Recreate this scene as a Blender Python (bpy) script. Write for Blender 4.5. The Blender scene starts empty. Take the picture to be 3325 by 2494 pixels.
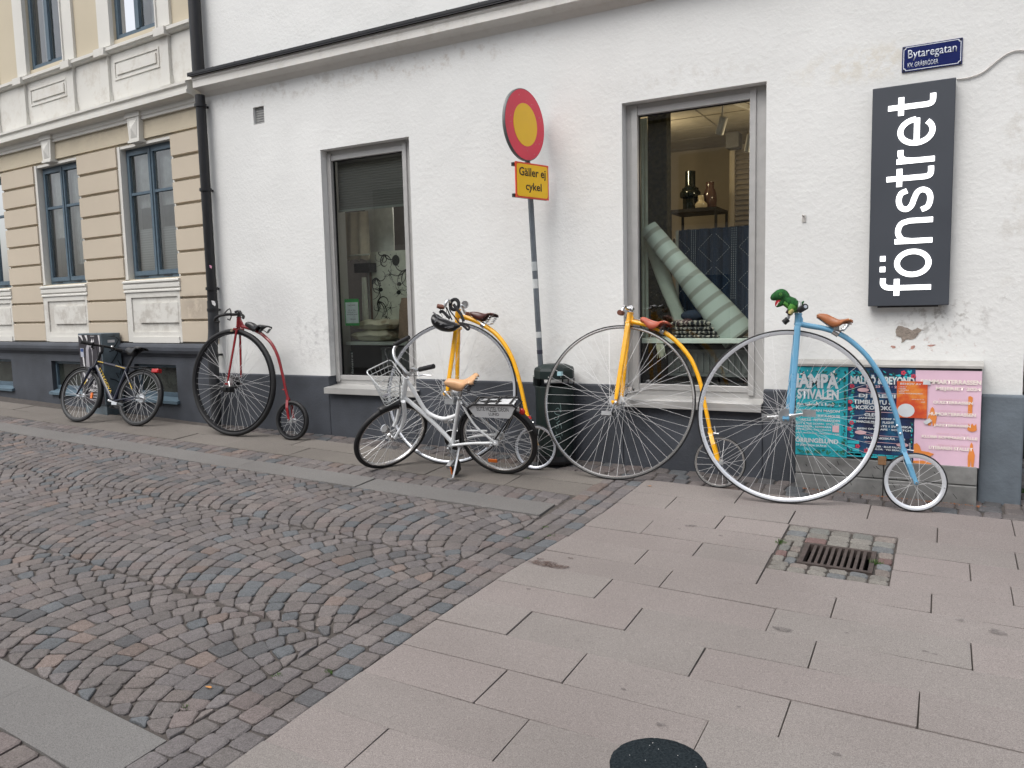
import bpy, bmesh, math, random
from mathutils import Vector, Matrix
random.seed(7)
S = bpy.context.scene
COL = S.collection
# ------------------------------------------------------------------ camera, sky, sun, exposure
CAMX=(0.876028, 0.481714, -0.022949);CAMY=(-0.027777, 0.097906, 0.994808);CAMZ=(0.481459, -0.870842, 0.099149);LENS=27.5045
cam = bpy.data.cameras.new('camera'); camo = bpy.data.objects.new('camera', cam); COL.objects.link(camo)
camo.matrix_world = Matrix(((CAMX[0],CAMY[0],CAMZ[0],0),(CAMX[1],CAMY[1],CAMZ[1],-5.5),(CAMX[2],CAMY[2],CAMZ[2],0),(0,0,0,1)))
cam.sensor_width = 36; cam.lens = LENS; cam.clip_start = .05; cam.clip_end = 400
S.camera = camo
wd = bpy.data.worlds.new('World'); S.world = wd; wd.use_nodes = True
nt = wd.node_tree; nt.nodes.clear()
sky = nt.nodes.new('ShaderNodeTexSky'); sky.sky_type = 'NISHITA'; sky.sun_disc = False
SUN_EL, SUN_AZ = math.radians(58), math.radians(200)      # high sun veiled by cloud, in front of the wall and left
sky.sun_elevation = SUN_EL; sky.sun_rotation = SUN_AZ; sky.dust_density = 4; sky.air_density = 1; sky.ozone_density = 1
hs = nt.nodes.new('ShaderNodeHueSaturation'); hs.inputs['Saturation'].default_value = .36
bg = nt.nodes.new('ShaderNodeBackground'); bg.inputs['Strength'].default_value = .12
wo = nt.nodes.new('ShaderNodeOutputWorld')
nt.links.new(sky.outputs[0], hs.inputs['Color']); nt.links.new(hs.outputs[0], bg.inputs['Color']); nt.links.new(bg.outputs[0], wo.inputs['Surface'])
sl = bpy.data.lights.new('sun', 'SUN'); sl.energy = 1.0; sl.angle = math.radians(50); sl.color = (1,.985,.96)
so = bpy.data.objects.new('sun', sl); COL.objects.link(so)
sd = Vector((math.sin(SUN_AZ)*math.cos(SUN_EL), math.cos(SUN_AZ)*math.cos(SUN_EL), math.sin(SUN_EL)))
so.rotation_euler = sd.to_track_quat('Z','Y').to_euler(); so.location = (0,-5,12)
S.view_settings.view_transform = 'Standard'; S.view_settings.look = 'None'; S.view_settings.exposure = .80; S.view_settings.gamma = 1
S.view_settings.use_curve_mapping = False
# ------------------------------------------------------------------ helpers
GA, GB, GC = -1.24, -.0175, .06
def gz(x, y): return GA + GB*x + GC*y
def V(*a): return Vector(a)
class MB:
    def __init__(s): s.v=[]; s.f=[]; s.c=[]; s.col=None
    def add(s, vs, fs, col=None):
        n=len(s.v); s.v += [tuple(v) for v in vs]; s.f += [tuple(i+n for i in f) for f in fs]
        s.c += [col or (1,1,1)]*len(vs)
        if col: s.col=True
        return s
    def box(s, x0,y0,z0,x1,y1,z1, col=None):
        vs=[(x0,y0,z0),(x1,y0,z0),(x1,y1,z0),(x0,y1,z0),(x0,y0,z1),(x1,y0,z1),(x1,y1,z1),(x0,y1,z1)]
        return s.add(vs,[(0,3,2,1),(4,5,6,7),(0,1,5,4),(1,2,6,5),(2,3,7,6),(3,0,4,7)],col)
    def quad(s,a,b,c,d,col=None): return s.add([a,b,c,d],[(0,1,2,3)],col)
    def prism(s, pts, y0, y1, col=None):          # outline in x,z extruded along y
        n=len(pts); vs=[(p[0],y0,p[1]) for p in pts]+[(p[0],y1,p[1]) for p in pts]
        fs=[tuple(range(n)),tuple(range(2*n-1,n-1,-1))]+[(i,i+n,(i+1)%n+n,(i+1)%n) for i in range(n)]
        return s.add(vs,fs,col)
    def tube(s, pts, r, n=8, closed=False, cap=True, flat=1.0, col=None):
        P=[Vector(p) for p in pts]; m=len(P)
        rs = r if isinstance(r,(list,tuple)) else [r]*m
        T=[]
        for i in range(m):
            a=P[(i-1)%m] if (closed or i>0) else P[i]; b=P[(i+1)%m] if (closed or i<m-1) else P[i]
            T.append((b-a).normalized())
        up=Vector((0,0,1)) if abs(T[0].z)<.9 else Vector((0,1,0))
        N=(up-T[0]*up.dot(T[0])).normalized(); vs=[]
        for i in range(m):
            N=(N-T[i]*N.dot(T[i])).normalized(); B=T[i].cross(N)
            for k in range(n):
                t=2*math.pi*k/n+ (math.pi/n if n==4 else 0)
                vs.append(P[i]+N*math.cos(t)*rs[i]+B*math.sin(t)*rs[i]*flat)
        fs=[]; mm=m if closed else m-1
        for i in range(mm):
            for k in range(n):
                a=i*n+k; b=i*n+(k+1)%n; c=((i+1)%m)*n+(k+1)%n; d=((i+1)%m)*n+k
                fs.append((a,b,c,d))
        if cap and not closed: fs += [tuple(range(n-1,-1,-1)), tuple(range((m-1)*n,m*n))]
        return s.add(vs,fs,col)
    def lathe(s, prof, n=24, o=(0,0,0), ax='z', col=None):   # prof (r, h)
        vs=[]
        for r,h in prof:
            for k in range(n):
                t=2*math.pi*k/n; a,b=r*math.cos(t),r*math.sin(t)
                p=(a,b,h) if ax=='z' else ((a,h,b) if ax=='y' else (h,a,b))
                vs.append((o[0]+p[0],o[1]+p[1],o[2]+p[2]))
        fs=[]
        for i in range(len(prof)-1):
            for k in range(n): fs.append((i*n+k,i*n+(k+1)%n,(i+1)*n+(k+1)%n,(i+1)*n+k))
        fs += [tuple(range(n-1,-1,-1)), tuple(range((len(prof)-1)*n,len(prof)*n))]
        return s.add(vs,fs,col)
    def ball(s, c, r, n=12, sc=(1,1,1), col=None):
        pr=[]
        m=n//2
        vs=[];fs=[]
        for i in range(m+1):
            ph=math.pi*i/m
            for k in range(n):
                t=2*math.pi*k/n
                vs.append((c[0]+r*sc[0]*math.sin(ph)*math.cos(t),c[1]+r*sc[1]*math.sin(ph)*math.sin(t),c[2]+r*sc[2]*math.cos(ph)))
        for i in range(m):
            for k in range(n): fs.append((i*n+k,(i+1)*n+k,(i+1)*n+(k+1)%n,i*n+(k+1)%n))
        return s.add(vs,fs,col)
    def loft(s, rings, cap=True, col=None):
        n=len(rings[0]); vs=[p for r in rings for p in r]; fs=[]
        for i in range(len(rings)-1):
            for k in range(n): fs.append((i*n+k,i*n+(k+1)%n,(i+1)*n+(k+1)%n,(i+1)*n+k))
        if cap: fs += [tuple(range(n-1,-1,-1)), tuple(range((len(rings)-1)*n,len(rings)*n))]
        return s.add(vs,fs,col)
    def mesh(s, name, mat, smooth=False):
        me=bpy.data.meshes.new(name); me.from_pydata(s.v,[],s.f); me.materials.append(mat)
        if s.col:
            at=me.color_attributes.new('Col','FLOAT_COLOR','POINT')
            at.data.foreach_set('color',[q for c in s.c for q in (*c,1)])
        me.validate(); me.update()
        bm=bmesh.new(); bm.from_mesh(me); bmesh.ops.recalc_face_normals(bm,faces=bm.faces); bm.to_mesh(me); bm.free()
        if smooth:
            me.polygons.foreach_set('use_smooth',[True]*len(me.polygons))
            try: me.set_sharp_from_angle(angle=math.radians(38))
            except Exception: pass
        return me
    def build(s, name, mat, parent=None, smooth=False, M=None, **kw):
        o=bpy.data.objects.new(name, s.mesh(name,mat,smooth)); COL.objects.link(o)
        if parent: o.parent=parent
        if M is not None: o.matrix_local=M
        for k,v in kw.items(): o[k]=v
        return o
def empty(name, label, cat, M=None, loc=None, group=None, kind=None):
    o=bpy.data.objects.new(name,None); COL.objects.link(o); o.empty_display_size=.1
    if M is not None: o.matrix_world=M
    if loc: o.location=loc
    if label: o['label']=label
    if cat: o['category']=cat
    if group: o['group']=group
    if kind: o['kind']=kind
    return o
def tag(o,label,cat,group=None,kind=None):
    if label: o['label']=label
    if cat: o['category']=cat
    if group: o['group']=group
    if kind: o['kind']=kind
    return o
FRAMES={
 'red':((-5.858, -0.383, -1.16047),(0.99606, 0.08788, -0.01216),(0.00505, 0.08067, 0.99673),(0.08857, -0.99286, 0.07991)),
 'blue':((-0.838, -0.527, -1.25696),(0.98623, 0.16523, -0.00734),(-0.01588, 0.13883, 0.99019),(0.16463, -0.97643, 0.13954)),
 'ya':((-3.356, -0.511, -1.21193),(0.9899, 0.14152, -0.00883),(-0.01533, 0.16871, 0.98555),(0.14096, -0.97545, 0.16918)),
 'yb':((-2.013, -0.433, -1.23075),(0.99411, 0.10778, -0.01093),(-0.01507, 0.23746, 0.97128),(0.10728, -0.9654, 0.23769)),
 'white':((-2.803, -0.574, -1.22539),(0.99152, 0.12963, -0.00957),(0.0569, -0.36664, 0.92862),(0.11687, -0.92129, -0.3709)),
 'wfront':((-3.766, -0.758, -1.21957),(0.41258, 0.90969, 0.04736),(0.44352, -0.24602, 0.86184),(0.79566, -0.33457, -0.50497)),
 'dark':((-7.241, -0.407, -1.1377),(0.99276, 0.11971, -0.01019),(-0.01981, 0.24681, 0.96886),(0.11849, -0.96164, 0.24739)),
}
def fmat(k):
    O,e,u,w=[Vector(q) for q in FRAMES[k]]; y=-w
    return Matrix(((e.x,y.x,u.x,O.x),(e.y,y.y,u.y,O.y),(e.z,y.z,u.z,O.z),(0,0,0,1)))
def catmull(pts, n=6):
    P=[Vector(p) for p in pts]; P=[P[0]*2-P[1]]+P+[P[-1]*2-P[-2]]; out=[]
    for i in range(1,len(P)-2):
        a,b,c,d=P[i-1:i+3]
        for k in range(n):
            t=k/n; out.append(.5*((2*b)+(c-a)*t+(2*a-5*b+4*c-d)*t*t+(3*b-a-3*c+d)*t**3))
    out.append(P[-2]); return out
def p3(L, w=0): return [(a,-w,b) for a,b in L]        # traced (s,h) list to local points, w metres towards the viewer
# ------------------------------------------------------------------ materials
def mk(name):
    m=bpy.data.materials.new(name); m.use_nodes=True; n=m.node_tree; b=n.nodes['Principled BSDF']; return m,n,b
def tex(n, kind, scale, detail=4, coord='Object', rough=.55, vec=None):
    t=n.nodes.new('ShaderNodeTex'+kind)
    t.inputs['Scale'].default_value=scale
    if kind=='Noise': t.inputs['Detail'].default_value=detail; t.inputs['Roughness'].default_value=rough
    if vec is None:
        c=n.nodes.get('TC') or n.nodes.new('ShaderNodeTexCoord'); c.name='TC'; vec=c.outputs[coord]
    n.links.new(vec,t.inputs['Vector']); return t
def ramp(n, src, p0, c0, p1, c1):
    r=n.nodes.new('ShaderNodeValToRGB'); e=r.color_ramp.elements
    e[0].position=p0; e[0].color=(*c0,1) if len(c0)==3 else c0; e[1].position=p1; e[1].color=(*c1,1) if len(c1)==3 else c1
    n.links.new(src,r.inputs[0]); return r
def mixc(n, fac, a, b, mode='MIX'):
    x=n.nodes.new('ShaderNodeMix'); x.data_type='RGBA'; x.blend_type=mode
    for s,v in ((x.inputs[0],fac),(x.inputs[6],a),(x.inputs[7],b)):
        if isinstance(v,(int,float)): s.default_value=v
        elif isinstance(v,tuple): s.default_value=(*v,1)
        else: n.links.new(v,s)
    return x.outputs[2]
def bump(n, b, src, strength, dist=.01, prev=None):
    x=n.nodes.new('ShaderNodeBump'); x.inputs['Strength'].default_value=strength; x.inputs['Distance'].default_value=dist
    n.links.new(src,x.inputs['Height'])
    if prev: n.links.new(prev,x.inputs['Normal'])
    n.links.new(x.outputs[0],b.inputs['Normal']); return x.outputs[0]
def sc(c,k): return tuple(max(0,min(1,v*k)) for v in c)
MATS={}
def M_(name, col, rough=.5, metal=0, var=.12, vs=14, bs=None, bst=.2, bd=.002, coat=0, spec=None):
    if name in MATS: return MATS[name]
    m,n,b=mk(name); t=tex(n,'Noise',vs,5)
    r=ramp(n,t.outputs['Fac'],.3,sc(col,1-var),.7,sc(col,1+var)); n.links.new(r.outputs[0],b.inputs['Base Color'])
    rr=ramp(n,t.outputs['Fac'],.2,(max(0,rough-.08),)*3,.8,(min(1,rough+.1),)*3); n.links.new(rr.outputs[0],b.inputs['Roughness'])
    b.inputs['Metallic'].default_value=metal
    if coat: b.inputs['Coat Weight'].default_value=coat; b.inputs['Coat Roughness'].default_value=.08
    if spec is not None: b.inputs['Specular IOR Level'].default_value=spec
    if bs: t2=tex(n,'Noise',bs,6); bump(n,b,t2.outputs['Fac'],bst,bd)
    MATS[name]=m; return m
def attr_mat(name, rough=.8, gs=90, gst=.35, var=.35, bd=.004, big=3, fine=3.5):
    m,n,b=mk(name); a=n.nodes.new('ShaderNodeAttribute'); a.attribute_name='Col'
    t=tex(n,'Noise',gs,6,'Generated'); g=n.nodes.new('ShaderNodeNewGeometry')
    t=tex(n,'Noise',gs,5,vec=g.outputs['Position']); t3=tex(n,'Noise',gs*fine,3,vec=g.outputs['Position']); tb=tex(n,'Noise',big,4,vec=g.outputs['Position'])
    r=ramp(n,t.outputs['Fac'],.3,(1-var,)*3,.72,(1+var*.0,)*3)
    c=mixc(n,1.0,a.outputs['Color'],r.outputs[0],'MULTIPLY')
    r3=ramp(n,t3.outputs['Fac'],.35,(.60,.59,.58),.62,(1.12,1.12,1.12)); c=mixc(n,.85,c,r3.outputs[0],'MULTIPLY')
    rb=ramp(n,tb.outputs['Fac'],.35,(.84,.83,.83),.65,(1.0,1.0,1.0)); c=mixc(n,1.0,c,rb.outputs[0],'MULTIPLY')
    n.links.new(c,b.inputs['Base Color']); b.inputs['Roughness'].default_value=rough
    b.inputs['Specular IOR Level'].default_value=.35
    bump(n,b,t.outputs['Fac'],gst,bd); return m
def emis(name,col,st):
    m,n,b=mk(name); b.inputs['Base Color'].default_value=(*col,1); b.inputs['Emission Color'].default_value=(*col,1); b.inputs['Emission Strength'].default_value=st; return m
def glassm(name, tint=(.93,.97,.95), refl=1.0, ior=1.5):
    m,n,b=mk(name); n.nodes.remove(b); out=n.nodes['Material Output']
    tr=n.nodes.new('ShaderNodeBsdfTransparent'); tr.inputs[0].default_value=(*tint,1)
    gl=n.nodes.new('ShaderNodeBsdfGlossy'); gl.inputs['Roughness'].default_value=.005
    t=tex(n,'Noise',1.3,2); bp=n.nodes.new('ShaderNodeBump'); bp.inputs['Strength'].default_value=.03; bp.inputs['Distance'].default_value=.02
    n.links.new(t.outputs['Fac'],bp.inputs['Height']); n.links.new(bp.outputs[0],gl.inputs['Normal'])
    fr=n.nodes.new('ShaderNodeFresnel'); fr.inputs['IOR'].default_value=ior
    mm=n.nodes.new('ShaderNodeMath'); mm.operation='MULTIPLY'; mm.inputs[1].default_value=refl; n.links.new(fr.outputs[0],mm.inputs[0])
    mx=n.nodes.new('ShaderNodeMixShader'); n.links.new(mm.outputs[0],mx.inputs[0]); n.links.new(tr.outputs[0],mx.inputs[1]); n.links.new(gl.outputs[0],mx.inputs[2])
    n.links.new(mx.outputs[0],out.inputs['Surface']); return m
black=M_('black_paint',(.007,.007,.009),.42,var=.2); rubber=M_('rubber',(.009,.009,.010),.62,var=.25,vs=40); chrome=M_('chrome',(.62,.62,.62),.16,1,var=.08)
alu=M_('brushed_alloy',(.62,.63,.64),.3,1,var=.06); rimw=M_('pale_rim_alloy',(.60,.62,.66),.26,.7,var=.02,vs=3); spoke_m=M_('spoke_steel',(.68,.68,.68),.35,.35,var=.05)
blackplastic=M_('black_plastic',(.008,.008,.009),.4,var=.2)
def textobj(name, s, box, mat, parent, y, bold=0, vert=False, depth=.002, flip=1, M=None, align='fill'):
    # lettering fitted to box (x0,z0,x1,z1) in the plane y ; vert: reads upwards
    cu=bpy.data.curves.new(name,'FONT'); cu.body=s; cu.size=1; cu.offset=bold; cu.resolution_u=3
    to=bpy.data.objects.new(name,cu); COL.objects.link(to); dg=bpy.context.evaluated_depsgraph_get()
    me=bpy.data.meshes.new_from_object(to.evaluated_get(dg)); bpy.data.objects.remove(to); bpy.data.curves.remove(cu)
    xs=[v.co.x for v in me.vertices]; ys=[v.co.y for v in me.vertices]; a0,a1,b0,b1=min(xs),max(xs),min(ys),max(ys)
    x0,z0,x1,z1=box
    for v in me.vertices:
        p=(v.co.x-a0)/(a1-a0); q=(v.co.y-b0)/(b1-b0)
        if vert: v.co=(x0+(1-q)*(x1-x0), y, z0+p*(z1-z0))
        else: v.co=(x0+p*(x1-x0), y, z0+q*(z1-z0))
    if depth:
        bm=bmesh.new(); bm.from_mesh(me); r=bmesh.ops.extrude_face_region(bm,geom=bm.faces[:])
        for g in r['geom']:
            if isinstance(g,bmesh.types.BMVert): g.co.y-=depth*flip
        bmesh.ops.recalc_face_normals(bm,faces=bm.faces); bm.to_mesh(me); bm.free()
    me.materials.clear(); me.materials.append(mat)
    o=bpy.data.objects.new(name,me); COL.objects.link(o)
    if parent: o.parent=parent
    if M is not None: o.matrix_local=M
    return o
# ------------------------------------------------------------------ ground, paving, setts
sand=M_('joint_sand',(.066,.057,.051),.95,var=.3,vs=20,bs=120,bst=.5,bd=.004)
g=MB(); 
HX0,HX1,HY0,HY1=-.600,-.284,-1.455,-1.175
for (xa,ya_,xb,yb_) in ((-60,-45,60,HY0),(-60,HY1,60,.3),(-60,HY0,HX0,HY1),(HX1,HY0,60,HY1)): g.quad((xa,ya_,gz(xa,ya_)-.011),(xb,ya_,gz(xb,ya_)-.011),(xb,yb_,gz(xb,yb_)-.011),(xa,yb_,gz(xa,yb_)-.011))
g.quad((.75,.3,gz(.75,.3)-.011),(60,.3,gz(60,.3)-.011),(60,40,gz(60,40)-.011),(.75,40,gz(.75,40)-.011))
g.quad((-60,.3,gz(-60,.3)-.011),(-6.9,.3,gz(-6.9,.3)-.011),(-6.9,4,gz(-6.9,4)-.011),(-60,4,gz(-60,4)-.011))
go=g.build('ground',sand); go['kind']='structure'; go['label']='dark sandy joints and bedding under the paving'
cob_mat=attr_mat('granite_setts',.78,55,.5,.26,.006,fine=4); slab_mat=attr_mat('granite_slabs',.85,110,.3,.16,.0015,big=.9,fine=2.6)
PAL=[(.190,.170,.164)]*14+[(.170,.156,.156)]*10+[(.165,.150,.145)]*6+[(.138,.148,.158)]*4+[(.21,.168,.150)]*1+[(.195,.170,.160)]*3+[(.125,.125,.13)]*3+[(.195,.165,.158)]*4
def scol(b=1.0, pal=PAL):
    c=random.choice(pal); k=random.uniform(.86,1.10)*b; return tuple(v*k for v in c)
def stone(quad, joint=.006, dome=.006, jit=.004, side=.03, col=None, rise=0, mb=None, corner=.15):
    # quad: four ground points ccw; gives a worn stone with rounded corners and domed top
    cx=sum(p[0] for p in quad)/4; cy=sum(p[1] for p in quad)/4
    q=[]
    for p in quad:
        d=math.hypot(p[0]-cx,p[1]-cy); k=max(.2,(d-joint*.9)/d)
        q.append((cx+(p[0]-cx)*k+random.uniform(-jit,jit), cy+(p[1]-cy)*k+random.uniform(-jit,jit)))
    out=[]
    for i in range(4):
        a,b,c=q[i-1],q[i],q[(i+1)%4]
        k1=corner*random.uniform(.6,1.2); k2=corner*random.uniform(.6,1.2)
        L1=math.hypot(a[0]-b[0],a[1]-b[1]); L2=math.hypot(c[0]-b[0],c[1]-b[1]); r=.09*corner/.28*.6
        t1=min(.45,k1*.10/L1*.9); t2=min(.45,k2*.10/L2*.9)
        if corner<.05: t1=min(t1,.01/L1); t2=min(t2,.01/L2)
        out.append((b[0]+(a[0]-b[0])*t1,b[1]+(a[1]-b[1])*t1)); out.append((b[0]+(c[0]-b[0])*t2,b[1]+(c[1]-b[1])*t2))
    z0=gz(cx,cy)+rise; tx,ty=random.uniform(-1,1)*dome*7,random.uniform(-1,1)*dome*7
    def ring(k,dz):
        L=[]
        for (x,y) in out:
            X=cx+(x-cx)*k; Y=cy+(y-cy)*k
            L.append((X,Y,gz(X,Y)+rise+dz+tx*(X-cx)+ty*(Y-cy)))
        return L
    size=min(math.hypot(q[0][0]-q[2][0],q[0][1]-q[2][1]),math.hypot(q[1][0]-q[3][0],q[1][1]-q[3][1]))
    kk=1-min(.25,.012/size*1.4) if dome<.002 else .87
    rings=[ring(1.0,-side),ring(1.0,-dome*1.1),ring(kk,0)]
    vs=rings[0]+rings[1]+rings[2]; n=8; fs=[]
    for i in range(2):
        for k in range(n): fs.append((i*n+k,i*n+(k+1)%n,(i+1)*n+(k+1)%n,(i+1)*n+k))
    if dome>=.002:
        vs.append((cx,cy,gz(cx,cy)+rise+dome*.35)); fs += [(2*n+k,2*n+(k+1)%n,3*n) for k in range(n)]
    else: fs.append(tuple(range(2*n,3*n)))
    if mb is None: mb=MB()
    mb.add(vs,fs,col); return mb,(cx,cy)
camp=(0,-5.5)
def lay(name, part, quads, label, mat, limit=300, **kw):
    root=empty(name,label,None,kind='structure')
    L=[]
    for q in quads:
        pk=dict(kw)
        if len(q)==5: pk.update(q[4]); q=q[:4]
        L.append((math.hypot(sum(p[0] for p in q)/4-camp[0],sum(p[1] for p in q)/4-camp[1]),q,pk))
    # what shows largest first; stones outside the picture go to the joined rest
    def key(t):
        cx=sum(p[0] for p in t[1])/4; cy=sum(p[1] for p in t[1])/4
        d=Vector((cx,cy+5.5,gz(cx,cy))); f=-(d.x*CAMZ[0]+d.y*CAMZ[1]+d.z*CAMZ[2])
        if f<=.1: return 99
        u=(d.x*CAMX[0]+d.y*CAMX[1]+d.z*CAMX[2])/f*LENS/18; v=(d.x*CAMY[0]+d.y*CAMY[1]+d.z*CAMY[2])/f*LENS/18
        return f if abs(u)<1.03 and abs(v)<.79 else 50+f
    L.sort(key=key)
    rest=MB()
    for i,(d,q,pk) in enumerate(L):
        if pk.get('col') is None: pk['col']=scol()
        if i<limit:
            mb,(cx,cy)=stone(q,**pk); cz=gz(cx,cy)
            mb.v=[(v[0]-cx,v[1]-cy,v[2]-cz) for v in mb.v]
            o=mb.build(part,mat,root,smooth=False); o.location=(cx,cy,cz)
        else: stone(q,mb=rest,**pk)
    if rest.v: o=rest.build(part+'_remainder',mat,root); o['kind']='stuff'
    return root
# border between fan cobbles and slabs
def bx(y):
    P=[(-5.2,-1.985),(-3.187,-1.951),(-2.706,-1.936),(-2.143,-1.898),(-1.569,-1.83),(-1.138,-1.805),(-.394,-1.79),(.3,-1.78)]
    for (a,b),(c,d) in zip(P,P[1:]):
        if y<=c: return b+(d-b)*max(0,(y-a)/(c-a))
    return P[-1][1]
def bl(y): return bx(y)-.30
# slabs
rows=[-.36,-.645,-.90,-1.143,-1.375,-1.59,-1.812,-2.03,-2.268,-2.50,-2.743,-2.987,-3.238,-3.492,-3.735,-3.98,-4.22,-4.47,-4.72,-4.97,-5.2]
seed={0:[-1.12,-.359,.366],1:[-1.483,-.75,0,.75],2:[-1.11,-.742,-.185,.347],3:[-1.47,-.745,-.187,.143],4:[-1.115,-.748,-.19,.30],5:[-1.35,-.745,-.014],6:[-1.148,-.39,.37],7:[-1.38,-.615,.129],8:[-1.145,-.413,.35],
 9:[-1.581,-.799,-.039],10:[-1.208,-.434,.33],11:[-1.437,-.66,.1],12:[-1.213,-.45,.3],13:[-1.62,-.86,-.1],14:[-1.25,-.5,.26],15:[-1.5,-.74,.02],16:[-1.3,-.5,.2],17:[-1.6,-.8,0],18:[-1.2,-.4,.3],19:[-1.5,-.7,.1]}
sq=[]
for i in range(len(rows)-1):
    xs=[None]+seed[i][:]
    while xs[-1]<3.2: xs.append(xs[-1]+random.uniform(.7,.8))
    y1,y0=rows[i],rows[i+1]
    for k in range(len(xs)-1):
        a0=xs[k] if xs[k] is not None else bx(y0); a1=xs[k] if xs[k] is not None else bx(y1); b=xs[k+1]
        if i in (2,3,4) and abs((a0+b)/2+.465)<.05: continue      # the drain sits here
        w=random.random()
        base=tuple(a_+(b_-a_)*w for a_,b_ in zip((.283,.250,.237),(.272,.250,.234)))
        kf=random.uniform(.95,1.04)
        sq.append(((a0,y0),(b,y0),(b,y1),(a1,y1),dict(col=tuple(v*kf for v in base),joint=random.choice((.0028,.0034,.0042)),dome=.0012,jit=.0010,corner=.03,rise=random.uniform(-.002,.002))))
pav=lay('pavement','paving_slab',sq,'pale pinkish grey granite slabs laid in staggered rows',slab_mat)
# far footpath slabs along the side street
def oy(off,x): return off-.04*(x+2.1)
fq=[]
for (o0,o1,ph) in ((-.862,-.592,.2),(-.592,-.335,.55)):
    x=-2.08 if o0<-.8 else -2.06; first=True
    while x>-15:
        L=random.uniform(.66,.86) if not first else .5+ph*.4; first=False
        k=random.uniform(.9,1.08)
        fq.append(((x-L,oy(o0,x-L)),(x,oy(o0,x)),(x,oy(o1,x)),(x-L,oy(o1,x-L)),dict(col=(.195*k,.178*k,.160*k),joint=.004,dome=.0012,jit=.002,corner=.03,rise=random.uniform(-.003,.003)))); x-=L
# granite bands
gq=[]; x=-2.14
while x>-15:
    L=1.5 if x>-3 else random.uniform(1.1,1.5); k=random.uniform(.95,1.05)
    gq.append(((x-L,oy(-1.325,x-L)),(x,oy(-1.325,x)),(x,oy(-1.088,x)),(x-L,oy(-1.088,x-L)),dict(col=(.190*k,.184*k,.178*k),joint=.004,dome=.0012,jit=.002,corner=.03))); x-=L
def fb(x): return -3.872-.062*(x+2.244)
def fb2(x): return -4.125-.066*(x+2.3)
for x0_,x1_ in ((-3.065,-2.262),(-4.1,-3.065),(-5.2,-4.1),(-6.3,-5.2)):
    gq.append(((x0_,fb2(x0_)),(x1_,fb2(x1_)),(x1_,fb(x1_)),(x0_,fb(x0_)),dict(col=(.215,.211,.205),joint=.005,dome=.0012,jit=.002,corner=.03)))
lay('far_footpath','paving_slab',fq,'narrow buff stone footpath along the foot of the house walls',slab_mat)
lay('granite_band','granite_slab',gq,'long grey granite slabs edging the cobbled street',slab_mat)
# fan cobbles: two columns of stacked arches along the street
cq=[]
YM=-2.60
def top(x): return oy(-1.33,x)
def column(ya,yb,seed_):
    H=math.radians(47); x=-16-seed_; base=.108
    while x<-.9:
        pitch=base*random.uniform(.93,1.07); w1,w2=random.uniform(0,6),random.uniform(0,6)
        def pt(xx,a):
            yc=(ya(xx)+yb(xx))/2; hw=(yb(xx)-ya(xx))/2; R=hw/math.sin(H)
            X=xx-R*(math.cos(a)-math.cos(H)); Y=yc+R*math.sin(a)
            return (X+.012*math.sin(Y*4.1+X*1.3),min(max(Y,yc-hw),yc+hw))
        hw=(yb(x)-ya(x))/2; R=hw/math.sin(H); e=pitch*math.sin(H)/R*.55
        a=-H-e-random.uniform(0,.10)
        edges=[a]
        while a<H+e: a+=random.uniform(.082,.122)/R; edges.append(a)
        for k in range(len(edges)-1):
            a0,a1=edges[k],edges[k+1]
            d0,d1=-pitch*math.sin(a0)/R,-pitch*math.sin(a1)/R
            q=(pt(x,a0),pt(x+pitch,a0+d0),pt(x+pitch,a1+d1),pt(x,a1))
            cx=sum(p[0] for p in q)/4; cy=sum(p[1] for p in q)/4
            if cx<bl(cy)+.04 and fb(cx)-.02<cy<top(cx)+.02:
                q=tuple((min(p[0],bl(p[1])-.002),min(max(p[1],fb(p[0])+.003),top(p[0])-.003)) for p in q)
                ar=abs(sum(q[i][0]*q[(i+1)%4][1]-q[(i+1)%4][0]*q[i][1] for i in range(4)))/2
                if ar>.0016: cq.append(q)
        x+=pitch
def yl(k): return lambda x: fb(x)+(top(x)-fb(x))*(0,.311,.689,1)[k]
for k in range(3): column(yl(k), yl(k+1), .037*k)
lay('cobbled_street','cobble',cq,'street of small grey and mauve granite setts laid in fan arches',cob_mat,joint=.0046,dome=.0038,jit=.006)
# straight rows of setts: border, gutter strip, strip along the wall, bottom left corner
bq=[]
y=-5.2
while y<-.37:
    h=random.uniform(.095,.112)
    for k in range(3):
        o=(0,.05,.02)[k]; w=.10
        def X(yy,kk): return bl(yy)+kk*w+.0
        bq.append(((X(y+o,k),y+o),(X(y+o,k+1),y+o),(X(y+h+o,k+1),y+h+o),(X(y+h+o,k),y+h+o)))
    y+=h
def brow(fy0,fy1,xa,xb,out,sz=.11,col=None):
    x=xb
    while x>xa:
        L=random.uniform(.8,1.3)*sz
        d=dict(col=scol(col)) if col else {}
        out.append(((x-L,fy0(x-L)),(x,fy0(x)),(x,fy1(x)),(x-L,fy1(x-L)),d)); x-=L
sgq=[]
for a,b in ((-1.085,-.975),(-.975,-.865)):
    brow(lambda x,a=a:oy(a,x),lambda x,b=b:oy(b,x),-14,-2.13,sgq)
# wall strip right
wq=[]
for a,b in ((-.355,-.245),(-.245,-.135),(-.135,-.02)):
    brow(lambda x,a=a:a,lambda x,b=b:b,-2.10,.44,wq,.115,.9)
for a in range(14):
    brow(lambda x,a=a:-.355+a*.11,lambda x,a=a:-.245+a*.11,.45,2.2,wq,.115,.95)
for a,b in ((-.33,-.225),(-.225,-.12),(-.12,-.015)):
    brow(lambda x,a=a:min(-.03,oy(a,x)),lambda x,b=b:min(-.012,oy(b,x)),-6.3,-2.12,wq,.12,.8)
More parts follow.
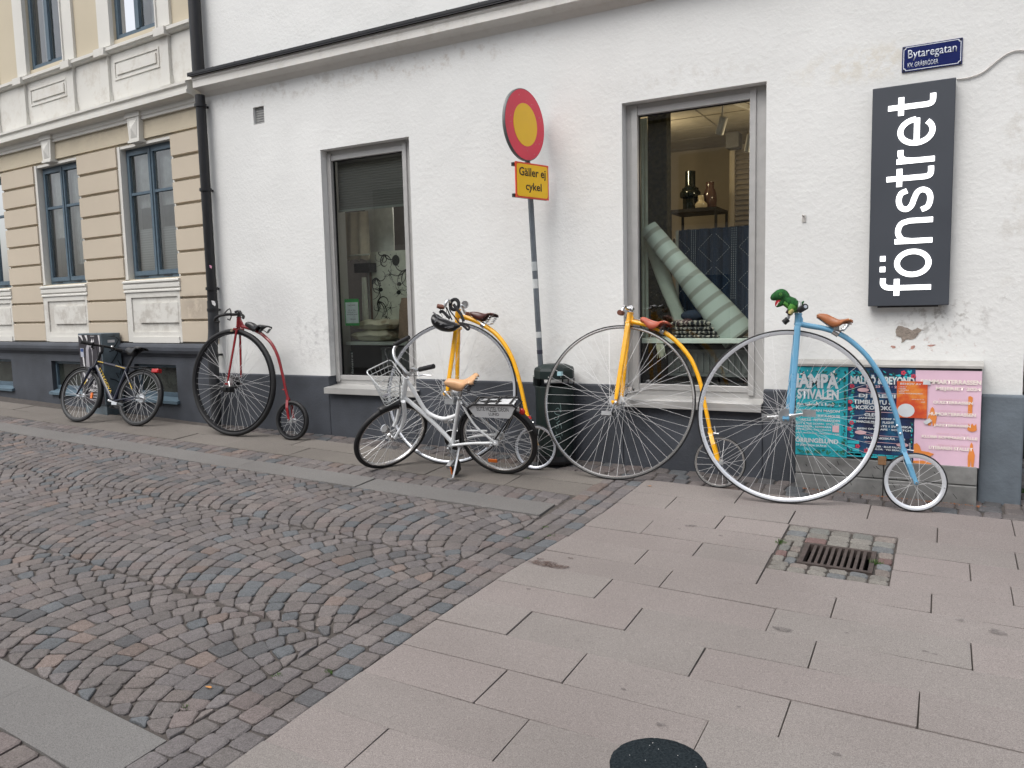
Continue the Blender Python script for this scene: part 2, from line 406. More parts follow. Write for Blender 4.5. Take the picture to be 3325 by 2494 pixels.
# bottom left corner beyond the near band
x=-2.3
for r in range(7):
    brow(lambda x,r=r:fb2(x)-.112*(r+1),lambda x,r=r:fb2(x)-.112*r,-5.5,-2.29,bq,.13)
lay('sett_border','sett',bq,'straight courses of granite setts between the cobbles and the slabs',cob_mat,joint=.0052,dome=.0045,jit=.005)
lay('sett_strip','sett',sgq,'two courses of setts between footpath slabs and granite band',cob_mat,joint=.005,dome=.006,jit=.005)
lay('sett_gutter','sett',wq,'dull brownish setts along the foot of the shop wall',cob_mat,joint=.0055,dome=.006,jit=.008)
# setts round the drain
dq=[]
def ring_rows(x0,y0,x1,y1,nx,ny):
    for i in range(nx):
        for j in range(ny):
            jx=(j%2)*.02
            dq.append(((x0+(x1-x0)*i/nx,y0+(y1-y0)*j/ny),(x0+(x1-x0)*(i+1)/nx,y0+(y1-y0)*j/ny),(x0+(x1-x0)*(i+1)/nx,y0+(y1-y0)*(j+1)/ny),(x0+(x1-x0)*i/nx,y0+(y1-y0)*(j+1)/ny)))
ring_rows(-.738,-1.155,-.19,-.912,5,3); ring_rows(-.738,-1.585,-.19,-1.468,5,2) if False else None
ring_rows(-.738,-1.588,-.19,-1.475,6,2)
ring_rows(-.738,-1.475,-.622,-1.155,2,4); ring_rows(-.262,-1.475,-.19,-1.155,1,4)
PD=[(.235,.222,.20)]*7+[(.185,.195,.20)]*2+[(.235,.205,.185)]*2+[(.21,.21,.195)]*3+[(.2,.13,.12)]
lay('drain_surround','sett',[(*q,dict(col=scol(1,PD))) for q in dq],'pale setts framing the iron drain grate',cob_mat,joint=.005,dome=.004,jit=.004)
# drain grate
iron=M_('rusty_iron',(.075,.058,.052),.75,.3,var=.35,vs=30,bs=150,bst=.5)
def rot_slope(x,y,z=0):
    n=Vector((-GB,-GC,1)).normalized(); X=Vector((1,0,GB)).normalized(); Y=n.cross(X)
    return Matrix(((X.x,Y.x,n.x,x),(X.y,Y.y,n.y,y),(X.z,Y.z,n.z,gz(x,y)+z),(0,0,0,1)))
dr=empty('drain_grate','rusty iron drain grate with ten slots set among pale setts','drain',M=rot_slope(-.442,-1.315))
w,h=.172,.152
fr=MB(); t=.022
for b in ((-w,-h,w,-h+t),(-w,h-t,w,h),(-w,-h+t,-w+t,h-t),(w-t,-h+t,w,h-t)): fr.box(b[0],b[1],-.04,b[2],b[3],.002)
fr.build('frame',iron,dr)
nb=11; inner=2*(w-t)
for k in range(1,10+0):
    x=-(w-t)+inner*k/10; b=MB(); b.box(-.0075,-(h-t),-.035,.0075,(h-t),0); o=b.build('bar',iron,dr); o.location=(x,0,0)
pit=MB(); pit.box(-w+.001,-h+.001,-.5,w-.001,h-.001,-.3); pit.build('pit_floor',M_('pit',(.03,.027,.025),.9),dr)
# stains, leaves, moss
def blob(cx,cy,rx,ry,dz,seed,n=18,amp=.35,drops=0):
    rd=random.Random(seed); mb=MB(); vs=[(cx,cy,gz(cx,cy)+dz)]
    ph=[rd.uniform(0,6.28) for _ in range(4)]
    for k in range(n):
        t=2*math.pi*k/n; r=1+amp*(math.sin(2*t+ph[0])*.4+math.sin(3*t+ph[1])*.35+math.sin(5*t+ph[2])*.3+rd.uniform(-.15,.15))
        x=cx+rx*r*math.cos(t); y=cy+ry*r*math.sin(t); vs.append((x,y,gz(x,y)+dz))
    mb.add(vs,[(0,1+k,1+(k+1)%n) for k in range(n)]); return mb
stain_m,sn,sb=mk('damp_stain'); 
def stainmat(name,col,fac):
    m,n,b=mk(name); b.inputs['Base Color'].default_value=(*col,1); b.inputs['Roughness'].default_value=.7
    t=tex(n,'Noise',45,5); r=ramp(n,t.outputs['Fac'],.3,(0,0,0),.62,(fac,)*3); n.links.new(r.outputs[0],b.inputs['Alpha']); return m
st=stainmat('damp_patch',(.10,.065,.055),.8); sp=stainmat('spot_patch',(.12,.105,.10),.55)
SP=[((-1.775,-1.992),.085,.03),((-1.699,-2.001),.06,.028),((-1.820,-1.947),.02,.01),((-1.679,-1.873),.014,.009)]
mbs=MB()
for i,((x,y),rx,ry) in enumerate(SP):
    q=blob(x,y,rx,ry,.004,i); mbs.add(q.v,q.f)
tag(mbs.build('stain',st),'dark brown splash stain on a slab beside the cobbles','stain')
mbs=MB(); k=20
for (x,y) in [(-1.528,-0.925),(-1.347,-1.075),(-1.248,-1.157),(-1.289,-1.231),(-1.044,-1.242),(-1.540,-1.372),(-1.430,-0.760),(-1.702,-2.306),(-1.386,-2.936),(-0.985,-2.934),(-2.080,-1.160),(-0.797,-3.085),(-1.159,-3.117)]+[(-1.250,-1.154),(-1.051,-1.246),(-0.551,-2.228),(0.058,-1.942),(0.225,-1.900),(-0.029,-2.190),(0.002,-2.199),(-0.438,-2.617),(-0.587,-2.870),(0.093,-1.844),(0.069,-2.345),(-0.829,-0.811),(-0.256,-3.004),(-0.314,-2.155)]+[(-2.549,-0.648),(-2.483,-0.621),(-2.972,-0.232),(-2.311,-0.669)]:
    k+=1
    if k%4==1: continue
    s_=.022 if k in (23,36,38) else random.uniform(.004,.011)
    q=blob(x,y,s_*1.6,s_*.9,.004,k); mbs.add(q.v,q.f)
o=tag(mbs.build('gum_spots',sp),'scattered grey gum spots and drips over the slabs','spots'); o['kind']='stuff'
moss=M_('moss',(.06,.12,.025),.9,var=.5,vs=60)
def tuft(name,pts,label,n=60,spread=.03,hh=.022):
    mb=MB(); rd=random.Random(len(label))
    for (x,y) in pts:
        for _ in range(n):
            a=rd.uniform(0,6.28); r=spread*rd.random(); X=x+r*math.cos(a); Y=y+r*math.sin(a)*.6; z=gz(X,Y)-.006; h=hh*rd.uniform(.4,1); d=rd.uniform(0,6.28); w_=.003
            mb.add([(X-w_*math.cos(d),Y-w_*math.sin(d),z),(X+w_*math.cos(d),Y+w_*math.sin(d),z),(X+rd.uniform(-.012,.012),Y+rd.uniform(-.012,.012),z+h)],[(0,1,2)])
    o=mb.build(name,moss); tag(o,label,'moss',kind='stuff')
tuft('moss',[(-2.018,-1.700),(-2.010,-1.489),(-1.917,-1.607)]+[(-2.226,-3.403),(-2.369,-3.713),(-2.068,-3.297)],'small green moss tufts in the joints of the setts',40,.022,.016)
tuft('weeds',[(-0.736,-1.218),(-0.263,-1.323),(0.226,0.040),(0.302,-0.009),(0.454,0.276),(0.461,0.237),(0.442,0.250)],'green weeds by the drain and the plinth corner',50,.03,.03)
leafm=M_('dry_leaf',(.45,.2,.05),.7,var=.3)
for nme,(x,y),lab in (('leaf',(-2.399,-3.589),'small orange leaf lying between the front cobbles'),('leaf',(-1.721,-0.506),'small orange leaf on a slab near the second yellow bicycle')):
    mb=MB(); z=gz(x,y)+.006
    mb.add([(x-.018,y,z),(x-.004,y-.007,z+.003),(x+.016,y-.004,z+.001),(x+.02,y+.002,z+.004),(x+.002,y+.008,z+.002)],[(0,1,2,3,4)])
    tag(mb.build(nme,leafm),lab,'leaf')
# ------------------------------------------------------------------ white shop building
def plaster(name, col, stains, bs=1.0):
    m,n,b=mk(name); g=n.nodes.new('ShaderNodeNewGeometry'); P=g.outputs['Position']
    t1=tex(n,'Noise',34,5,vec=P,rough=.55); t2=tex(n,'Noise',85,4,vec=P); t3=tex(n,'Noise',1.1,5,vec=P)
    r=ramp(n,t3.outputs['Fac'],.3,sc(col,.93),.7,sc(col,1.03))
    c=r.outputs[0]
    sx=n.nodes.new('ShaderNodeSeparateXYZ'); n.links.new(P,sx.inputs[0])
    for (cx,cz,rx,rz,colr,amt,thr,ns) in stains:
        # soft worn patch round (cx,cz), broken up by noise
        def ax(o,c_,r_):
            s=n.nodes.new('ShaderNodeMath'); s.operation='SUBTRACT'; n.links.new(sx.outputs[o],s.inputs[0]); s.inputs[1].default_value=c_
            d=n.nodes.new('ShaderNodeMath'); d.operation='DIVIDE'; n.links.new(s.outputs[0],d.inputs[0]); d.inputs[1].default_value=r_
            p=n.nodes.new('ShaderNodeMath'); p.operation='MULTIPLY'; n.links.new(d.outputs[0],p.inputs[0]); n.links.new(d.outputs[0],p.inputs[1]); return p
        a=ax(0,cx,rx); z=ax(2,cz,rz); s=n.nodes.new('ShaderNodeMath'); n.links.new(a.outputs[0],s.inputs[0]); n.links.new(z.outputs[0],s.inputs[1])
        f=ramp(n,s.outputs[0],0,(1,)*3,1,(0,)*3); tn=tex(n,'Noise',ns,6,vec=P,rough=.7)
        q=ramp(n,tn.outputs['Fac'],thr,(0,)*3,thr+.12,(1,)*3)
        mm=n.nodes.new('ShaderNodeMath'); mm.operation='MULTIPLY'; n.links.new(f.outputs[0],mm.inputs[0]); n.links.new(q.outputs[0],mm.inputs[1])
        m2=n.nodes.new('ShaderNodeMath'); m2.operation='MULTIPLY'; n.links.new(mm.outputs[0],m2.inputs[0]); m2.inputs[1].default_value=amt
        c=mixc(n,m2.outputs[0],c,colr)
    n.links.new(c,b.inputs['Base Color']); b.inputs['Roughness'].default_value=.92; b.inputs['Specular IOR Level'].default_value=.2
    r1=ramp(n,t1.outputs['Fac'],.42,(0,)*3,.68,(1,)*3)
    t5=tex(n,'Noise',4.5,3,vec=P); p0=bump(n,b,t5.outputs['Fac'],.15*bs,.03); p=bump(n,b,r1.outputs[0],.20*bs,.005,p0); bump(n,b,t2.outputs['Fac'],.22*bs,.003,p); return m
dirty=(.30,.28,.26)
wallm=plaster('white_plaster',(.73,.735,.72),[(-5.75,.02,.55,.42,(.48,.48,.48),.45,.30,2.2),(-5.15,-.25,.35,.3,(.38,.38,.38),.5,.5,14),(-.02,-.14,.34,.15,dirty,.75,.50,16),(-3.2,-.2,.5,.35,(.5,.49,.46),.3,.5,6),(-1.55,1.55,.7,.1,(.5,.47,.42),.3,.5,12),(-4.45,-.45,.9,.1,(.5,.48,.44),.3,.45,10),(-2.9,-.5,3.5,.12,(.45,.44,.42),.35,.5,9),(-.75,-.05,.12,.16,(.16,.15,.14),.9,.60,22),
  (-.1,-.3,.45,.10,(.40,.24,.20),.8,.58,20),(.3,0,.15,.25,dirty,.4,.58,18),(-5.2,2.02,1.6,.12,(.45,.42,.38),.55,.5,9),(-3.8,2.0,1.4,.12,(.42,.36,.3),.5,.52,11),(-.4,1.45,.6,.14,(.6,.55,.45),.5,.45,9),(.35,.7,.12,.9,(.5,.47,.42),.45,.5,7),(-2.55,-.35,.4,.2,(.5,.48,.45),.3,.5,9)])
shop=empty('shop_building','white rendered shop building with two tall windows and a dark grey plinth','building')
WT=-.605
def wallgrid(mb, x0,x1,z0,z1,holes,y,yb):
    xs=sorted({x0,x1,*[h[0] for h in holes],*[h[2] for h in holes]}); zs=sorted({z0,z1,*[h[1] for h in holes],*[h[3] for h in holes]})
    xs=[v for v in xs if x0<=v<=x1]; zs=[v for v in zs if z0<=v<=z1]
    for a,b in zip(xs,xs[1:]):
        for c,d in zip(zs,zs[1:]):
            mx,mz=(a+b)/2,(c+d)/2
            if any(h[0]<mx<h[2] and h[1]<mz<h[3] for h in holes): continue
            mb.quad((a,y,c),(b,y,c),(b,y,d),(a,y,d))
    for h in holes:
        a,c,b,d=h; c2=max(c,z0); d2=min(d,z1)
        if c2>=d2: continue
        mb.quad((a,y,c2),(a,yb,c2),(a,yb,d2),(a,y,d2)); mb.quad((b,y,c2),(b,y,d2),(b,yb,d2),(b,yb,c2))
        if d<=z1: mb.quad((a,y,d),(a,yb,d),(b,yb,d),(b,y,d))
        if c>=z0: mb.quad((a,y,c),(b,y,c),(b,yb,c),(a,yb,c))
H1=(-4.955,-.70,-3.975,1.434); H2=(-2.082,-.70,-1.069,1.438)
vent=(-5.400,2.172)
HV=(-5.762,1.758,-5.622,1.916)
wl=MB(); wallgrid(wl,-6.5,.42,WT,6,[H1,H2,HV],0,.30)
wl.quad((.42,0,WT),(.42,6,WT),(.42,6,6),(.42,0,6)); wl.quad((-6.5,0,WT),(-6.5,0,6),(-6.5,1,6),(-6.5,1,WT))
wl.quad((-6.5,.0,6),(.42,0,6),(.42,6,6),(-6.5,6,6))
wl.build('wall',wallm,shop)
plm=M_('plinth_grey',(.048,.054,.066),.7,var=.3,vs=3,bs=60,bst=.5,bd=.006)
pl=MB(); PY=-.028
def pbox(x0,x1,z1): pl.box(x0,PY,-1.6,x1,.2,z1)
pbox(-6.42,H1[0],WT); pbox(H1[2],H2[0],WT); pbox(H2[2],-.845,WT); pl.box(H1[0],PY,-1.6,H1[2],.2,-.742); pl.box(H2[0],PY,-1.6,H2[2],.2,-.742)
pl.box(-.845,-.02,-1.6,.2,.2,-.42)
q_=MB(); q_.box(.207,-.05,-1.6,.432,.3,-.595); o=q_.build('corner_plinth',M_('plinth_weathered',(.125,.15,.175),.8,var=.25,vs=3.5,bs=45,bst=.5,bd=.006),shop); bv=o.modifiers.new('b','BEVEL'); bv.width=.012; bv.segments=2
o=pl.build('plinth',plm,shop,smooth=False); bv=o.modifiers.new('b','BEVEL'); bv.width=.012; bv.segments=2
cm=plaster('cornice_plaster',(.70,.685,.65),[(-3.5,2.2,4,.1,(.5,.47,.42),.4,.5,8)],.5)
def cornice(x0,x1,prof,mat,parent,name,mb=None):
    n=len(prof); vs=[(x0,-y,z) for y,z in prof]+[(x1,-y,z) for y,z in prof]
    m=MB(); m.add(vs,[tuple(range(n)),tuple(range(2*n-1,n-1,-1))]+[(i,i+1,i+1+n,i+n) for i in range(n-1)]+[(n-1,0,n,2*n-1)])
    return m.build(name,mat,parent)
cornice(-6.415,.6,[(-.05,2.266),(.135,2.266),(.14,2.24),(.128,2.225),(.128,2.165),(.10,2.158),(.085,2.155),(.045,2.14),(.02,2.115),(.0,2.10),(-.05,2.10)],cm,shop,'cornice')
fl=MB(); fl.box(-6.44,-.165,2.27,.62,-.002,2.276); fl.add([(-6.44,-.165,2.262),(.62,-.165,2.262),(.62,-.165,2.30),(-6.44,-.165,2.30),(-6.44,-.0,2.35),(.62,-.0,2.35)],[(0,1,2,3),(3,2,5,4)])
fl.build('cornice_flashing',black,shop)
for k in range(24):
    b=MB(); b.tube([(-6.25+.3*k,-.004,2.365),(-6.25+.3*k,-.02,2.362)],.006,6); b.build('flashing_screw',M_('screw',(.3,.3,.3),.4,.6),shop)
# upper window edge just above the cornice
b=MB(); b.box(-5.06,-.04,3.02,-4.45,-.001,3.06); b.build('upper_window_sill',M_('dark_sill',(.12,.12,.13),.5),shop)
# vent
vm=M_('vent_metal',(.45,.45,.44),.5,.3); b=MB(); b.box(HV[0],.04,HV[1],HV[2],.06,HV[3]); b.build('vent_back',M_('vent_dark',(.05,.05,.05),.9),shop)
b=MB()
for k in range(-9,10):
    x=HV[0]+.06+k*.014
    for s in (1,-1):
        b.tube([(x-.085*s*1,.028,HV[1]),(x+.085*s*1,.028,HV[3])],.0022,4)
bx_=MB()
for k in range(7): bx_.box(HV[0]+.004,.026,HV[1]+.012+k*.022,HV[2]-.002,.03,HV[1]+.018+k*.022)
for k in range(9): bx_.box(HV[0]+.006+k*.015,.025,HV[1],HV[0]+.010+k*.015,.031,HV[3])
bx_.build('vent_grille',vm,shop)
# bare patch of missing render
def irregular(name,pts,y,mat,parent,th=.003,jit=.004):
    rd=random.Random(5); P=[]
    for i in range(len(pts)):
        a=Vector(pts[i]); c=Vector(pts[(i+1)%len(pts)])
        for k in range(3): q=a.lerp(c,k/3); P.append((q.x+rd.uniform(-jit,jit),q.y+rd.uniform(-jit,jit)))
    m=MB(); n=len(P); m.add([(p[0],y-th,p[1]) for p in P]+[(p[0],y,p[1]) for p in P],[tuple(range(n))]+[(i,i+n,(i+1)%n+n,(i+1)%n) for i in range(n)])
    return m.build(name,mat,parent)
patchm=M_('bare_render',(.27,.23,.195),.95,var=.25,vs=25,bs=70,bst=.8,bd=.01)
irregular('bare_render_patch',[(-0.254,-0.182),(-0.215,-0.188),(-0.172,-0.207),(-0.142,-0.195),(-0.109,-0.205),(-0.133,-0.223),(-0.141,-0.247),(-0.166,-0.261),(-0.204,-0.268),(-0.230,-0.287),(-0.235,-0.257),(-0.256,-0.242),(-0.268,-0.213)],-.0,patchm,shop)
pinkm=M_('pink_underpaint',(.42,.24,.20),.95,var=.35,vs=50,bs=70,bst=.6)
for pts in ([(-0.178,-0.311),(-0.151,-0.304),(-0.169,-0.325),(-0.186,-0.329)],[(-0.085,-0.303),(-0.031,-0.300),(-0.077,-0.307)],[(-0.291,-0.307),(-0.258,-0.314),(-0.281,-0.320)]): irregular('flaked_paint',pts,0,pinkm,shop,th=.0012,jit=.005)
# hook with plate on the wall between window and sign
b=MB(); (hx,hz)=(-0.823,0.530); b.box(hx-.012,-.006,hz-.025,hx+.012,-.001,hz+.02); b.tube([(hx,-.003,hz+.01),(hx-.003,-.03,hz+.012),(hx-.004,-.04,hz+.02)],.004,6)
tag(b.build('wall_hook',M_('old_white_metal',(.5,.48,.45),.6)),'small whitish metal hook on the wall between large window and shop sign','hook')
# windows
ALU=M_('window_grey',(.43,.425,.415),.42,.25,var=.06); shopglass=glassm('shop_glass',(.88,.94,.90),2.0)
def shop_window(H,gl,name,label):
    gx0,gx1,gz0,gz1=gl; x0,z0,x1,z1=H
    t=MB()
    # recessed flat sub-frame then a raised frame
    def fr(mb,X0,Z0,X1,Z1,w,ya,yb,wb=None,wr=None,wt=None):
        wb=wb or w; wr=wr or w; wt=wt or w
        mb.box(X0,ya,Z0,X0+w,yb,Z1); mb.box(X1-wr,ya,Z0,X1,yb,Z1); mb.box(X0+w,ya,Z1-wt,X1-wr,yb,Z1); mb.box(X0+w,ya,Z0,X1-wr,yb,Z0+wb)
    fr(t,x0+.001,z0+.012,x1-.001,z1-.001,(gx0-.045)-x0,.085,.15,wb=(gz0-.04)-z0-.012,wr=x1-(gx1+.04),wt=z1-(gz1+.045))
    root=t.build('shop_window',ALU,shop); 
    t=MB(); X0,X1,Z0,Z1=gx0-.047,gx1+.042,gz0-.042,gz1+.047
    t.box(X0,.07,Z0-.02,gx0,.13,Z1+.02); t.box(gx1,.07,Z0-.02,X1,.13,Z1+.02); t.box(gx0,.076,gz1,gx1,.13,Z1); t.box(gx0,.076,Z0,gx1,.13,gz0)
    o=t.build('frame',ALU,root); bv=o.modifiers.new('b','BEVEL'); bv.width=.003; bv.segments=2
    t=MB(); r=.006
    for q in ((gx0,gz0,gx0+r,gz1),(gx1-r,gz0,gx1,gz1),(gx0+r,gz1-r,gx1-r,gz1),(gx0+r,gz0,gx1-r,gz0+r)): t.box(q[0],.105,q[1],q[2],.125,q[3])
    t.build('gasket',black,root)
    t=MB(); t.quad((gx0+r,.116,gz0+r),(gx1-r,.116,gz0+r),(gx1-r,.116,gz1-r),(gx0+r,.116,gz1-r)); t.build('pane',shopglass,root)
    # sloping sill with turned-down front
    t=MB(); s0,s1=x0-.012,x1-.002
    if H is H1: s1=x1+.045
    t.add([(s0,.09,-.684),(s1,.09,-.684),(s1,-.085,-.706),(s0,-.085,-.706),(s0,-.085,-.758),(s1,-.085,-.758),(s0,-.077,-.758),(s1,-.077,-.758),(s0,-.077,-.716),(s1,-.077,-.716),(s0,.09,-.696),(s1,.09,-.696)],[(0,1,2,3),(3,2,5,4),(4,5,7,6),(6,7,9,8),(8,9,11,10),(0,3,4,6,8,10),(1,2,5,7,9,11)])
    t.build('sill',M_('sill_metal',(.50,.495,.48),.38,.45,var=.08,vs=6),root)
    return root
G1=(-4.905,-4.105,-.602,1.344); G2=(-1.992,-1.192,-.602,1.356)
shop_window(H1,G1,'shop_window',''); shop_window(H2,G2,'shop_window','')
# interior shell
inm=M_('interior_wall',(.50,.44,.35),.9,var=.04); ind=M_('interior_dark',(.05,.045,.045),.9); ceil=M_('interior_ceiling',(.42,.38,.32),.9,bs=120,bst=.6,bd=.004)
t=MB(); X0,X1,Y0,Y1,Z0,Z1=-3.3,-.2,.301,3.0,-1.15,1.62
t.quad((X0,Y0,Z0),(X0,Y1,Z0),(X0,Y1,Z1),(X0,Y0,Z1)); t.quad((X1,Y0,Z0),(X1,Y1,Z0),(X1,Y1,Z1),(X1,Y0,Z1)); t.quad((X0,Y1,Z0),(X1,Y1,Z0),(X1,Y1,Z1),(X0,Y1,Z1))
t.build('interior_wall',inm,shop)
t=MB(); t.quad((X0,Y0,Z1),(X1,Y0,Z1),(X1,Y1,Z1),(X0,Y1,Z1)); t.build('interior_ceiling',ceil,shop)
t=MB()
for k in range(6): t.box(X0+.05,.6+k*.45,Z1-.005,X1-.05,.606+k*.45,Z1+.0-.001)
t.box(-1.9,.35,Z1-.006,-1.894,2.9,Z1-.001); t.build('ceiling_grid',M_('ceiling_grid',(.34,.31,.27),.8),shop)
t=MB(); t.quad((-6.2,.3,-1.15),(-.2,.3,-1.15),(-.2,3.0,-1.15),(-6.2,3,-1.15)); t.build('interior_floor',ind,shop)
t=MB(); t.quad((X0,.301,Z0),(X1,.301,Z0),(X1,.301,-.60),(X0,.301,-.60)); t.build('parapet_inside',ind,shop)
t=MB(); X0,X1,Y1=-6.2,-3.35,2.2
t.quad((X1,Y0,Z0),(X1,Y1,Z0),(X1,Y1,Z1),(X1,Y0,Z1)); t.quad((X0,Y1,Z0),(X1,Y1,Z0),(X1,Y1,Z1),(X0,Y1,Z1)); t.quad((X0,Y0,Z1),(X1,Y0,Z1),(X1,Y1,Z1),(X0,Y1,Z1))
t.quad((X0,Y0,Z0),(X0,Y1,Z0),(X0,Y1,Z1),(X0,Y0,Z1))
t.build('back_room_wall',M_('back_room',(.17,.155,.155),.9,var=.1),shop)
# shop lamps for the track spots, plus an added fill light without a fitting
def lamp(x,y,z,w,r=.05,col=(1,.78,.5)):
    l=bpy.data.lights.new('track_and_fill_lamp','POINT'); l.energy=w; l.color=col; l.shadow_soft_size=r; o=bpy.data.objects.new('track_and_fill_lamp',l); COL.objects.link(o); o.location=(x,y,z); return o
lamp(-1.2,1.35,1.15,5); lamp(-2.3,1.5,1.3,4); lamp(-4.5,.9,1.25,15.0,col=(1,.93,.85))  # the last is the added fill, brightening the narrow left window's interior
# things in the right-hand window
def WY(L,Y): return [(a,Y,b) for a,b in L]
white_b=M_('white_board',(.62,.66,.62),.5,var=.05)
def board(name,x0,x1,y0,y1,z0,z1,mat,label,cat):
    t=MB(); t.box(x0,y0,z0,x1,y1,z1); o=t.build(name,mat); bv=o.modifiers.new('b','BEVEL'); bv.width=.004; bv.segments=2; return tag(o,label,cat)
board('display_shelf',-2.05,-1.12,.20,.62,-.305,-.270,white_b,'white display shelf across the bottom of the large right window','shelf')
board('display_shelf',-4.93,-4.05,.20,.55,-.330,-.300,white_b,'white display shelf under the pillows in the narrow left window','shelf')
def radiator(x0,x1,y,z0,z1,label):
    root=empty('radiator',label,'radiator',loc=((x0+x1)/2,y,z0)); w=(x1-x0)/2; h=z1-z0; m=M_('radiator_enamel',(.16,.165,.165),.45)
    t=MB(); t.box(-w,0,.02,w,.03,h-.02); t.build('panel',m,root)
    n=int((x1-x0)/.045)
    for k in range(n):
        t=MB(); xx=-w+.022+k*(2*w/n); t.box(xx,-.012,.03,xx+.022,.001,h-.03); t.build('fin',m,root)
    for z in (0,h-.02):
        t=MB(); t.box(-w,-.014,z,w,.034,z+.02); t.build('rail',m,root)
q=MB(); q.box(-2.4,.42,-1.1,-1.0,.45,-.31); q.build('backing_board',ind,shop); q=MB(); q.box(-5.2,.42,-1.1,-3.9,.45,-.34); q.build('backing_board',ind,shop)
radiator(-1.85,-1.16,.34,-.56,-.36,'dark radiator under the display shelf in the large right window')
radiator(-4.62,-4.2,.34,-.56,-.36,'dark radiator under the shelf in the narrow left window')
# striped fabric roll
m,n,b=mk('striped_linen'); tc=n.nodes.new('ShaderNodeTexCoord'); wv=n.nodes.new('ShaderNodeTexWave'); wv.wave_type='BANDS'; wv.bands_direction='Z'; wv.inputs['Scale'].default_value=2.75; wv.inputs['Distortion'].default_value=.6; wv.inputs['Detail'].default_value=1
n.links.new(tc.outputs['Object'],wv.inputs['Vector']); r=ramp(n,wv.outputs['Color'],.66,(.38,.43,.40),.88,(.24,.25,.225)); n.links.new(r.outputs[0],b.inputs['Base Color']); b.inputs['Roughness'].default_value=.9
t=tex(n,'Noise',260,3); bump(n,b,t.outputs['Fac'],.3,.002)
def roll(name,a,bb,r0,r1,mat,label,cat='fabric roll',hollow=None,lumps=.012,col=None):
    A,B=Vector(a),Vector(bb); L=(B-A).length; d=(B-A).normalized()
    M=d.to_track_quat('Z','Y').to_matrix().to_4x4(); M.translation=A
    rings=[]; n_=26; m_=22; rd=random.Random(len(label))
    ph=[rd.uniform(0,6) for _ in range(6)]
    for i in range(m_+1):
        s=i/m_; r=r0+(r1-r0)*s; zz=L*s
        rings.append([((r+lumps*math.sin(3*t_+ph[0]+4*s)*.4+lumps*math.sin(11*s+ph[1]+t_)*.6)*math.cos(t_),(r+lumps*math.sin(2*t_+ph[2]+7*s)*.5)*math.sin(t_),zz) for t_ in [2*math.pi*k/n_ for k in range(n_)]])
    q=MB(); q.loft(rings,cap=True); root=q.build(name,mat,smooth=True,M=M); tag(root,label,cat)
    if hollow:
        h=MB(); h.lathe([(r0*.62,-.004),(r0*.62,-.001)],20); h.build('tube_end',hollow,root)
    return root
(a0,b0),(a1,b1)=[(-2.007,0.570),(-1.315,-0.267)]
rl=roll('fabric_roll',(a0,.34,b0),(a1,.36,b1),.066,.128,m,'large pale green fabric roll with grey stripes leaning across the right window')
linen=M_('plain_linen',(.36,.40,.35),.9,bs=200,bst=.3,var=.08)
(a0,b0),(a1,b1)=[(-2.049,0.527),(-1.772,-0.177)]
roll('fabric_roll',(a0,.46,b0),(a1,.44,b1),.050,.056,linen,'slim plain pale green fabric roll behind the striped one')
# ribbon ties
(a0,b0)=(-1.916,0.478)
# indigo cloth
m,n,b=mk('indigo_cloth'); g=n.nodes.new('ShaderNodeNewGeometry'); t=tex(n,'Noise',90,4,vec=g.outputs['Position']); r=ramp(n,t.outputs['Fac'],.3,(.010,.020,.045),.7,(.022,.045,.09)); n.links.new(r.outputs[0],b.inputs['Base Color']); b.inputs['Roughness'].default_value=.95
cl=empty('hanging_cloth','dark indigo cloth with dotted white diamonds hanging in the large window','cloth')
(cx0,cz0),(cx1,cz1),(cx2,cz2)=[(-1.905,0.580),(-1.319,0.585),(-1.313,-0.192)]
q=MB(); N=40
rings=[[(cx0+(cx1-cx0)*k/N,.8+.02*math.sin(k*.8)+.012*math.sin(k*1.9),z) for k in range(N+1)] for z in (cz0,(cz0+cz2)/2,cz2)]
for i in range(2):
    for k in range(N): q.quad(rings[i][k],rings[i][k+1],rings[i+1][k+1],rings[i+1][k])
q.build('cloth',m,cl,smooth=True)
q=MB(); q.box(cx0-.018,.775,cz2,cx0+.002,.79,cz0-.003); q.build('selvedge',M_('selvedge',(.42,.43,.40),.9),cl)
q=MB(); rd=random.Random(3)
def dotted(x0,z0,x1,z1):
    L=math.hypot(x1-x0,z1-z0); n_=max(3,int(L/.018))
    for k in range(n_):
        s0=k/n_; s1=(k+.55)/n_; X0=x0+(x1-x0)*s0; X1=x0+(x1-x0)*s1; Zz0=z0+(z1-z0)*s0; Zz1=z0+(z1-z0)*s1; w_=.0016; dx,dz=(z1-z0)/L*w_,-(x1-x0)/L*w_
        y_=.764
        q.add([(X0-dx,y_,Zz0-dz),(X1-dx,y_,Zz1-dz),(X1+dx,y_,Zz1+dz),(X0+dx,y_,Zz0+dz)],[(0,1,2,3)])
for i in range(4):
    xc=cx0+.12+i*.32
    if xc+.1>cx1: break
    for k in range(4):
        zc=cz0-.03-k*.26
        dotted(xc-.13,zc-.02,xc-.02,zc-.13); dotted(xc-.02,zc-.13,xc-.13,zc-.24); dotted(xc+.16,zc-.02,xc+.05,zc-.13); dotted(xc+.05,zc-.13,xc+.16,zc-.24)
    for dx in (-.004,.012,.028): dotted(xc+dx,cz0-.01,xc+dx-.006,cz0-.55-.02*i); dotted(xc+dx+.16,cz0-.5,xc+dx+.15,cz2+.02)
o=q.build('dotted_pattern',M_('pattern_white',(.42,.45,.48),.9),cl); o['kind']='stuff'
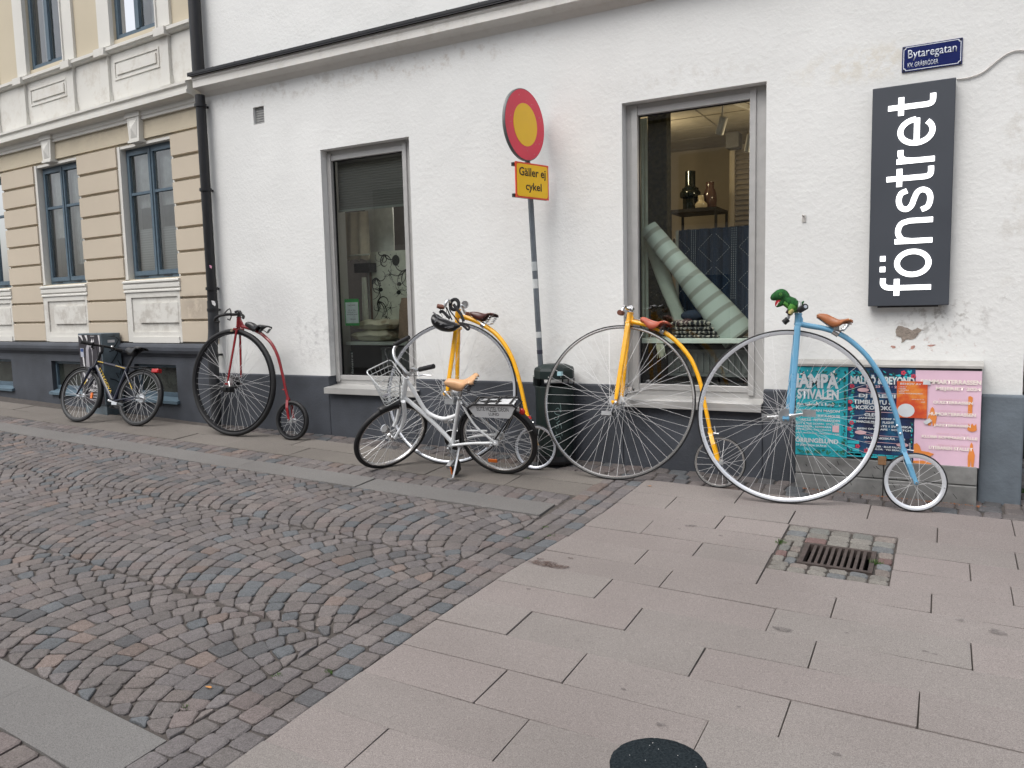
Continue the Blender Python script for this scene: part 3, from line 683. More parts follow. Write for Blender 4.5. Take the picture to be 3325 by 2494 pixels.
# folded blankets
m,n,b=mk('woven_blanket'); g=n.nodes.new('ShaderNodeNewGeometry'); wv=n.nodes.new('ShaderNodeTexWave'); wv.bands_direction='X'; wv.inputs['Scale'].default_value=9; wv.inputs['Distortion'].default_value=5; wv.inputs['Detail Scale'].default_value=4; n.links.new(g.outputs['Position'],wv.inputs['Vector'])
r=ramp(n,wv.outputs['Color'],.45,(.012,.013,.018),.9,(.36,.33,.29)); n.links.new(r.outputs[0],b.inputs['Base Color']); b.inputs['Roughness'].default_value=.95
def folded(x0,x1,y0,y1,z0,z1,mat,label,name='folded_blanket',cat='blanket'):
    q=MB(); n_=16; h=(z1-z0)/2; rd=random.Random(len(label)+int(z0*1000)); rings=[]
    for i in range(13):
        s=i/12; x=x0+(x1-x0)*s; e=min(1,(1-abs(2*s-1)**6)**.5+.25); rings.append([(x,(y0+y1)/2+(y1-y0)/2*(abs(math.cos(t_))**.5)*(1 if math.cos(t_)>0 else -1),z0+h+h*e*(abs(math.sin(t_))**.6)*(1 if math.sin(t_)>0 else -1)+rd.uniform(-.0015,.0015)) for t_ in [2*math.pi*k/n_ for k in range(n_)]])
    q.loft(rings); return tag(q.build(name,mat,smooth=True),label,cat)
zz=-.268
for k,(dx,lab) in enumerate(((0,'bottom blanket of the folded black and cream stack on the window shelf'),(.01,'second blanket from the bottom of the folded black and cream stack'),(.0,'third blanket from the bottom of the folded black and cream stack'),(-.01,'topmost blanket of the folded black and cream stack under the rolls'))):
    h=(.026,.028,.03,.045)[k]; folded(-1.80+dx,-1.40+dx*2,.26,.52,zz,zz+h,m,lab); zz+=h+.001
fringe=MB(); rd=random.Random(8)
(fa,fb_)=(-1.886,-0.290)
for k in range(26):
    x=fa-.02+.045*rd.random(); fringe.tube([(x,.215+.01*rd.random(),fb_),(x+.012+rd.uniform(-.01,.02),.20,fb_-.05),(x+.02+rd.uniform(-.015,.03),.198,fb_-.11-.02*rd.random())],[.004,.004,.0015],5)
tag(fringe.build('tassel',M_('cream_yarn',(.42,.42,.34),.95)),'cream yarn tassel hanging over the window shelf edge','tassel')
q=MB(); q.ball((-1.66,.34,-.105),.075,14,(1.25,.8,.6)); q.ball((-1.6,.36,-.06),.05,12,(1,.8,.6))
tag(q.build('fabric_bag',M_('navy_fabric',(.012,.02,.04),.9,var=.4,vs=50,bs=60,bst=.6),smooth=True),'crumpled navy fabric bundle on top of the folded blankets','bundle')
# rack with vases behind
rk=M_('rack_black',(.025,.022,.02),.5)
(ra,rb),(rc,rd_)=[(-2.287,0.950),(-1.838,0.859)]
rack=empty('metal_rack','black metal rack holding vases and fabric rolls at the back of the shop','rack',loc=((ra+rc)/2,1.75,-1.15))
rw=(rc-ra)/2; RT=rd_+1.15
q=MB(); q.box(-rw,0,RT-.03,rw,.42,RT); q.build('shelf',rk,rack)
q=MB(); q.box(-rw,0,RT-.36,rw,.42,RT-.34); q.build('shelf',rk,rack)
for x in (-rw,rw-.022):
    for y in (0,.40):
        q=MB(); q.box(x,y,0,x+.022,y+.02,RT-.031); q.build('post',rk,rack)
rz=RT-1.15
def vase(x,y,z,prof,mat,label,n=28):
    q=MB(); q.lathe([(a*.78,b*.78) for a,b in prof],n); o=q.build('vase',mat,smooth=True); o.location=(x,y,z); return tag(o,label,'vase')
gg=M_('green_black_glass',(.003,.006,.003),.08,spec=.8,var=.1)
def XW(px,py,Y): return None
(vx,vz),(v2,v3),(v4,v5)=[(-2.126,0.971),(-2.007,0.934),(-1.966,0.925)]
vase(vx,1.9,rz,[(.085,0),(.09,.005),(.09,.13),(.085,.14),(.115,.15),(.125,.17),(.125,.205),(.115,.225),(.10,.235),(.098,.26),(.07,.275),(.062,.29),(.062,.46),(.058,.463)],gg,'tall stepped black green glass vase on the shop rack')
vase(v2,1.84,rz,[(.05,0),(.066,.01),(.074,.035),(.07,.06),(.045,.08),(.036,.095),(.036,.155),(.03,.157)],M_('cream_glaze',(.55,.47,.33),.2,var=.05),'small cream bottle vase on the shop rack')
vase(v4,2.0,rz,[(.06,0),(.075,.02),(.082,.12),(.08,.19),(.06,.24),(.048,.26),(.05,.33),(.045,.332)],M_('brown_glass',(.10,.055,.045),.12,var=.1,spec=.7),'brown rounded glass vase behind the cream one')
ym=M_('mustard_fabric',(.42,.27,.05),.85); pm=M_('rust_fabric',(.30,.15,.09),.85); cmn=M_('cream_fabric',(.5,.46,.38),.85)
hz=rz-.34
for (x,y,z,mt,lab) in ((.12,1.74,.085,ym,'mustard fabric roll lying on top of the others in the shop rack'),(.2,1.73,.032,pm,'rust fabric roll lying lowest at the right of the rack'),(.03,1.74,.03,cmn,'cream and dark fabric roll in the rack left of the mustard one'),(.10,1.735,.03,pm,'narrow brown fabric roll with open end under the mustard one')):
    A=(ra+x*.8+.04,y-.03,hz+z+.02); roll('fabric_roll',A,(A[0]+.40,y+.30,hz+z+.02),.036,.036,mt,lab,hollow=ind,lumps=.002)
# louvre, loudspeaker, track spots
sl_=M_('louvre_wood',(.28,.24,.19),.7)
lv=empty('louvre_shutter','beige slatted louvre at the back right of the shop','shutter'); (la,lb),(lc,ld)=[(-1.800,1.448),(-1.599,0.680)]
for k in range(16):
    z=ld+(lb-ld)*k/16; q=MB(); q.box(la,2.3,z,lc,2.32,z+.006); q.add([(la,2.28,z),(lc,2.28,z),(lc,2.32,z+(lb-ld)/16*.95),(la,2.32,z+(lb-ld)/16*.95)],[(0,1,2,3)]); q.build('slat',sl_,lv)
q=MB(); q.box(la-.05,2.27,ld,la-.002,2.34,lb); q.build('stile',inm,lv)
(sa,sb),(sc_,sd_)=[(-1.849,1.577),(-1.774,1.429)]
q=MB(); q.box(sa,2.1,sd_,sc_+.05,2.25,sb); o=tag(q.build('loudspeaker',M_('grey_speaker',(.16,.155,.15),.6)),'grey box loudspeaker high in the back corner of the shop','speaker'); bv=o.modifiers.new('b','BEVEL'); bv.width=.012; bv.segments=2
wm=M_('lamp_white',(.6,.58,.54),.4)
tl=empty('track_light','white ceiling track with two angled spot heads','track light')
(ta,tb),(tc_,td_)=[(-1.590,1.491),(-1.404,1.326)]
q=MB(); q.box(0,0,0,.035,.9,.03); 
ang=math.atan2(.9,.25)
o=q.build('track',wm,tl); o.location=(ta,.95,Z1-.035); o.rotation_euler=(0,0,-.25)
for (px) in ((ta-.02,1.0,tb-.08,-.35),(tc_-.05,1.3,td_-.02,-.25)):
    h=empty('spot_head',None,None); h.parent=tl; h.location=px[:3]; h.rotation_euler=(0.25,px[3]*-1,0)
    q=MB(); q.lathe([(.030,-.075),(.034,-.07),(.034,.06),(.028,.066)],20); o=q.build('spot_head',wm,tl,smooth=True); o.location=px[:3]; o.rotation_euler=(.25,-px[3],0)
    q=MB(); q.tube([(px[0],px[1],px[2]+.03),(px[0]+.01,px[1],Z1-.03)],.008,8); q.build('spot_stem',wm,tl)
    bpy.data.objects.remove(h)
# moss panel and white curtain at the left of that window
msm=M_('moss_panel',(.045,.042,.018),.95,var=.7,vs=26,bs=40,bst=1,bd=.03)
(ma,mb_),(mc,md_)=[(-2.232,1.587),(-2.069,0.596)]
q=MB(); n_=14
for i in range(n_):
    for j in range(30):
        pass
q.box(ma,1.0,-1.1,mc,1.12,Z1-.01); tag(q.build('moss_panel',msm),'tall dark mossy green panel inside the large window','panel')
def curtain(name,x0,x1,y,z0,z1,mat,label,amp=.012,k=40,flare=0):
    q=MB(); N=24; R=[]
    for i in range(9):
        s=i/8; z=z1+(z0-z1)*s; R.append([(x0-flare*s+(x1-x0+2*flare*s)*j/N,y+amp*math.sin(j*k/N+s*.7)*(.5+s*.6),z+.01*math.sin(j*.9)*(s if i==8 else 0)) for j in range(N+1)])
    for i in range(8):
        for j in range(N): q.quad(R[i][j],R[i][j+1],R[i+1][j+1],R[i+1][j])
    return tag(q.build(name,mat,smooth=True),label,'curtain' if 'curtain' in name else 'fabric')
(ka,kb),(kc,kd)=[(-2.080,1.411),(-2.036,0.255)]
curtain('curtain',ka-.02,kc,.42,-.27,kb,M_('sheer_white',(.42,.46,.40),.9),'pale curtain edge down the left side of the large window',.008,14)
# things in the left-hand window
(wa,wb_),(wc,wd_)=[(-5.118,0.949),(-4.883,-0.189)]
board('side_panel',-4.93,-4.60,.56,.58,-.3,1.40,M_('side_white',(.6,.61,.58),.8),'white side panel inside the narrow left window','panel')
bg_=M_('beige_linen',(.60,.53,.42),.92,bs=150,bst=.3,var=.1)
(wa,wb_),(wc,wd_)=[(-5.065,0.922),(-4.755,0.442)]
curtain('draped_fabric',wa,wc-.02,.42,wd_+.03,wb_,bg_,'beige fabric draped high in the narrow left window',.02,16,flare=.02)
(wa,wb_),(wc,wd_)=[(-4.881,0.304),(-4.808,-0.144)]
curtain('draped_fabric',wa+.01,wc-.01,.40,wd_,wb_,M_('white_linen',(.65,.65,.58),.92,bs=150,bst=.3),'white apron cloth hanging from a hook in the narrow left window',.012,9,flare=.02)
(wa,wb_),(wc,wd_)=[(-4.962,0.438),(-4.768,0.350)]
board('black_box',wa,wc,.40,.5,wd_,wb_,black,'black box bracket on the white side panel','bracket')
(wa,wb_),(wc,wd_)=[(-5.000,0.514),(-4.749,0.515)]
q=MB(); q.tube([(wa,.38,wb_),(wc,.38,wb_)],.009,8); tag(q.build('hanging_rail',M_('cream_rail',(.5,.5,.44),.5),smooth=True),'thin cream rail in front of the draped beige fabric','rail')
(wa,wb_),(wc,wd_)=[(-4.832,0.545),(-4.404,-0.110)]
oc=empty('printed_panel','cream fabric panel printed with black sea creatures in the narrow left window','fabric panel')
q=MB(); q.box(wa,.50,wd_-.05,wc+.12,.51,wb_); q.build('fabric',M_('cream_print',(.70,.72,.63),.9),oc)
q=MB(); rd=random.Random(21); W_=wc+.1-wa; Hh=wb_-wd_
def pos(u,v): return (wa+u*W_,.4985,wd_+v*Hh)
def arm(u,v,ang,L,cur,r):
    pts=[]; x,z=u*W_,v*Hh
    for k in range(12):
        pts.append((wa+min(max(x,.006),W_-.006),.4985,wd_+min(max(z,.0),Hh-.006))); x+=math.cos(ang)*L/12; z+=math.sin(ang)*L/12; ang+=cur*(1+k*.12)
    q.tube(pts,[r*(1-.07*k) for k in range(12)],4,flat=.25)
for (u,v,s) in ((.1,.62,1),(.78,.72,1.1),(.12,.28,1),(.85,.25,1.1),(.3,.95,.8)):
    for k in range(8): arm(u,v,rd.uniform(-3,0.2) if v>.3 else rd.uniform(-2.4,1),.24*s*rd.uniform(.7,1.2),rd.choice((-1,1))*rd.uniform(.1,.3),.0085)
for (u,v,r) in ((.56,.86,.045),):
    q.ball(pos(u,v),r,14,(1,.04,1.15))
for (u,v) in ((.42,.66),(.4,.18),(.3,.05),(.62,.42),(.9,.52)):
    for k in range(7):
        a=k*6.28/7; arm(u,v,a,.09,rd.uniform(-.2,.2),.004)
for _ in range(36): q.ball(pos(rd.uniform(.05,.95),rd.uniform(.03,.95)),rd.uniform(.003,.007),6,(1,.1,.7))
for (u,v) in ((.62,.52),(.6,.4),(.2,.45)): q.ball(pos(u,v),.026,12,(1,.05,.75))
o=q.build('print',M_('print_black',(.03,.032,.028),.9),oc); o['kind']='stuff'
q=MB(); q.box(wa-.03,.505,wd_-.1,wa-.002,.53,wb_-.12); tag(q.build('wooden_upright',M_('brown_wood',(.22,.14,.09),.7,bs=40)),'narrow brown wooden upright left of the printed panel','post')
def pillow(cx,cy,cz,w,d,h,mat,label,M=None,sag=.0):
    q=MB(); n_=20; R=[]
    for i in range(11):
        v=-1+2*i/10; ring=[]
        top_=[];bot=[]
        for j in range(n_+1):
            u=-1+2*j/n_; th=((1-u**4)*(1-v**4))**.6*h/2
            px=u*w/2*(1-.06*(1-abs(v))); 
            top_.append((px,v*d/2,th+.006*math.sin(u*7+v*5))); bot.append((px,v*d/2,-th))
        R.append((top_,bot))
    for i in range(10):
        for j in range(n_):
            for s in (0,1): q.quad(R[i][s][j],R[i][s][j+1],R[i+1][s][j+1],R[i+1][s][j])
    o=q.build('pillow',mat,smooth=True); o.location=(cx,cy,cz)
    if M: o.rotation_euler=M
    return tag(o,label,'pillow')
m,n,b=mk('leaf_print_cushion'); g=n.nodes.new('ShaderNodeNewGeometry'); v=n.nodes.new('ShaderNodeTexVoronoi'); v.inputs['Scale'].default_value=9; n.links.new(g.outputs['Position'],v.inputs['Vector']); r=ramp(n,v.outputs['Distance'],.3,(.42,.36,.26),.45,(.66,.63,.50)); n.links.new(r.outputs[0],b.inputs['Base Color']); b.inputs['Roughness'].default_value=.92
pillow(-4.66,.38,-.245,.46,.34,.11,m,'lower of two cream leaf print pillows stacked on the shelf')
pillow(-4.65,.38,-.145,.46,.34,.10,m,'upper of two cream leaf print pillows stacked on the shelf')
brn=M_('brown_linen',(.36,.26,.20),.93,var=.12,vs=60,bs=130,bst=.4)
pillow(-4.335,.40,-.10,.20,.40,.13,brn,'upright brown linen pillow beside the stacked cream ones',(math.radians(82),0,0))
pillow(-4.155,.42,-.09,.16,.42,.13,brn,'darker brown pillow at the right edge of the narrow window',(math.radians(84),0,.1))
# pleated blind top of the left window
m,n,b=mk('pleated_blind'); g=n.nodes.new('ShaderNodeNewGeometry'); wv=n.nodes.new('ShaderNodeTexWave'); wv.bands_direction='Z'; wv.inputs['Scale'].default_value=14; wv.inputs['Distortion'].default_value=.0; n.links.new(g.outputs['Position'],wv.inputs['Vector']); r=ramp(n,wv.outputs['Color'],.0,(.26,.245,.235),1,(.33,.315,.305)); n.links.new(r.outputs[0],b.inputs['Base Color']); b.inputs['Roughness'].default_value=.85; bump(n,b,wv.outputs['Color'],.4,.008)
(wa,wb_),(wc,wd_)=[(-4.931,0.906),(-4.172,0.867)]
bl_=empty('pleated_blind','dark grey pleated blind drawn partly down in the narrow window','blind')
q=MB(); q.box(-4.93,.19,wb_+.012,-4.02,.198,1.40); q.build('pleats',m,bl_); q=MB(); q.box(-4.93,.182,wb_-.008,-4.02,.205,wb_+.011); q.build('bottom_rail',M_('blind_rail',(.42,.44,.42),.5),bl_)
# green notice behind the glass, with lettering
(wa,wb_),(wc,wd_)=[(-4.865,0.099),(-4.701,-0.147)]
nt_=empty('window_notice','white notice with green border inside the narrow left window','notice'); q=MB(); q.box(wa,.132,wd_,wc,.138,wb_); q.build('card',M_('green_card',(.03,.42,.09),.6),nt_)
(wa2,wb2),(wc2,wd2)=[(-4.856,0.068),(-4.705,-0.123)]
q=MB(); q.box(wa2+.004,.128,wd2,wc2,.1315,wb2); q.build('sheet',M_('paper',(.80,.86,.88),.8),nt_)
ink=M_('print_ink',(.03,.03,.035),.8)
hN=wb2-wd2; wN=wc2-wa2
for s_,a_,b_,z_,k_ in (('Hej! Hallå!',.2,.8,.82,.07),('På vår lista',.25,.8,.60,.05),('kuddar, gardiner',.12,.88,.50,.05),('Välkomna och handla',.06,.92,.40,.05),('Välkomna!',.3,.8,.17,.05)): textobj('lettering',s_,(wa2+.004+wN*a_,wd2+hN*z_,wa2+wN*b_,wd2+hN*(z_+k_)),ink,nt_,.1275,depth=0)
dec=empty('window_lettering','vertical white shop name lettering at lower left of the narrow window','lettering'); (wa,wb_),(wc,wd_)=[(-4.811,-0.392),(-4.786,-0.591)]
q=MB(); q.box(wa-.002,.1195,wd_-.01,wc+.01,.1205,wb_+.01); q.build('film',black,dec)
textobj('lettering','fönstret',(wa+.004,wd_,wc+.004,wb_),M_('white_vinyl',(.7,.7,.7),.6),dec,.1190,vert=True,depth=0,bold=.01)
# ------------------------------------------------------------------ black downpipes
def clip_ring(mb,x,y,z,r): mb.tube([(x,y,z-.012),(x,y,z+.012)],r,16)
px,py=-6.372,-.085
dp=empty('downpipe','black downpipe between the tan and white house fronts','downpipe',loc=(px,py,0))
q=MB(); q.tube([(0,0,2.276),(0,0,6)],.058,16); q.build('upper_pipe',black,dp,smooth=True)
q=MB(); q.tube([(0,0,2.10),(0,0,.12)],.046,16); q.build('middle_pipe',black,dp,smooth=True)
q=MB(); q.tube(catmull([(0,0,.12),(0,0,0),(.0,-.01,-.2),(.0,-.03,-.32),(.0,-.035,-.45),(0,-.035,-.9),(0,-.035,-1.0),(.0,-.06,-1.08),(0,-.10,-1.11)],4),.052,16); q.build('boot_pipe',M_('pipe_worn',(.022,.024,.028),.45,var=.4,vs=9),dp,smooth=True)
for z in (2.0,1.2,.24,.03,-.42):
    q=MB(); q.tube([(0,(-.035 if z<-.3 else 0),z-.014),(0,(-.035 if z<-.3 else 0),z+.014)],.058,16); q.box(-.012,.02,z-.01,.012,.09,z+.01); q.build('bracket',black,dp,smooth=True)
irregular('torn_sticker',[(-6.327,0.121),(-6.284,0.116),(-6.266,0.087),(-6.280,0.064),(-6.314,0.084)],-.135,M_('sticker_white',(.55,.55,.55),.7),None,.001,.001); 
o=bpy.data.objects['torn_sticker']; tag(o,'torn white sticker remnant on the black downpipe','sticker')
irregular('pink_sticker',[(-6.325,0.469),(-6.289,0.457),(-6.298,0.431),(-6.319,0.445)],-.135,M_('sticker_pink',(.5,.22,.32),.7),None,.001,.0005); tag(bpy.data.objects['pink_sticker'],'small pink sticker on the black downpipe','sticker')
q=MB(); q.tube([(.485,.15,6),(.480,.15,-.40),(.482,.15,-.52),(.52,.12,-.66),(.52,.12,-1.22)],[.052]*5,14); tag(q.build('downpipe',black,smooth=True),'dark downpipe just round the right corner of the shop','downpipe')
# ------------------------------------------------------------------ tan building on the left, local frame: x along the front (right +), y into the wall
tb=empty('tan_building','tan rusticated town house with cream trim and blue windows','building')
phi=math.atan2(-0.07073,1.0)
tb.location=(-6.5,0,0); tb.rotation_euler=(0,0,phi)
tanm=plaster('tan_render',(.53,.47,.36),[(-6.75,.10,.3,.2,(.36,.31,.25),.7,.4,8),(-8,2.1,3,.25,(.38,.33,.26),.45,.45,5)],.25)
tans=plaster('tan_block_render',(.52,.455,.365),[(-6.7,.06,.3,.18,(.34,.29,.24),.7,.38,8)],.2)
crm=plaster('cream_trim',(.64,.63,.59),[(-8,.0,4,.25,(.36,.33,.29),.6,.45,6),(-8,2.5,4,.4,(.46,.42,.36),.5,.5,5)],.25)
UP=1.77; A0,A1=-1.44,-.46; HZ0,HZ1=.385,1.815
tw=MB(); holes=[(A0-UP*k,HZ0,A1-UP*k,HZ1) for k in range(0,4)]+[(-1.36-UP*k,2.92,-.56-UP*k,4.9) for k in range(4)]
wallgrid(tw,-8.5,.1,-.31,7,holes,0,.22); tw.build('wall',tanm,tb)
blue=M_('blue_grey_joinery',(.075,.115,.15),.55,var=.15,vs=20)
resg=glassm('old_window_glass',(.93,.97,.97),2.6)
cz=[1.826,1.588,1.352,1.112,.873,.634,.397,.163,-.072,-.308]
blk=[]
def block(u0,u1,z0,z1):
    q=MB(); t=.010; e=.009
    a,b,c,d=u0+.001,u1-.001,z0+t*.75,z1-t*.75
    q.add([(a,-.002,c),(b,-.002,c),(b,-.002,d),(a,-.002,d),(a+.001,-.03,c+e),(b-.001,-.03,c+e),(b-.001,-.03,d-e),(a+.001,-.03,d-e)],[(4,5,6,7),(0,1,5,4),(1,2,6,5),(2,3,7,6),(3,0,4,7)])
    q.build('ashlar_block',tans,tb)
for i in range(9):
    block(A1+.002,-.005,cz[i+1],cz[i])
    for k in range(4): block(A1-UP*(k+1),A0-UP*k,cz[i+1],cz[i])
q=MB(); q.box(-8.5,-.022,cz[0]+.012,0,-.002,2.03); q.build('frieze',tanm,tb)
def tcor(prof,name,x0=-8.5,x1=.0,mat=crm): return cornice(x0,x1,prof,mat,tb,name)
tcor([(.0,2.025),(.05,2.025),(.05,2.05),(.062,2.062),(.062,2.10),(.09,2.118),(.15,2.126),(.15,2.162),(.138,2.168),(.138,2.198),(.158,2.215),(.158,2.240),(.03,2.285),(.0,2.285)],'cornice',x1=.03)
tcor([(.0,2.775),(.05,2.785),(.06,2.80),(.075,2.806),(.075,2.838),(.0,2.872)],'sill_course',x1=.03)
q=MB(); q.box(-8.5,-.018,2.286,.02,-.001,2.774); q.build('pedestal_zone',crm,tb)
for k in range(4):
    o_=-UP*k
    for (a,b) in ((-1.585+o_,-1.435+o_),(-.50+o_,-.36+o_)):
        q=MB(); q.box(a,-.05,2.33,b,-.0185,2.765); q.box(a-.02,-.065,2.286,b+.02,-.0185,2.36); q.box(a-.012,-.058,2.36,b+.012,-.0185,2.385); q.box(a-.02,-.1,2.766,b+.02,-.0185,2.842)
        o=q.build('pedestal',crm,tb)
    q=MB(); # moulded panel
    a,b,c,d=-1.36+o_,-.555+o_,2.50,2.70
    for (w_,y_) in ((0,.027),):
        q.box(a,-y_,c,b,-.0185,c+.02); q.box(a,-y_,d-.02,b,-.0185,d); q.box(a,-y_,c+.02,a+.02,-.0185,d-.02); q.box(b-.02,-y_,c+.02,b,-.0185,d-.02)
    q.box(a+.05,-.03,c+.05,b-.05,-.0185,d-.05)
    q.build('panel',crm,tb)
    # keystones
    q=MB(); c0=-1.0+o_-.005
    for y_,(w0,w1,z0,z1) in ((.075,(.115,.085,1.81,2.125)),): q.add([(c0-w1,-.0,z0),(c0+w1,-.0,z0),(c0+w0,-.0,z1),(c0-w0,-.0,z1),(c0-w1,-y_,z0),(c0+w1,-y_,z0),(c0+w0,-y_,z1),(c0-w0,-y_,z1)],[(0,1,5,4),(1,2,6,5),(2,3,7,6),(3,0,4,7),(4,5,6,7)])
    q.box(c0-.13,-.085,2.06,c0+.13,-.001,2.118); q.add([(c0-.055,-.077,1.85),(c0+.055,-.077,1.85),(c0+.07,-.077,2.03),(c0-.07,-.077,2.03),(c0,-.105,1.94)],[(0,1,4),(1,2,4),(2,3,4),(3,0,4)])
    q.box(c0-.10,-.085,1.803,c0+.10,-.001,1.828); q.build('keystone',crm,tb)
    # white jambs, sill, apron
    q=MB(); a,b=A0+o_,A1+o_
    q.box(a-.003,-.012,HZ0,a+.05,.2,HZ1-.002); q.box(b-.02,-.004,HZ0,b+.003,.2,HZ1-.002); q.box(a+.05,-.004,HZ1-.03,b-.02,.2,HZ1-.002); q.build('jamb',crm,tb)
    cornice(a-.012,b+.03,[(-.1,.385),(.03,.372),(.055,.362),(.055,.345),(.038,.335),(.045,.315),(.045,.285),(.03,.27),(.042,.258),(.042,.242),(-.0,.24),(-.1,.24)],crm,tb,'sill')
    q=MB(); q.box(a+.0,-.014,-.30,b,-.001,.238)
    q.box(a+.0,-.028,-.30,a+.10,-.0145,.238); q.box(b-.04,-.028,-.30,b,-.0145,.238); q.box(a+.1,-.03,.185,b-.04,-.0145,.238); q.box(a+.10,-.028,-.30,b-.04,-.0145,-.19); q.box(a+.10,-.04,-.305,b-.04,-.028,-.24)
    q.box(a+.24,-.032,-.09,b+.0-.04,-.0145,.12); q.build('apron',crm,tb)
    # window joinery with two lights each of two panes
    fa,fb2_=a+.052,b-.02; f0,f1=HZ0+.004,HZ1-.032; Y=.06
    q=MB(); t=.028
    q.box(fa,Y,f0,fa+t,Y+.06,f1); q.box(fb2_-t,Y,f0,fb2_,Y+.06,f1); q.box(fa+t,Y,f1-t,fb2_-t,Y+.06,f1); q.box(fa+t,Y,f0,fb2_-t,Y+.06,f0+.035)
    win=q.build('window',blue,tb); mid=(fa+fb2_)/2
    for (x0,x1) in ((fa+t+.002,mid-.006),(mid+.006,fb2_-t-.002)):
        q=MB(); w_=.036; yb=Y-.012
        q.box(x0,yb,f0+.037,x0+w_,Y+.045,f1-t-.002); q.box(x1-w_,yb,f0+.037,x1,Y+.045,f1-t-.002); q.box(x0+w_,yb,f1-t-.04,x1-w_,Y+.045,f1-t-.002); q.box(x0+w_,yb,f0+.037,x1-w_,Y+.045,f0+.085)
        zm=1.305; q.box(x0+w_,yb+.004,zm-.014,x1-w_,Y+.04,zm+.014); q.build('casement',blue,win)
        q=MB(); q.box(mid-.012,Y-.022,f0+.037,mid+.012,Y-.013,f1-t); 
        for (c,d) in ((f0+.085,zm-.014),(zm+.014,f1-t-.04)):
            g_=MB(); g_.quad((x0+w_,Y+.012,c),(x1-w_,Y+.012,c),(x1-w_,Y+.012,d),(x0+w_,Y+.012,d)); g_.build('pane',resg,win)
            g_=MB(); g_.box(x0+w_,Y+.013,c,x0+w_+.012,Y+.03,d); g_.build('glazing_bead',M_('bead_white',(.45,.47,.47),.6),win)
        h_=MB(); h_.tube([(x0+.12,Y-.02,f0+.02),(x0+.2,Y-.03,f0+.018),(x0+.26,Y-.02,f0+.02)],.006,6); h_.build('stay_hook',black,win)
    q.build('meeting_bead',blue,win)
    # half-height blind inside and dim room
    q=MB()
    for s in (0,1):
        x0=fa+t+.03 if s==0 else mid+.03; x1=mid-.04 if s==0 else fb2_-t-.02
        q.box(x0,.12,f0+.06,x1,.126,.93 if k==0 else .50)
    pb=MATS.get('pale_pleats')
    if not pb:
        m,n,b_=mk('pale_pleats'); g=n.nodes.new('ShaderNodeNewGeometry'); wv=n.nodes.new('ShaderNodeTexWave'); wv.bands_direction='Z'; wv.inputs['Scale'].default_value=12; n.links.new(g.outputs['Position'],wv.inputs['Vector']); r=ramp(n,wv.outputs['Color'],0,(.48,.50,.49),1,(.62,.64,.63)); n.links.new(r.outputs[0],b_.inputs['Base Color']); MATS['pale_pleats']=pb=m
    if k==0: q.build('blind',pb,win)
    q=MB(); q.quad((a,.5,HZ0),(b,.5,HZ0),(b,.5,HZ1),(a,.5,HZ1)); q.quad((a,.2201,HZ0),(a,.5,HZ0),(a,.5,HZ1),(a,.2201,HZ1)); q.quad((b,.2201,HZ0),(b,.5,HZ0),(b,.5,HZ1),(b,.2201,HZ1)); q.quad((a,.2201,HZ0),(b,.2201,HZ0),(b,.5,HZ0),(a,.5,HZ0)); q.quad((a,.2201,HZ1),(b,.2201,HZ1),(b,.5,HZ1),(a,.5,HZ1)); q.build('room_behind',M_('dim_room',(.46,.48,.47),.9,var=.3,vs=2),win)
    q=MB()
    if True:
        N=10
        for s,(c0_,w2) in enumerate(((fa+t+.03,mid-fa-t-.07),(mid+.03,fb2_-mid-t-.05))):
            R=[[(c0_+w2*j/N,.14+.008*math.sin(j*1.6),z) for j in range(N+1)] for z in ((1.16 if k==0 else (.62 if s else .95)),HZ1-.04)]
            for j in range(N): q.quad(R[0][j],R[0][j+1],R[1][j+1],R[1][j])
        q.build('net_curtain',M_('net_curtain',(.62,.64,.62),.9),win)
    # upper window
    a,b=-1.36+o_,-.56+o_; q=MB()
    q.box(a-.25,-.03,2.872,a,-.001,4.95); q.box(b,-.03,2.872,b+.22,-.001,4.95); q.box(a-.02,-.045,2.872,a-.001,-.0301,4.95); q.box(b+.001,-.045,2.872,b+.02,-.0301,4.95); q.build('surround',crm,tb)
    q=MB(); t=.05; Y=.03
    q.box(a,Y,2.9205,a+t,Y+.06,4.9); q.box(b-t,Y,2.9205,b,Y+.06,4.9); q.box(a+t,Y,2.9205,b-t,Y+.06,2.975); mid=(a+b)/2; q.box(mid-.035,Y-.01,2.975,mid+.035,Y+.06,4.9); uw=q.build('window',blue,tb)
    for x0,x1 in ((a+t,mid-.035),(mid+.035,b-t)):
        g_=MB(); g_.quad((x0,Y+.02,2.975),(x1,Y+.02,2.975),(x1,Y+.02,4.9),(x0,Y+.02,4.9)); g_.build('pane',resg,uw)
        g_=MB(); g_.box(x0,Y+.022,2.975,x0+.014,Y+.04,4.9); g_.build('glazing_bead',MATS['bead_white'],uw)
        g_=MB(); N=8; R=[[(x0+.02+.12*j/N,.16+.015*math.sin(j*1.9),z) for j in range(N+1)] for z in (2.95,4.9)]
        for j in range(N): g_.quad(R[0][j],R[0][j+1],R[1][j+1],R[1][j])
        g_.build('curtain',MATS['net_curtain'],uw)
    g_=MB(); g_.quad((a,.45,2.9),(b,.45,2.9),(b,.45,4.95),(a,.45,4.95)); g_.quad((a,.221,2.9),(a,.45,2.9),(a,.45,4.95),(a,.221,4.95)); g_.quad((b,.221,2.9),(b,.45,2.9),(b,.45,4.95),(b,.221,4.95)); g_.build('room_behind',MATS['dim_room'],uw)
q=MB(); q.box(-1.402,-.015,1.14,-1.385,-.002,1.30); 
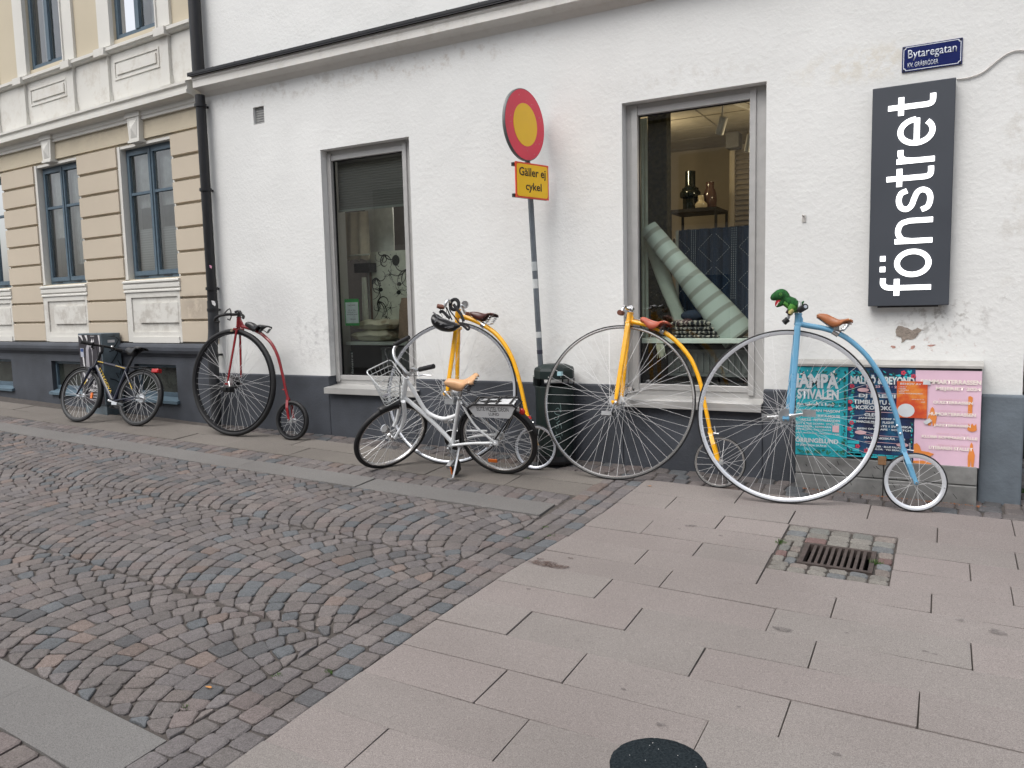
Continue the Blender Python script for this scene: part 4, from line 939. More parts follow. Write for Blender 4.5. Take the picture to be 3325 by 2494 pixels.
# plinth of the tan building
tp=MB(); bh=[(-1.37-UP*k,-.95,-.60-UP*k,-.541) for k in range(4)]
wallgrid(tp,-8.5,.05,-1.6,-.45,bh,-.03,.2); tp.quad((.05,-.03,-1.6),(.05,.3,-1.6),(.05,.3,-.45),(.05,-.03,-.45)); tp.build('plinth',plm,tb)
cornice(-8.5,.03,[(.0,-.309),(.045,-.312),(.075,-.325),(.088,-.35),(.088,-.385),(.075,-.415),(.05,-.435),(.04,-.452),(.0,-.452)],plm,tb,'plinth_moulding')
for k in range(4):
    a,b=-1.37-UP*k,-.60-UP*k
    q=MB(); q.box(a,.02,-.885,a+.03,.06,-.545); q.box(b-.03,.02,-.885,b,.06,-.545); q.box(a+.03,.02,-.575,b-.03,.06,-.545); q.box(a+.03,.02,-.888,b-.03,.06,-.845); bw=q.build('basement_window',blue,tb)
    q=MB(); q.quad((a+.03,.045,-.845),(b-.03,.045,-.845),(b-.03,.045,-.575),(a+.03,.045,-.575)); q.build('pane',M_('basement_glass',(.03,.035,.03),.15,var=.4,vs=6,spec=.6),bw)
    q=MB(); q.add([(a-.04,.03,-.888),(b+.03,.03,-.888),(b+.03,-.065,-.925),(a-.04,-.065,-.925),(a-.04,-.065,-.955),(b+.03,-.065,-.955),(a-.04,.03,-.94),(b+.03,.03,-.94)],[(0,1,2,3),(3,2,5,4),(4,5,7,6),(0,3,4,6),(1,2,5,7)]); q.build('sill',M_('blue_sill',(.085,.13,.165),.5),bw)
# ------------------------------------------------------------------ signs on and before the wall
enamel=M_('sign_slate',(.045,.052,.065),.55,var=.06,vs=3)
lit=emis('lit_letters',(1,1,1),1.0)
ss_=empty('shop_sign','tall dark slate grey light box sign reading fönstret upwards in white letters','sign')
(a0,b0),(a1,b1),(a2,b2)=[(-0.423,1.275),(0.017,1.265),(-0.409,-0.054)]
q=MB(); q.box(a0,-.075,b2,a1+.006,-.012,b0); o=q.build('box',enamel,ss_); bv=o.modifiers.new('b','BEVEL'); bv.width=.004; bv.segments=2
(t0,u0),(t1,u1)=[(-0.318,0.009),(-0.071,1.204)]
def ribbon(mb,P,w,f,y0,y1,closed=False):
    n=len(P); L=[];Rr=[]
    for i in range(n):
        a=P[(i-1)%n] if (closed or i>0) else P[i]; b=P[(i+1)%n] if (closed or i<n-1) else P[i]
        d=math.hypot(b[0]-a[0],b[1]-a[1]); nx,ny=-(b[1]-a[1])/d,(b[0]-a[0])/d
        L.append(f(P[i][0]+nx*w/2,P[i][1]+ny*w/2)); Rr.append(f(P[i][0]-nx*w/2,P[i][1]-ny*w/2))
    vs=[(p[0],y,p[1]) for y in (y0,y1) for p in L+Rr]; m=2*n; fs=[]
    for i in range(n if closed else n-1):
        k=(i+1)%n; fs+=[(i,k,n+k,n+i),(m+i,m+n+i,m+n+k,m+k),(i,m+i,m+k,k),(n+i,n+k,m+n+k,m+n+i)]
    if not closed: fs+=[(0,n,m+n,m),(n-1,m+n-1,m+2*n-1,2*n-1)]
    mb.add(vs,fs)
SC=(u1-u0)/5.82; XB=t1-.02*SC
def sm(P): return [(v.x,v.y) for v in catmull([(a,b,0) for a,b in P],6)]
def ovl(a0_,a1_,n_=32): return [(.43+.34*math.cos(math.radians(a0_+(a1_-a0_)*k/n_)),.5+.42*math.sin(math.radians(a0_+(a1_-a0_)*k/n_))) for k in range(n_+1)]
SW=.152
tee=[[(.24,1.26),(.24,.24)]+sm([(.24,.24),(.27,.13),(.36,.09),(.53,.09)])[1:],[(0,.915),(.52,.915)]]
GL=[(0,[[(.235,0),(.235,1.05)]+sm([(.235,1.05),(.26,1.2),(.36,1.29),(.53,1.29)])[1:],[(0,.915),(.50,.915)]]),
 (.53,['O',[(.19,1.31),(.35,1.31)],[(.51,1.31),(.67,1.31)]]),
 (1.52,[[(.09,0),(.09,1)],sm([(.09,.55),(.15,.80),(.36,.915),(.60,.84),(.685,.62)])+[(.685,0)]]),
 (2.43,[sm([(.66,.70),(.58,.86),(.38,.915),(.18,.85),(.12,.70),(.22,.575),(.42,.505),(.60,.42),(.66,.28),(.57,.13),(.37,.085),(.16,.15),(.08,.31)])]),
 (3.22,tee),(3.86,[[(.09,0),(.09,1)],sm([(.09,.55),(.13,.78),(.24,.89),(.42,.90)])]),
 (4.36,[ovl(2,318),[(.10,.485),(.80,.485)]]),(5.28,tee)]
for gi,(ox,strokes) in enumerate(GL):
    q=MB(); f=lambda a,b: (XB-b*SC, u0+(ox+a)*SC)
    for si,P in enumerate(strokes):
        d_=.0004*si
        if P=='O': ribbon(q,ovl(0,360,36)[:-1],SW,f,-.0795-d_,-.0755,True)
        else: ribbon(q,P,SW if gi!=1 else .150,f,-.0795-d_,-.0755)
    q.build('letter',lit,ss_)
for z in (b0-.02,b2+.02):
    q=MB(); q.box(a0+.05,-.0119,z-.03,a1-.05,-.0,z+.01); q.build('wall_bracket',black,ss_)
cb=[(0.026,1.279),(0.076,1.277),(0.130,1.287),(0.164,1.301),(0.197,1.325),(0.230,1.352),(0.268,1.377),(0.291,1.387),(0.315,1.392),(0.338,1.390),(0.371,1.385)]
q=MB(); q.tube(catmull([(a,-.008,b) for a,b in cb]+[(cb[-1][0]+.05,-.008,cb[-1][1])],4),.0045,8); tag(q.build('sign_cable',M_('cable_white',(.55,.53,.50),.5),smooth=True),'thin off-white cable running from the slate sign up across the wall','cable')
st_=empty('street_sign','blue enamel street name sign with white border above the slate shop sign','sign')
(a0,b0),(a1,b1)=[(-0.271,1.508),(0.056,1.359)]
b0,b1=1.514,1.361; a0,a1=-.268,.052
bl2=M_('enamel_blue',(.012,.020,.105),.12,var=.04,spec=.6); wh=M_('enamel_white',(.62,.66,.72),.25,var=.03)
q=MB(); q.box(a0,-.010,b1,a1,-.001,b0); o=q.build('plate',bl2,st_); bv=o.modifiers.new('b','BEVEL'); bv.width=.003; bv.segments=2
q=MB(); e=.009; r_=.014
def notch(e,r):
    x0,x1,z0,z1=a0+e,a1-e,b1+e,b0-e; L=[]
    for (cx,cz,s0) in ((x0,z0,90),(x1,z0,180),(x1,z1,270),(x0,z1,0)):
        L+=[(cx+r*math.cos(math.radians(s0-k*15*1)),cz+r*math.sin(math.radians(s0-k*15))) for k in range(7)]
    return L
o1,o2=notch(.007,.012),notch(.011,.012); n_=len(o1)
q.add([(p[0],-.0108,p[1]) for p in o1]+[(p[0],-.0108,p[1]) for p in o2],[(i,(i+1)%n_,(i+1)%n_+n_,i+n_) for i in range(n_)]); q.build('border',wh,st_)
textobj('lettering','Bytaregatan',(a0+.032,b1+.062,a1-.030,b0-.026),wh,st_,-.0108,bold=.004,depth=.0006)
textobj('lettering','KV. GRÅBRÖDER',(a0+.032,b1+.024,a0+.195,b1+.060),wh,st_,-.0108,bold=.004,depth=.0006)
for (x,z) in ((a0+.01,b1+.01),(a1-.01,b1+.01),(a0+.01,b0-.01),(a1-.01,b0-.01)):
    q=MB(); q.tube([(x,-.013,z),(x,-.009,z)],.005,8); q.build('screw',black,st_)
# no-entry sign on a leaning pole
galv=M_('painted_pole_grey',(.135,.155,.175),.45,.2,var=.2,vs=12)
tsn=empty('traffic_sign','round red and yellow no-entry sign with text plate on a leaning grey pole','traffic sign',loc=(-2.70,-.12,-1.23))
def rel(x,y,z): return (x+2.70,y+.12,z+1.23)
q=MB(); q.tube([rel(-2.685,-.11,-1.25),rel(-2.714,-.13,-.45),rel(-2.735,-.20,.785),rel(-2.752,-.27,1.56)],.021,6); q.build('pole',galv,tsn)
for (za,zb_,m_) in ((.262,.33,M_('sticker_a',(.42,.45,.46),.6)),(.13,.20,M_('sticker_b',(.55,.57,.57),.6)),(-.37,-.34,M_('sticker_c',(.03,.03,.05),.6)),(-.245,-.20,M_('sticker_b',(.55,.57,.57),.6))):
    def pp(z): s=(z+.45)/1.235; return rel(-2.714-.021*s,-.13-.07*s,z)
    q=MB(); q.tube([pp(za),pp(zb_)],.0225,6,cap=False); q.build('sticker',m_,tsn)
red_s=M_('sign_red',(.80,.040,.085),.35,var=.05,vs=4); yel_s=M_('sign_yellow',(1.0,.58,.010),.35,var=.05,vs=4); back_s=M_('sign_back',(.16,.17,.17),.5,.5)
def smat(x,y,z,a): # local x along the plate, local -y its face
    return Matrix(((math.cos(a),-math.sin(a),0,x+2.70),(math.sin(a),math.cos(a),0,y+.12),(0,0,1,z+1.23),(0,0,0,1)))
A=1.455; M=smat(-2.729,-.29,1.314,A)
def disc(r,y0,y1,n=64):
    q=MB(); q.lathe([(r,y0),(r,y1)],n,ax='y'); return q
q=MB(); q.lathe([(.242,.012),(.256,.012),(.256,-.006),(.252,-.010),(.250,-.010)],72,ax='y'); q.build('rim',back_s,tsn,M=M,smooth=True)
disc(.2495,-.0112,-.005).build('face',red_s,tsn,M=M); disc(.152,-.0125,-.0113).build('centre',yel_s,tsn,M=M)
q=MB(); q.box(-.13,.012,-.10,.13,.03,-.07); q.box(-.13,.012,.07,.13,.03,.10); q.build('clamp',back_s,tsn,M=M)
rd=random.Random(4); q=MB()
for _ in range(14):
    t_=rd.uniform(0,6.28); r0=rd.uniform(.17,.235); q.box(r0*math.cos(t_),-.0118,r0*math.sin(t_),r0*math.cos(t_)+rd.uniform(.002,.008),-.0113,r0*math.sin(t_)+rd.uniform(.002,.006))
o=q.build('scratches',M_('scratch',(.6,.4,.38),.6),tsn,M=M)
A=1.262; M=smat(-2.675,-.285,.907,A)
q=MB(); q.box(-.17,-.004,-.127,.17,.004,.127); o=q.build('text_plate',M_('plate_red',(.75,.08,.03),.4,var=.04),tsn,M=M)
q=MB(); rr=.018; w_,h_=.158,.115
P=[]
for (cx,cz,s0) in ((w_-rr,h_-rr,0),(-w_+rr,h_-rr,90),(-w_+rr,-h_+rr,180),(w_-rr,-h_+rr,270)):
    P+=[(cx+rr*math.cos(math.radians(s0+15*k)),cz+rr*math.sin(math.radians(s0+15*k))) for k in range(7)]
q.prism(P,-.0056,-.0042); q.build('plate_face',yel_s,tsn,M=M)
q=MB(); q.box(-.18,.005,.095,.172,.03,.12); q.box(-.18,.005,-.125,.172,.03,-.10); q.build('rail',black,tsn,M=M)
tx=M_('sign_text',(.045,.02,.008),.6)
textobj('lettering','Gäller ej',(-.137,.012,.137,.092),tx,tsn,-.0062,bold=.018,depth=.0004,M=M)
textobj('lettering','cykel',(-.072,-.085,.092,-.012),tx,tsn,-.0062,bold=.018,depth=.0004,M=M)
# litter bin
bg=M_('bin_green',(.004,.013,.012),.5,var=.25,vs=8)
lb=empty('litter_bin','dark green round litter bin with a lid at the foot of the sign pole','litter bin',loc=(-2.578,-.172,-1.19))
q=MB(); q.lathe([(.02,.06),(.14,.06),(.142,.075),(.146,.58),(.140,.585),(.139,.50),(.02,.49)],40); q.build('body',bg,lb,smooth=True)
q=MB(); q.lathe([(.152,.640),(.155,.645),(.155,.700),(.146,.722),(.09,.745),(.01,.749)],10); q.build('lid',bg,lb)
for t_ in (200,160,20,-20,90):
    q=MB(); a=math.radians(t_); q.tube([(.143*math.cos(a),.143*math.sin(a),.57),(.15*math.cos(a),.15*math.sin(a),.64)],.006,6) if t_ in(200,160,90) else q.tube([(.143*math.cos(a),.143*math.sin(a),.57),(.15*math.cos(a),.15*math.sin(a),.64)],.004,6)
    q.build('post',black,lb)
q=MB(); q.box(-.155,-.05,.58,-.125,.05,.66); q.build('hinge_block',bg,lb)
for x in (-.12,.03,.11):
    y=-math.sqrt(.160**2-x*x)*.985; q=MB(); q.ball((x,y-.002,.66),.005,8); q.build('rivet',M_('rivet',(.5,.5,.48),.4,.4),lb)
q=MB(); q.box(.095,-.147,.672,.13,-.120,.70); o=q.build('sticker',M_('sticker_blue',(.35,.55,.60),.6),lb)
sc_m=M_('scratched_tag',(.16,.24,.23),.7)
def stroke(mb,pts,r,cyl=None,y=-.154):
    P=[]
    for (x,z) in pts:
        if cyl:
            t_=x/cyl; P.append((cyl*math.sin(t_),-cyl*math.cos(t_)-.001,z))
        else: P.append((x,y,z))
    mb.tube(P,r,5)
q=MB(); gx=lambda u:(u-355)*.00063; gzz=lambda v:.585-(v-470)*.000585
for S_ in ([(525,675),(535,740),(535,790)],[(470,755),(500,735),(520,760),(530,790)],[(455,790),(480,820),(520,830)],[(470,850),(450,880),(480,890),(510,860),(500,840)],[(520,900),(480,930),(500,960),(530,940)],[(460,960),(480,1000),(500,985),(495,930)],[(530,940),(540,1000)],[(470,1040),(480,1080),(540,1060),(545,1100)],[(460,1120),(520,1100),(530,1140)],[(480,1210),(500,1250),(520,1240)]): stroke(q,[(gx(u),gzz(v)) for u,v in S_],.0022,cyl=.150)
q.build('graffiti',sc_m,lb)
q=MB(); q.lathe([(.15,.0),(.155,.02),(.15,.06)],30); q.build('foot',black,lb)
# poster box with stone base at the right
pbx=empty('poster_box','low masonry box against the wall carrying pasted event posters','box')
gs=M_('grey_stone_base',(.17,.17,.165),.8,var=.35,vs=9,bs=40,bst=.4,bd=.004)
YF=-.125
q=MB(); q.box(-.835,YF+.004,-1.02,.205,-.0205,-.435); q.build('board',M_('board_dark',(.06,.06,.06),.8),pbx)
q=MB(); q.add([(-.85,0,-.395),(.215,0,-.395),(.215,YF-.01,-.418),(-.85,YF-.01,-.418),(.215,YF-.01,-.432),(-.85,YF-.01,-.432),(.215,0,-.432),(-.85,0,-.432)],[(0,1,2,3),(3,2,4,5),(1,6,4,2),(0,3,5,7),(5,4,6,7)]); q.build('ledge',M_('ledge_grey',(.38,.37,.35),.85,var=.15,vs=12),pbx)
for (z0,z1,y_) in ((-1.137,-1.025,-.135),(-1.29,-1.142,-.150)):
    for (x0,x1) in ((-.835,-.31),(-.305,.20)):
        q=MB(); q.box(x0,y_,z0,x1,-.03,z1); o=q.build('stone_block',gs,pbx); bv=o.modifiers.new('b','BEVEL'); bv.width=.005; bv.segments=2
rd=random.Random(12); q=MB()
for _ in range(34):
    x=rd.uniform(-.8,.17); z=rd.choice((rd.uniform(-1.13,-1.04),rd.uniform(-1.25,-1.15))); y_=-.1357 if z>-1.14 else -.1507
    L=rd.uniform(.012,.05); a=rd.uniform(-1.4,-.9); w_=rd.uniform(.002,.006); q.add([(x,y_,z),(x+w_,y_,z),(x+w_+L*math.cos(a),y_,z+L*math.sin(a)*.7),(x+L*math.cos(a),y_,z+L*math.sin(a)*.7)],[(0,1,2,3)])
o=q.build('scuff_marks',M_('scuff',(.03,.03,.03),.9),pbx)
rust=M_('rust_litter',(.20,.075,.03),.9,var=.4,vs=60)
q=MB(); rd=random.Random(2)
for _ in range(140):
    x=rd.uniform(-.8,.25); y=-.155-abs(rd.gauss(0,.012)); z=gz(x,y)-.002; s_=rd.uniform(.002,.007); q.add([(x,y,z),(x+s_*2,y-s_*.4,z+.001),(x+s_,y+s_,z+.006)],[(0,1,2)])
tag(q.build('rust_debris',rust),'rusty brown debris along the foot of the poster box','debris',kind='stuff')
def poster(label,x0,x1,z0,z1,mat,y=YF):
    r_=empty('poster',label,'poster',group='posters pasted on the low box')
    q=MB(); N,K=16,20; rd=random.Random(int(x0*1000)); V_=[]
    for j in range(K+1):
        for i in range(N+1):
            u,v=i/N,j/K; V_.append((x0+(x1-x0)*u,y-.0004-.0006*(1+math.sin(v*23+u*6+x0*9))*(.3+u*v)-.0003*(1+math.sin(u*31+v*7)),z0+(z1-z0)*v))
    q.add(V_,[(j*(N+1)+i,j*(N+1)+i+1,(j+1)*(N+1)+i+1,(j+1)*(N+1)+i) for j in range(K) for i in range(N)]); q.build('sheet',mat,r_,smooth=True); return r_
def teal(name,a,b,c):
    m,n,b_=mk(name); g=n.nodes.new('ShaderNodeNewGeometry'); t=tex(n,'Noise',9,5,vec=g.outputs['Position']); r=n.nodes.new('ShaderNodeValToRGB'); e=r.color_ramp.elements
    e[0].position=.38; e[0].color=(*a,1); e[1].position=.62; e[1].color=(*c,1); x=e.new(.5); x.color=(*b,1); n.links.new(t.outputs['Fac'],r.inputs[0]); n.links.new(r.outputs[0],b_.inputs['Base Color']); b_.inputs['Roughness'].default_value=.55; return m
tealm=teal('teal_print',(.01,.26,.31),(.015,.38,.45),(.02,.46,.54)); navym=teal('navy_print',(.008,.012,.045),(.01,.03,.10),(.01,.10,.20)); pinkp=M_('pink_print',(.72,.50,.61),.6,var=.06,vs=5); orp=teal('orange_print',(.50,.05,.02),(.60,.09,.02),(.70,.24,.04))
off=M_('poster_offwhite',(.60,.64,.66),.6,var=.04); green_p=M_('poster_green',(.02,.14,.08),.6,var=.3,vs=20); cream_p=M_('poster_cream',(.82,.74,.68),.6,var=.05); orange_p=M_('poster_orange',(.72,.24,.05),.6,var=.06); red_p=M_('poster_red',(.55,.05,.09),.6); pale_p=M_('poster_pale_pink',(.66,.42,.45),.6); dk_p=M_('poster_dark',(.01,.03,.05),.6); te_p=M_('poster_teal',(.02,.40,.47),.6,var=.15)
TY=YF-.0065
p1=poster('teal and green summer festival poster, leftmost on the low box',-.838,-.525,-1.02,-.437,tealm)
p2=poster('dark blue and teal concert poster in the middle of the low box',-.523,-.142,-1.012,-.437,navym)
p3=poster('pink poster with cream lettering and orange figures on the low box',-.143,.207,-1.03,-.447,pinkp)
def T(par,s,box,mat,bold=.0,y=TY): textobj('lettering',s,box,mat,par,y,bold=bold+.012,depth=.0)
def flatp(par,pts,mat,name='print',y=TY+.001):
    q=MB(); q.add([(a,y,b) for a,b in pts],[tuple(range(len(pts)))]); return q.build(name,mat,par)
def ell(cx,cz,rx,rz,n=20): return [(cx+rx*math.cos(6.2832*k/n),cz+rz*math.sin(6.2832*k/n)) for k in range(n)]
rd=random.Random(31)
def scatter(par,x0,x1,z0,z1,n,mats,rmin,rmax,y=TY+.0012):
    for m_ in mats:
        q=MB()
        for _ in range(n//len(mats)):
            cx,cz=rd.uniform(x0+rmax,x1-rmax),rd.uniform(z0+rmax,z1-rmax); r=rd.uniform(rmin,rmax); a=rd.uniform(0,3.14); k=rd.uniform(.25,.6)
            P=[]
            for i in range(8):
                t_=6.283*i/8; X=r*math.cos(t_); Z=r*k*math.sin(t_); P.append((cx+X*math.cos(a)-Z*math.sin(a),y-rd.uniform(0,.0004),cz+X*math.sin(a)+Z*math.cos(a)))
            q.add(P,[tuple(range(8))])
        o_=q.build('print',m_,par); o_['kind']='stuff'
scatter(p1,-.838,-.525,-.56,-.445,90,(green_p,dk_p,te_p,cream_p),.004,.013); scatter(p1,-.56,-.525,-1.0,-.45,60,(green_p,te_p,dk_p),.004,.014); scatter(p1,-.838,-.525,-.705,-.655,50,(green_p,dk_p,te_p,cream_p),.004,.011); scatter(p1,-.838,-.525,-1.015,-.965,50,(green_p,te_p),.006,.016)
flatp(p1,[(-.838,-.70),(-.56,-.70),(-.56,-.965),(-.838,-.965)],te_p,y=TY+.0022)
T(p1,'IAMPA',(-.838,-.575,-.580,-.482),off,.03); T(p1,'STIVALEN',(-.83,-.648,-.578,-.582),off,.03); T(p1,'mat, hantverk & kultur',(-.83,-.692,-.60,-.672),off)
for s_,x0,x1,z,h in (('PALAIS · JAN MASON',-.835,-.57,-.735,.022),('SMALLPARK · ELK-A-MOUSE',-.835,-.568,-.765,.018),('PAULE · FESTIVALBANDEN',-.80,-.568,-.792,.016),('ROY & THE DOWN · STIG DEE',-.835,-.57,-.815,.013),('ORKESTER · REMMARN',-.835,-.62,-.835,.013),('JENNIE FIRST · DAY I DUCKS',-.835,-.62,-.855,.012),('GRO · MARIA DUO · VEMODEN · LARS',-.835,-.57,-.876,.009)): T(p1,s_,(x0,z,x1,z+h),off,.015)
flatp(p1,[(-.612,-.815),(-.572,-.815),(-.572,-.858),(-.612,-.858)],pale_p,y=TY-.0003)
T(p1,'ÖRRINGELUND',(-.838,-.935,-.575,-.898),off,.02); T(p1,'29 JUN 2024 SKÅNE',(-.835,-.962,-.645,-.942),off,.015)
q=MB(); 
scatter(p2,-.523,-.142,-.545,-.44,110,(te_p,green_p,dk_p,te_p),.005,.016); scatter(p2,-.523,-.475,-1.0,-.45,80,(te_p,green_p,te_p),.005,.014); scatter(p2,-.17,-.142,-1.0,-.5,30,(te_p,green_p),.005,.012)
for (x,z) in ((-.50,-.555),(-.508,-.655),(-.508,-.70),(-.498,-.79),(-.51,-.83),(-.46,-.94),(-.41,-.965),(-.19,-.96),(-.21,-.465),(-.155,-.485)):
    q=MB()
    for k in range(5): q.add([(a,TY-.0002,b) for a,b in ell(x+.009*math.cos(k*1.257),z+.009*math.sin(k*1.257),.006,.006,8)],[tuple(range(8))])
    q.build('flower_print',red_p,p2)
for (x0,x1) in [(-.523+.045*k,-.523+.045*k+.041) for k in range(8)]: flatp(p2,[(x0,-1.008),(x1,-1.008),(x1,-.985),(x0,-.985)],te_p,y=TY)
for (x,z,w_,h_) in ((-.52,-.62,.03,.035),(-.52,-.77,.045,.02),(-.522,-.905,.07,.02),(-.522,-.93,.045,.02),(-.522,-.98,.09,.02),(-.49,-.955,.04,.02)): flatp(p2,[(x,z-h_),(x+w_,z-h_),(x+w_,z),(x,z)],te_p,y=TY)
T(p2,'MALMÖ & BEYOND',(-.51,-.54,-.148,-.48),off,.03); T(p2,'22 · 23 · 24 · 25 AUG',(-.42,-.562,-.16,-.547),pale_p,.015)
flatp(p2,ell(-.435,-.578,.034,.013),pale_p); flatp(p2,ell(-.445,-.85,.034,.013),pale_p); flatp(p2,ell(-.205,-.915,.034,.013),pale_p)
for z in (-.592,-.712,-.862,-.905): flatp(p2,[(-.42,z),(-.2,z-.004),(-.2,z-.007),(-.42,z-.003)],pale_p)
for s_,x0,x1,z,h in (('DJ BREMI',-.46,-.25,-.632,.030),('TIMBUKTU &',-.49,-.26,-.668,.028),('KOKOROKO',-.475,-.26,-.702,.026),('CLEO',-.425,-.34,-.745,.022),('JANNINO · JOSEF S',-.46,-.25,-.765,.014),('MARCUS PRICE · FLIGHT',-.47,-.255,-.787,.015),('BEATS I SVENSKA',-.37,-.155,-.81,.014),('BESH ONE · APE · SCRATCH',-.465,-.16,-.83,.012),('MATS INGSKÄR · BO',-.425,-.19,-.888,.017),('WILDER · BLUE PALACE',-.39,-.20,-.94,.012),('DECOLOR · VO BEACH',-.41,-.20,-.957,.011)): T(p2,s_,(x0,z,x1,z+h),off,.025)
T(p2,'BILJETTER: TICKSTER.COM',(-.40,-1.002,-.215,-.991),off,.01)
for s_,x0,x1,z,h in (('SOMMARTERRASSEN',-.115,.204,-.530,.028),('MEJERIET 2024',-.032,.204,-.572,.026),('QUIZTERRASSEN',-.045,.165,-.652,.021),('HUMORTERRASSEN',-.068,.182,-.722,.021),('JAZZTERRASSEN',-.038,.158,-.792,.020),('KLUBB SOMMARSTÄLLE',-.10,.195,-.862,.021),('UTEBAREN STALLET',-.06,.172,-.93,.021)): T(p3,s_,(x0,z,x1,z+h),cream_p,.03,y=TY+.0005)
for s_,z in (('TORSDAGAR 13 JUNI - 4 JULI',-.626),('ONSDAGAR 12 JUNI - 3 JULI',-.696),('TISDAGAR 2 JULI - 6 AUG',-.767),('FREDAGAR 14 JUNI - 9 AUG',-.836),('TORSDAG TILL LÖRDAG',-.905)): T(p3,s_,(-.02,z,.15,z+.008),pale_p,0,y=TY+.0006)
def fig(x,z,h,w_):
    return [(x-w_*.5,z),(x-w_*.55,z+h*.45),(x-w_*.3,z+h*.72),(x-w_*.22,z+h*.9),(x,z+h),(x+w_*.22,z+h*.9),(x+w_*.3,z+h*.72),(x+w_*.6,z+h*.5),(x+w_*.45,z),(x+w_*.1,z),(x,z+h*.3),(x-w_*.15,z)]
flatp(p3,fig(-.047,-.785,.115,.042),orange_p,y=TY+.002); flatp(p3,fig(.165,-1.03,.155,.032),orange_p,y=TY+.002); flatp(p3,[(.14,-.71),(.14,-.60),(.152,-.597),(.163,-.605),(.163,-.71)],orange_p,y=TY+.002)
flatp(p3,ell(.165,-.795,.025,.016),orange_p,y=TY+.002); flatp(p3,[(.143,-.79),(.146,-.762),(.155,-.775),(.165,-.76),(.174,-.775),(.186,-.762),(.188,-.79)],orange_p,y=TY+.0021)
flatp(p3,[(-.142,-.985),(-.142,-.905),(-.125,-.898),(-.11,-.915),(-.10,-.945),(-.06,-.95),(-.03,-.96),(-.06,-.985)],orange_p,y=TY+.002); flatp(p3,[(-.143,-1.025),(-.143,-1.01),(-.09,-1.005),(-.04,-1.02),(-.05,-1.03)],orange_p,y=TY+.002)
sp4=empty('poster','small orange and red notice taped over the larger posters','poster',group=None); sp4['group']='posters pasted on the low box'
(a0,b0),(a1,b1),(a2,b2)=[(-0.244,-0.516),(-0.076,-0.517),(-0.078,-0.743)]
q=MB(); q.box(a0,-.134,b2,a1,-.1325,b0); q.build('sheet',orp,sp4)
for s_,x0,x1,z,h in (('BEHOV AV',.11,.80,.90,.055),('- HJÄLP',.05,.33,.83,.03),('- MUSIK',.05,.30,.785,.03),('- SCEN',.05,.38,.74,.03),('- FRIVILLIGA',.05,.25,.695,.03),('- ANNAN KULTURVERKSAMHET?',.05,.86,.65,.03),('HÖR AV DIG TILL OSS',.5,.9,.50,.025),('LUND',.8,.93,.43,.03)): textobj('lettering',s_,(a0+(a1-a0)*x0,b2+(b0-b2)*z,a0+(a1-a0)*x1,b2+(b0-b2)*(z+h)),off,sp4,-.1344,bold=.015,depth=0)
q=MB(); q.add([(a,-.1345,b) for a,b in ell(a0+(a1-a0)*.32,b2+(b0-b2)*.2,.047,.042,28)],[tuple(range(28))]); q.build('white_disc',off,sp4)
tape=M_('tape_white',(.6,.62,.64),.5)
for pts in ([(-0.103,-0.534),(-0.098,-0.503),(-0.063,-0.511),(-0.060,-0.535)],[(-0.095,-0.765),(-0.062,-0.739),(-0.046,-0.756),(-0.079,-0.781)]): q=MB(); q.add([(a,-.1352,b) for a,b in pts],[(0,1,2,3)]); q.build('tape',tape,sp4)
q=MB(); (a0,b0),(a1,b1)=[(-0.340,-0.993),(-0.293,-1.048)]; q.box(a0,-.139,b1,a1,-.1365,b0); tag(q.build('brown_tape',M_('brown_tape',(.25,.14,.07),.5)),'brown tape strip hanging below the middle poster on the low box','tape')
# black topped bollard at the bottom of the picture
bm_,n,b=mk('rough_black_top'); t=tex(n,'Noise',160,6); r=ramp(n,t.outputs['Fac'],.3,(.004,.007,.010),.75,(.03,.04,.045)); n.links.new(r.outputs[0],b.inputs['Base Color']); b.inputs['Roughness'].default_value=.95; b.inputs['Specular IOR Level'].default_value=.15; bump(n,b,t.outputs['Fac'],1,.006)
(bx0,by0)=(-0.546,-3.862); (bx1,by1)=(-0.645,-3.912)
br=math.hypot(bx1-bx0,by1-by0)
bo=empty('bollard','black round bollard with a rough flat top in the near foreground','bollard',loc=(bx0,by0,gz(bx0,by0)))
Hh=-1.05-gz(bx0,by0); rd=random.Random(1)
q=MB(); rings=[]
for r_,z in ((br*.98,0),(br*.98,Hh-.03),(br,Hh-.012),(br*.985,Hh-.003),(br*.95,Hh),(br*.6,Hh+.001),(br*.25,Hh),(.001,Hh+.0005)):
    rings.append([((r_+(rd.uniform(-.0015,.0015) if z>Hh-.02 and r_>br*.9 else 0))*math.cos(6.2832*k/96),(r_+(rd.uniform(-.001,.001) if r_>br*.9 else 0))*math.sin(6.2832*k/96),z) for k in range(96)])
q.loft(rings); q.build('post',bm_,bo,smooth=True)
q=MB()
for _ in range(9): 
    a,r_=rd.uniform(0,6.28),br*math.sqrt(rd.random())*.85; q.ball((r_*math.cos(a),r_*math.sin(a),Hh+.001),.0011,6)
o=q.build('grit',M_('grit_white',(.6,.6,.6),.6),bo); o['kind']='stuff'
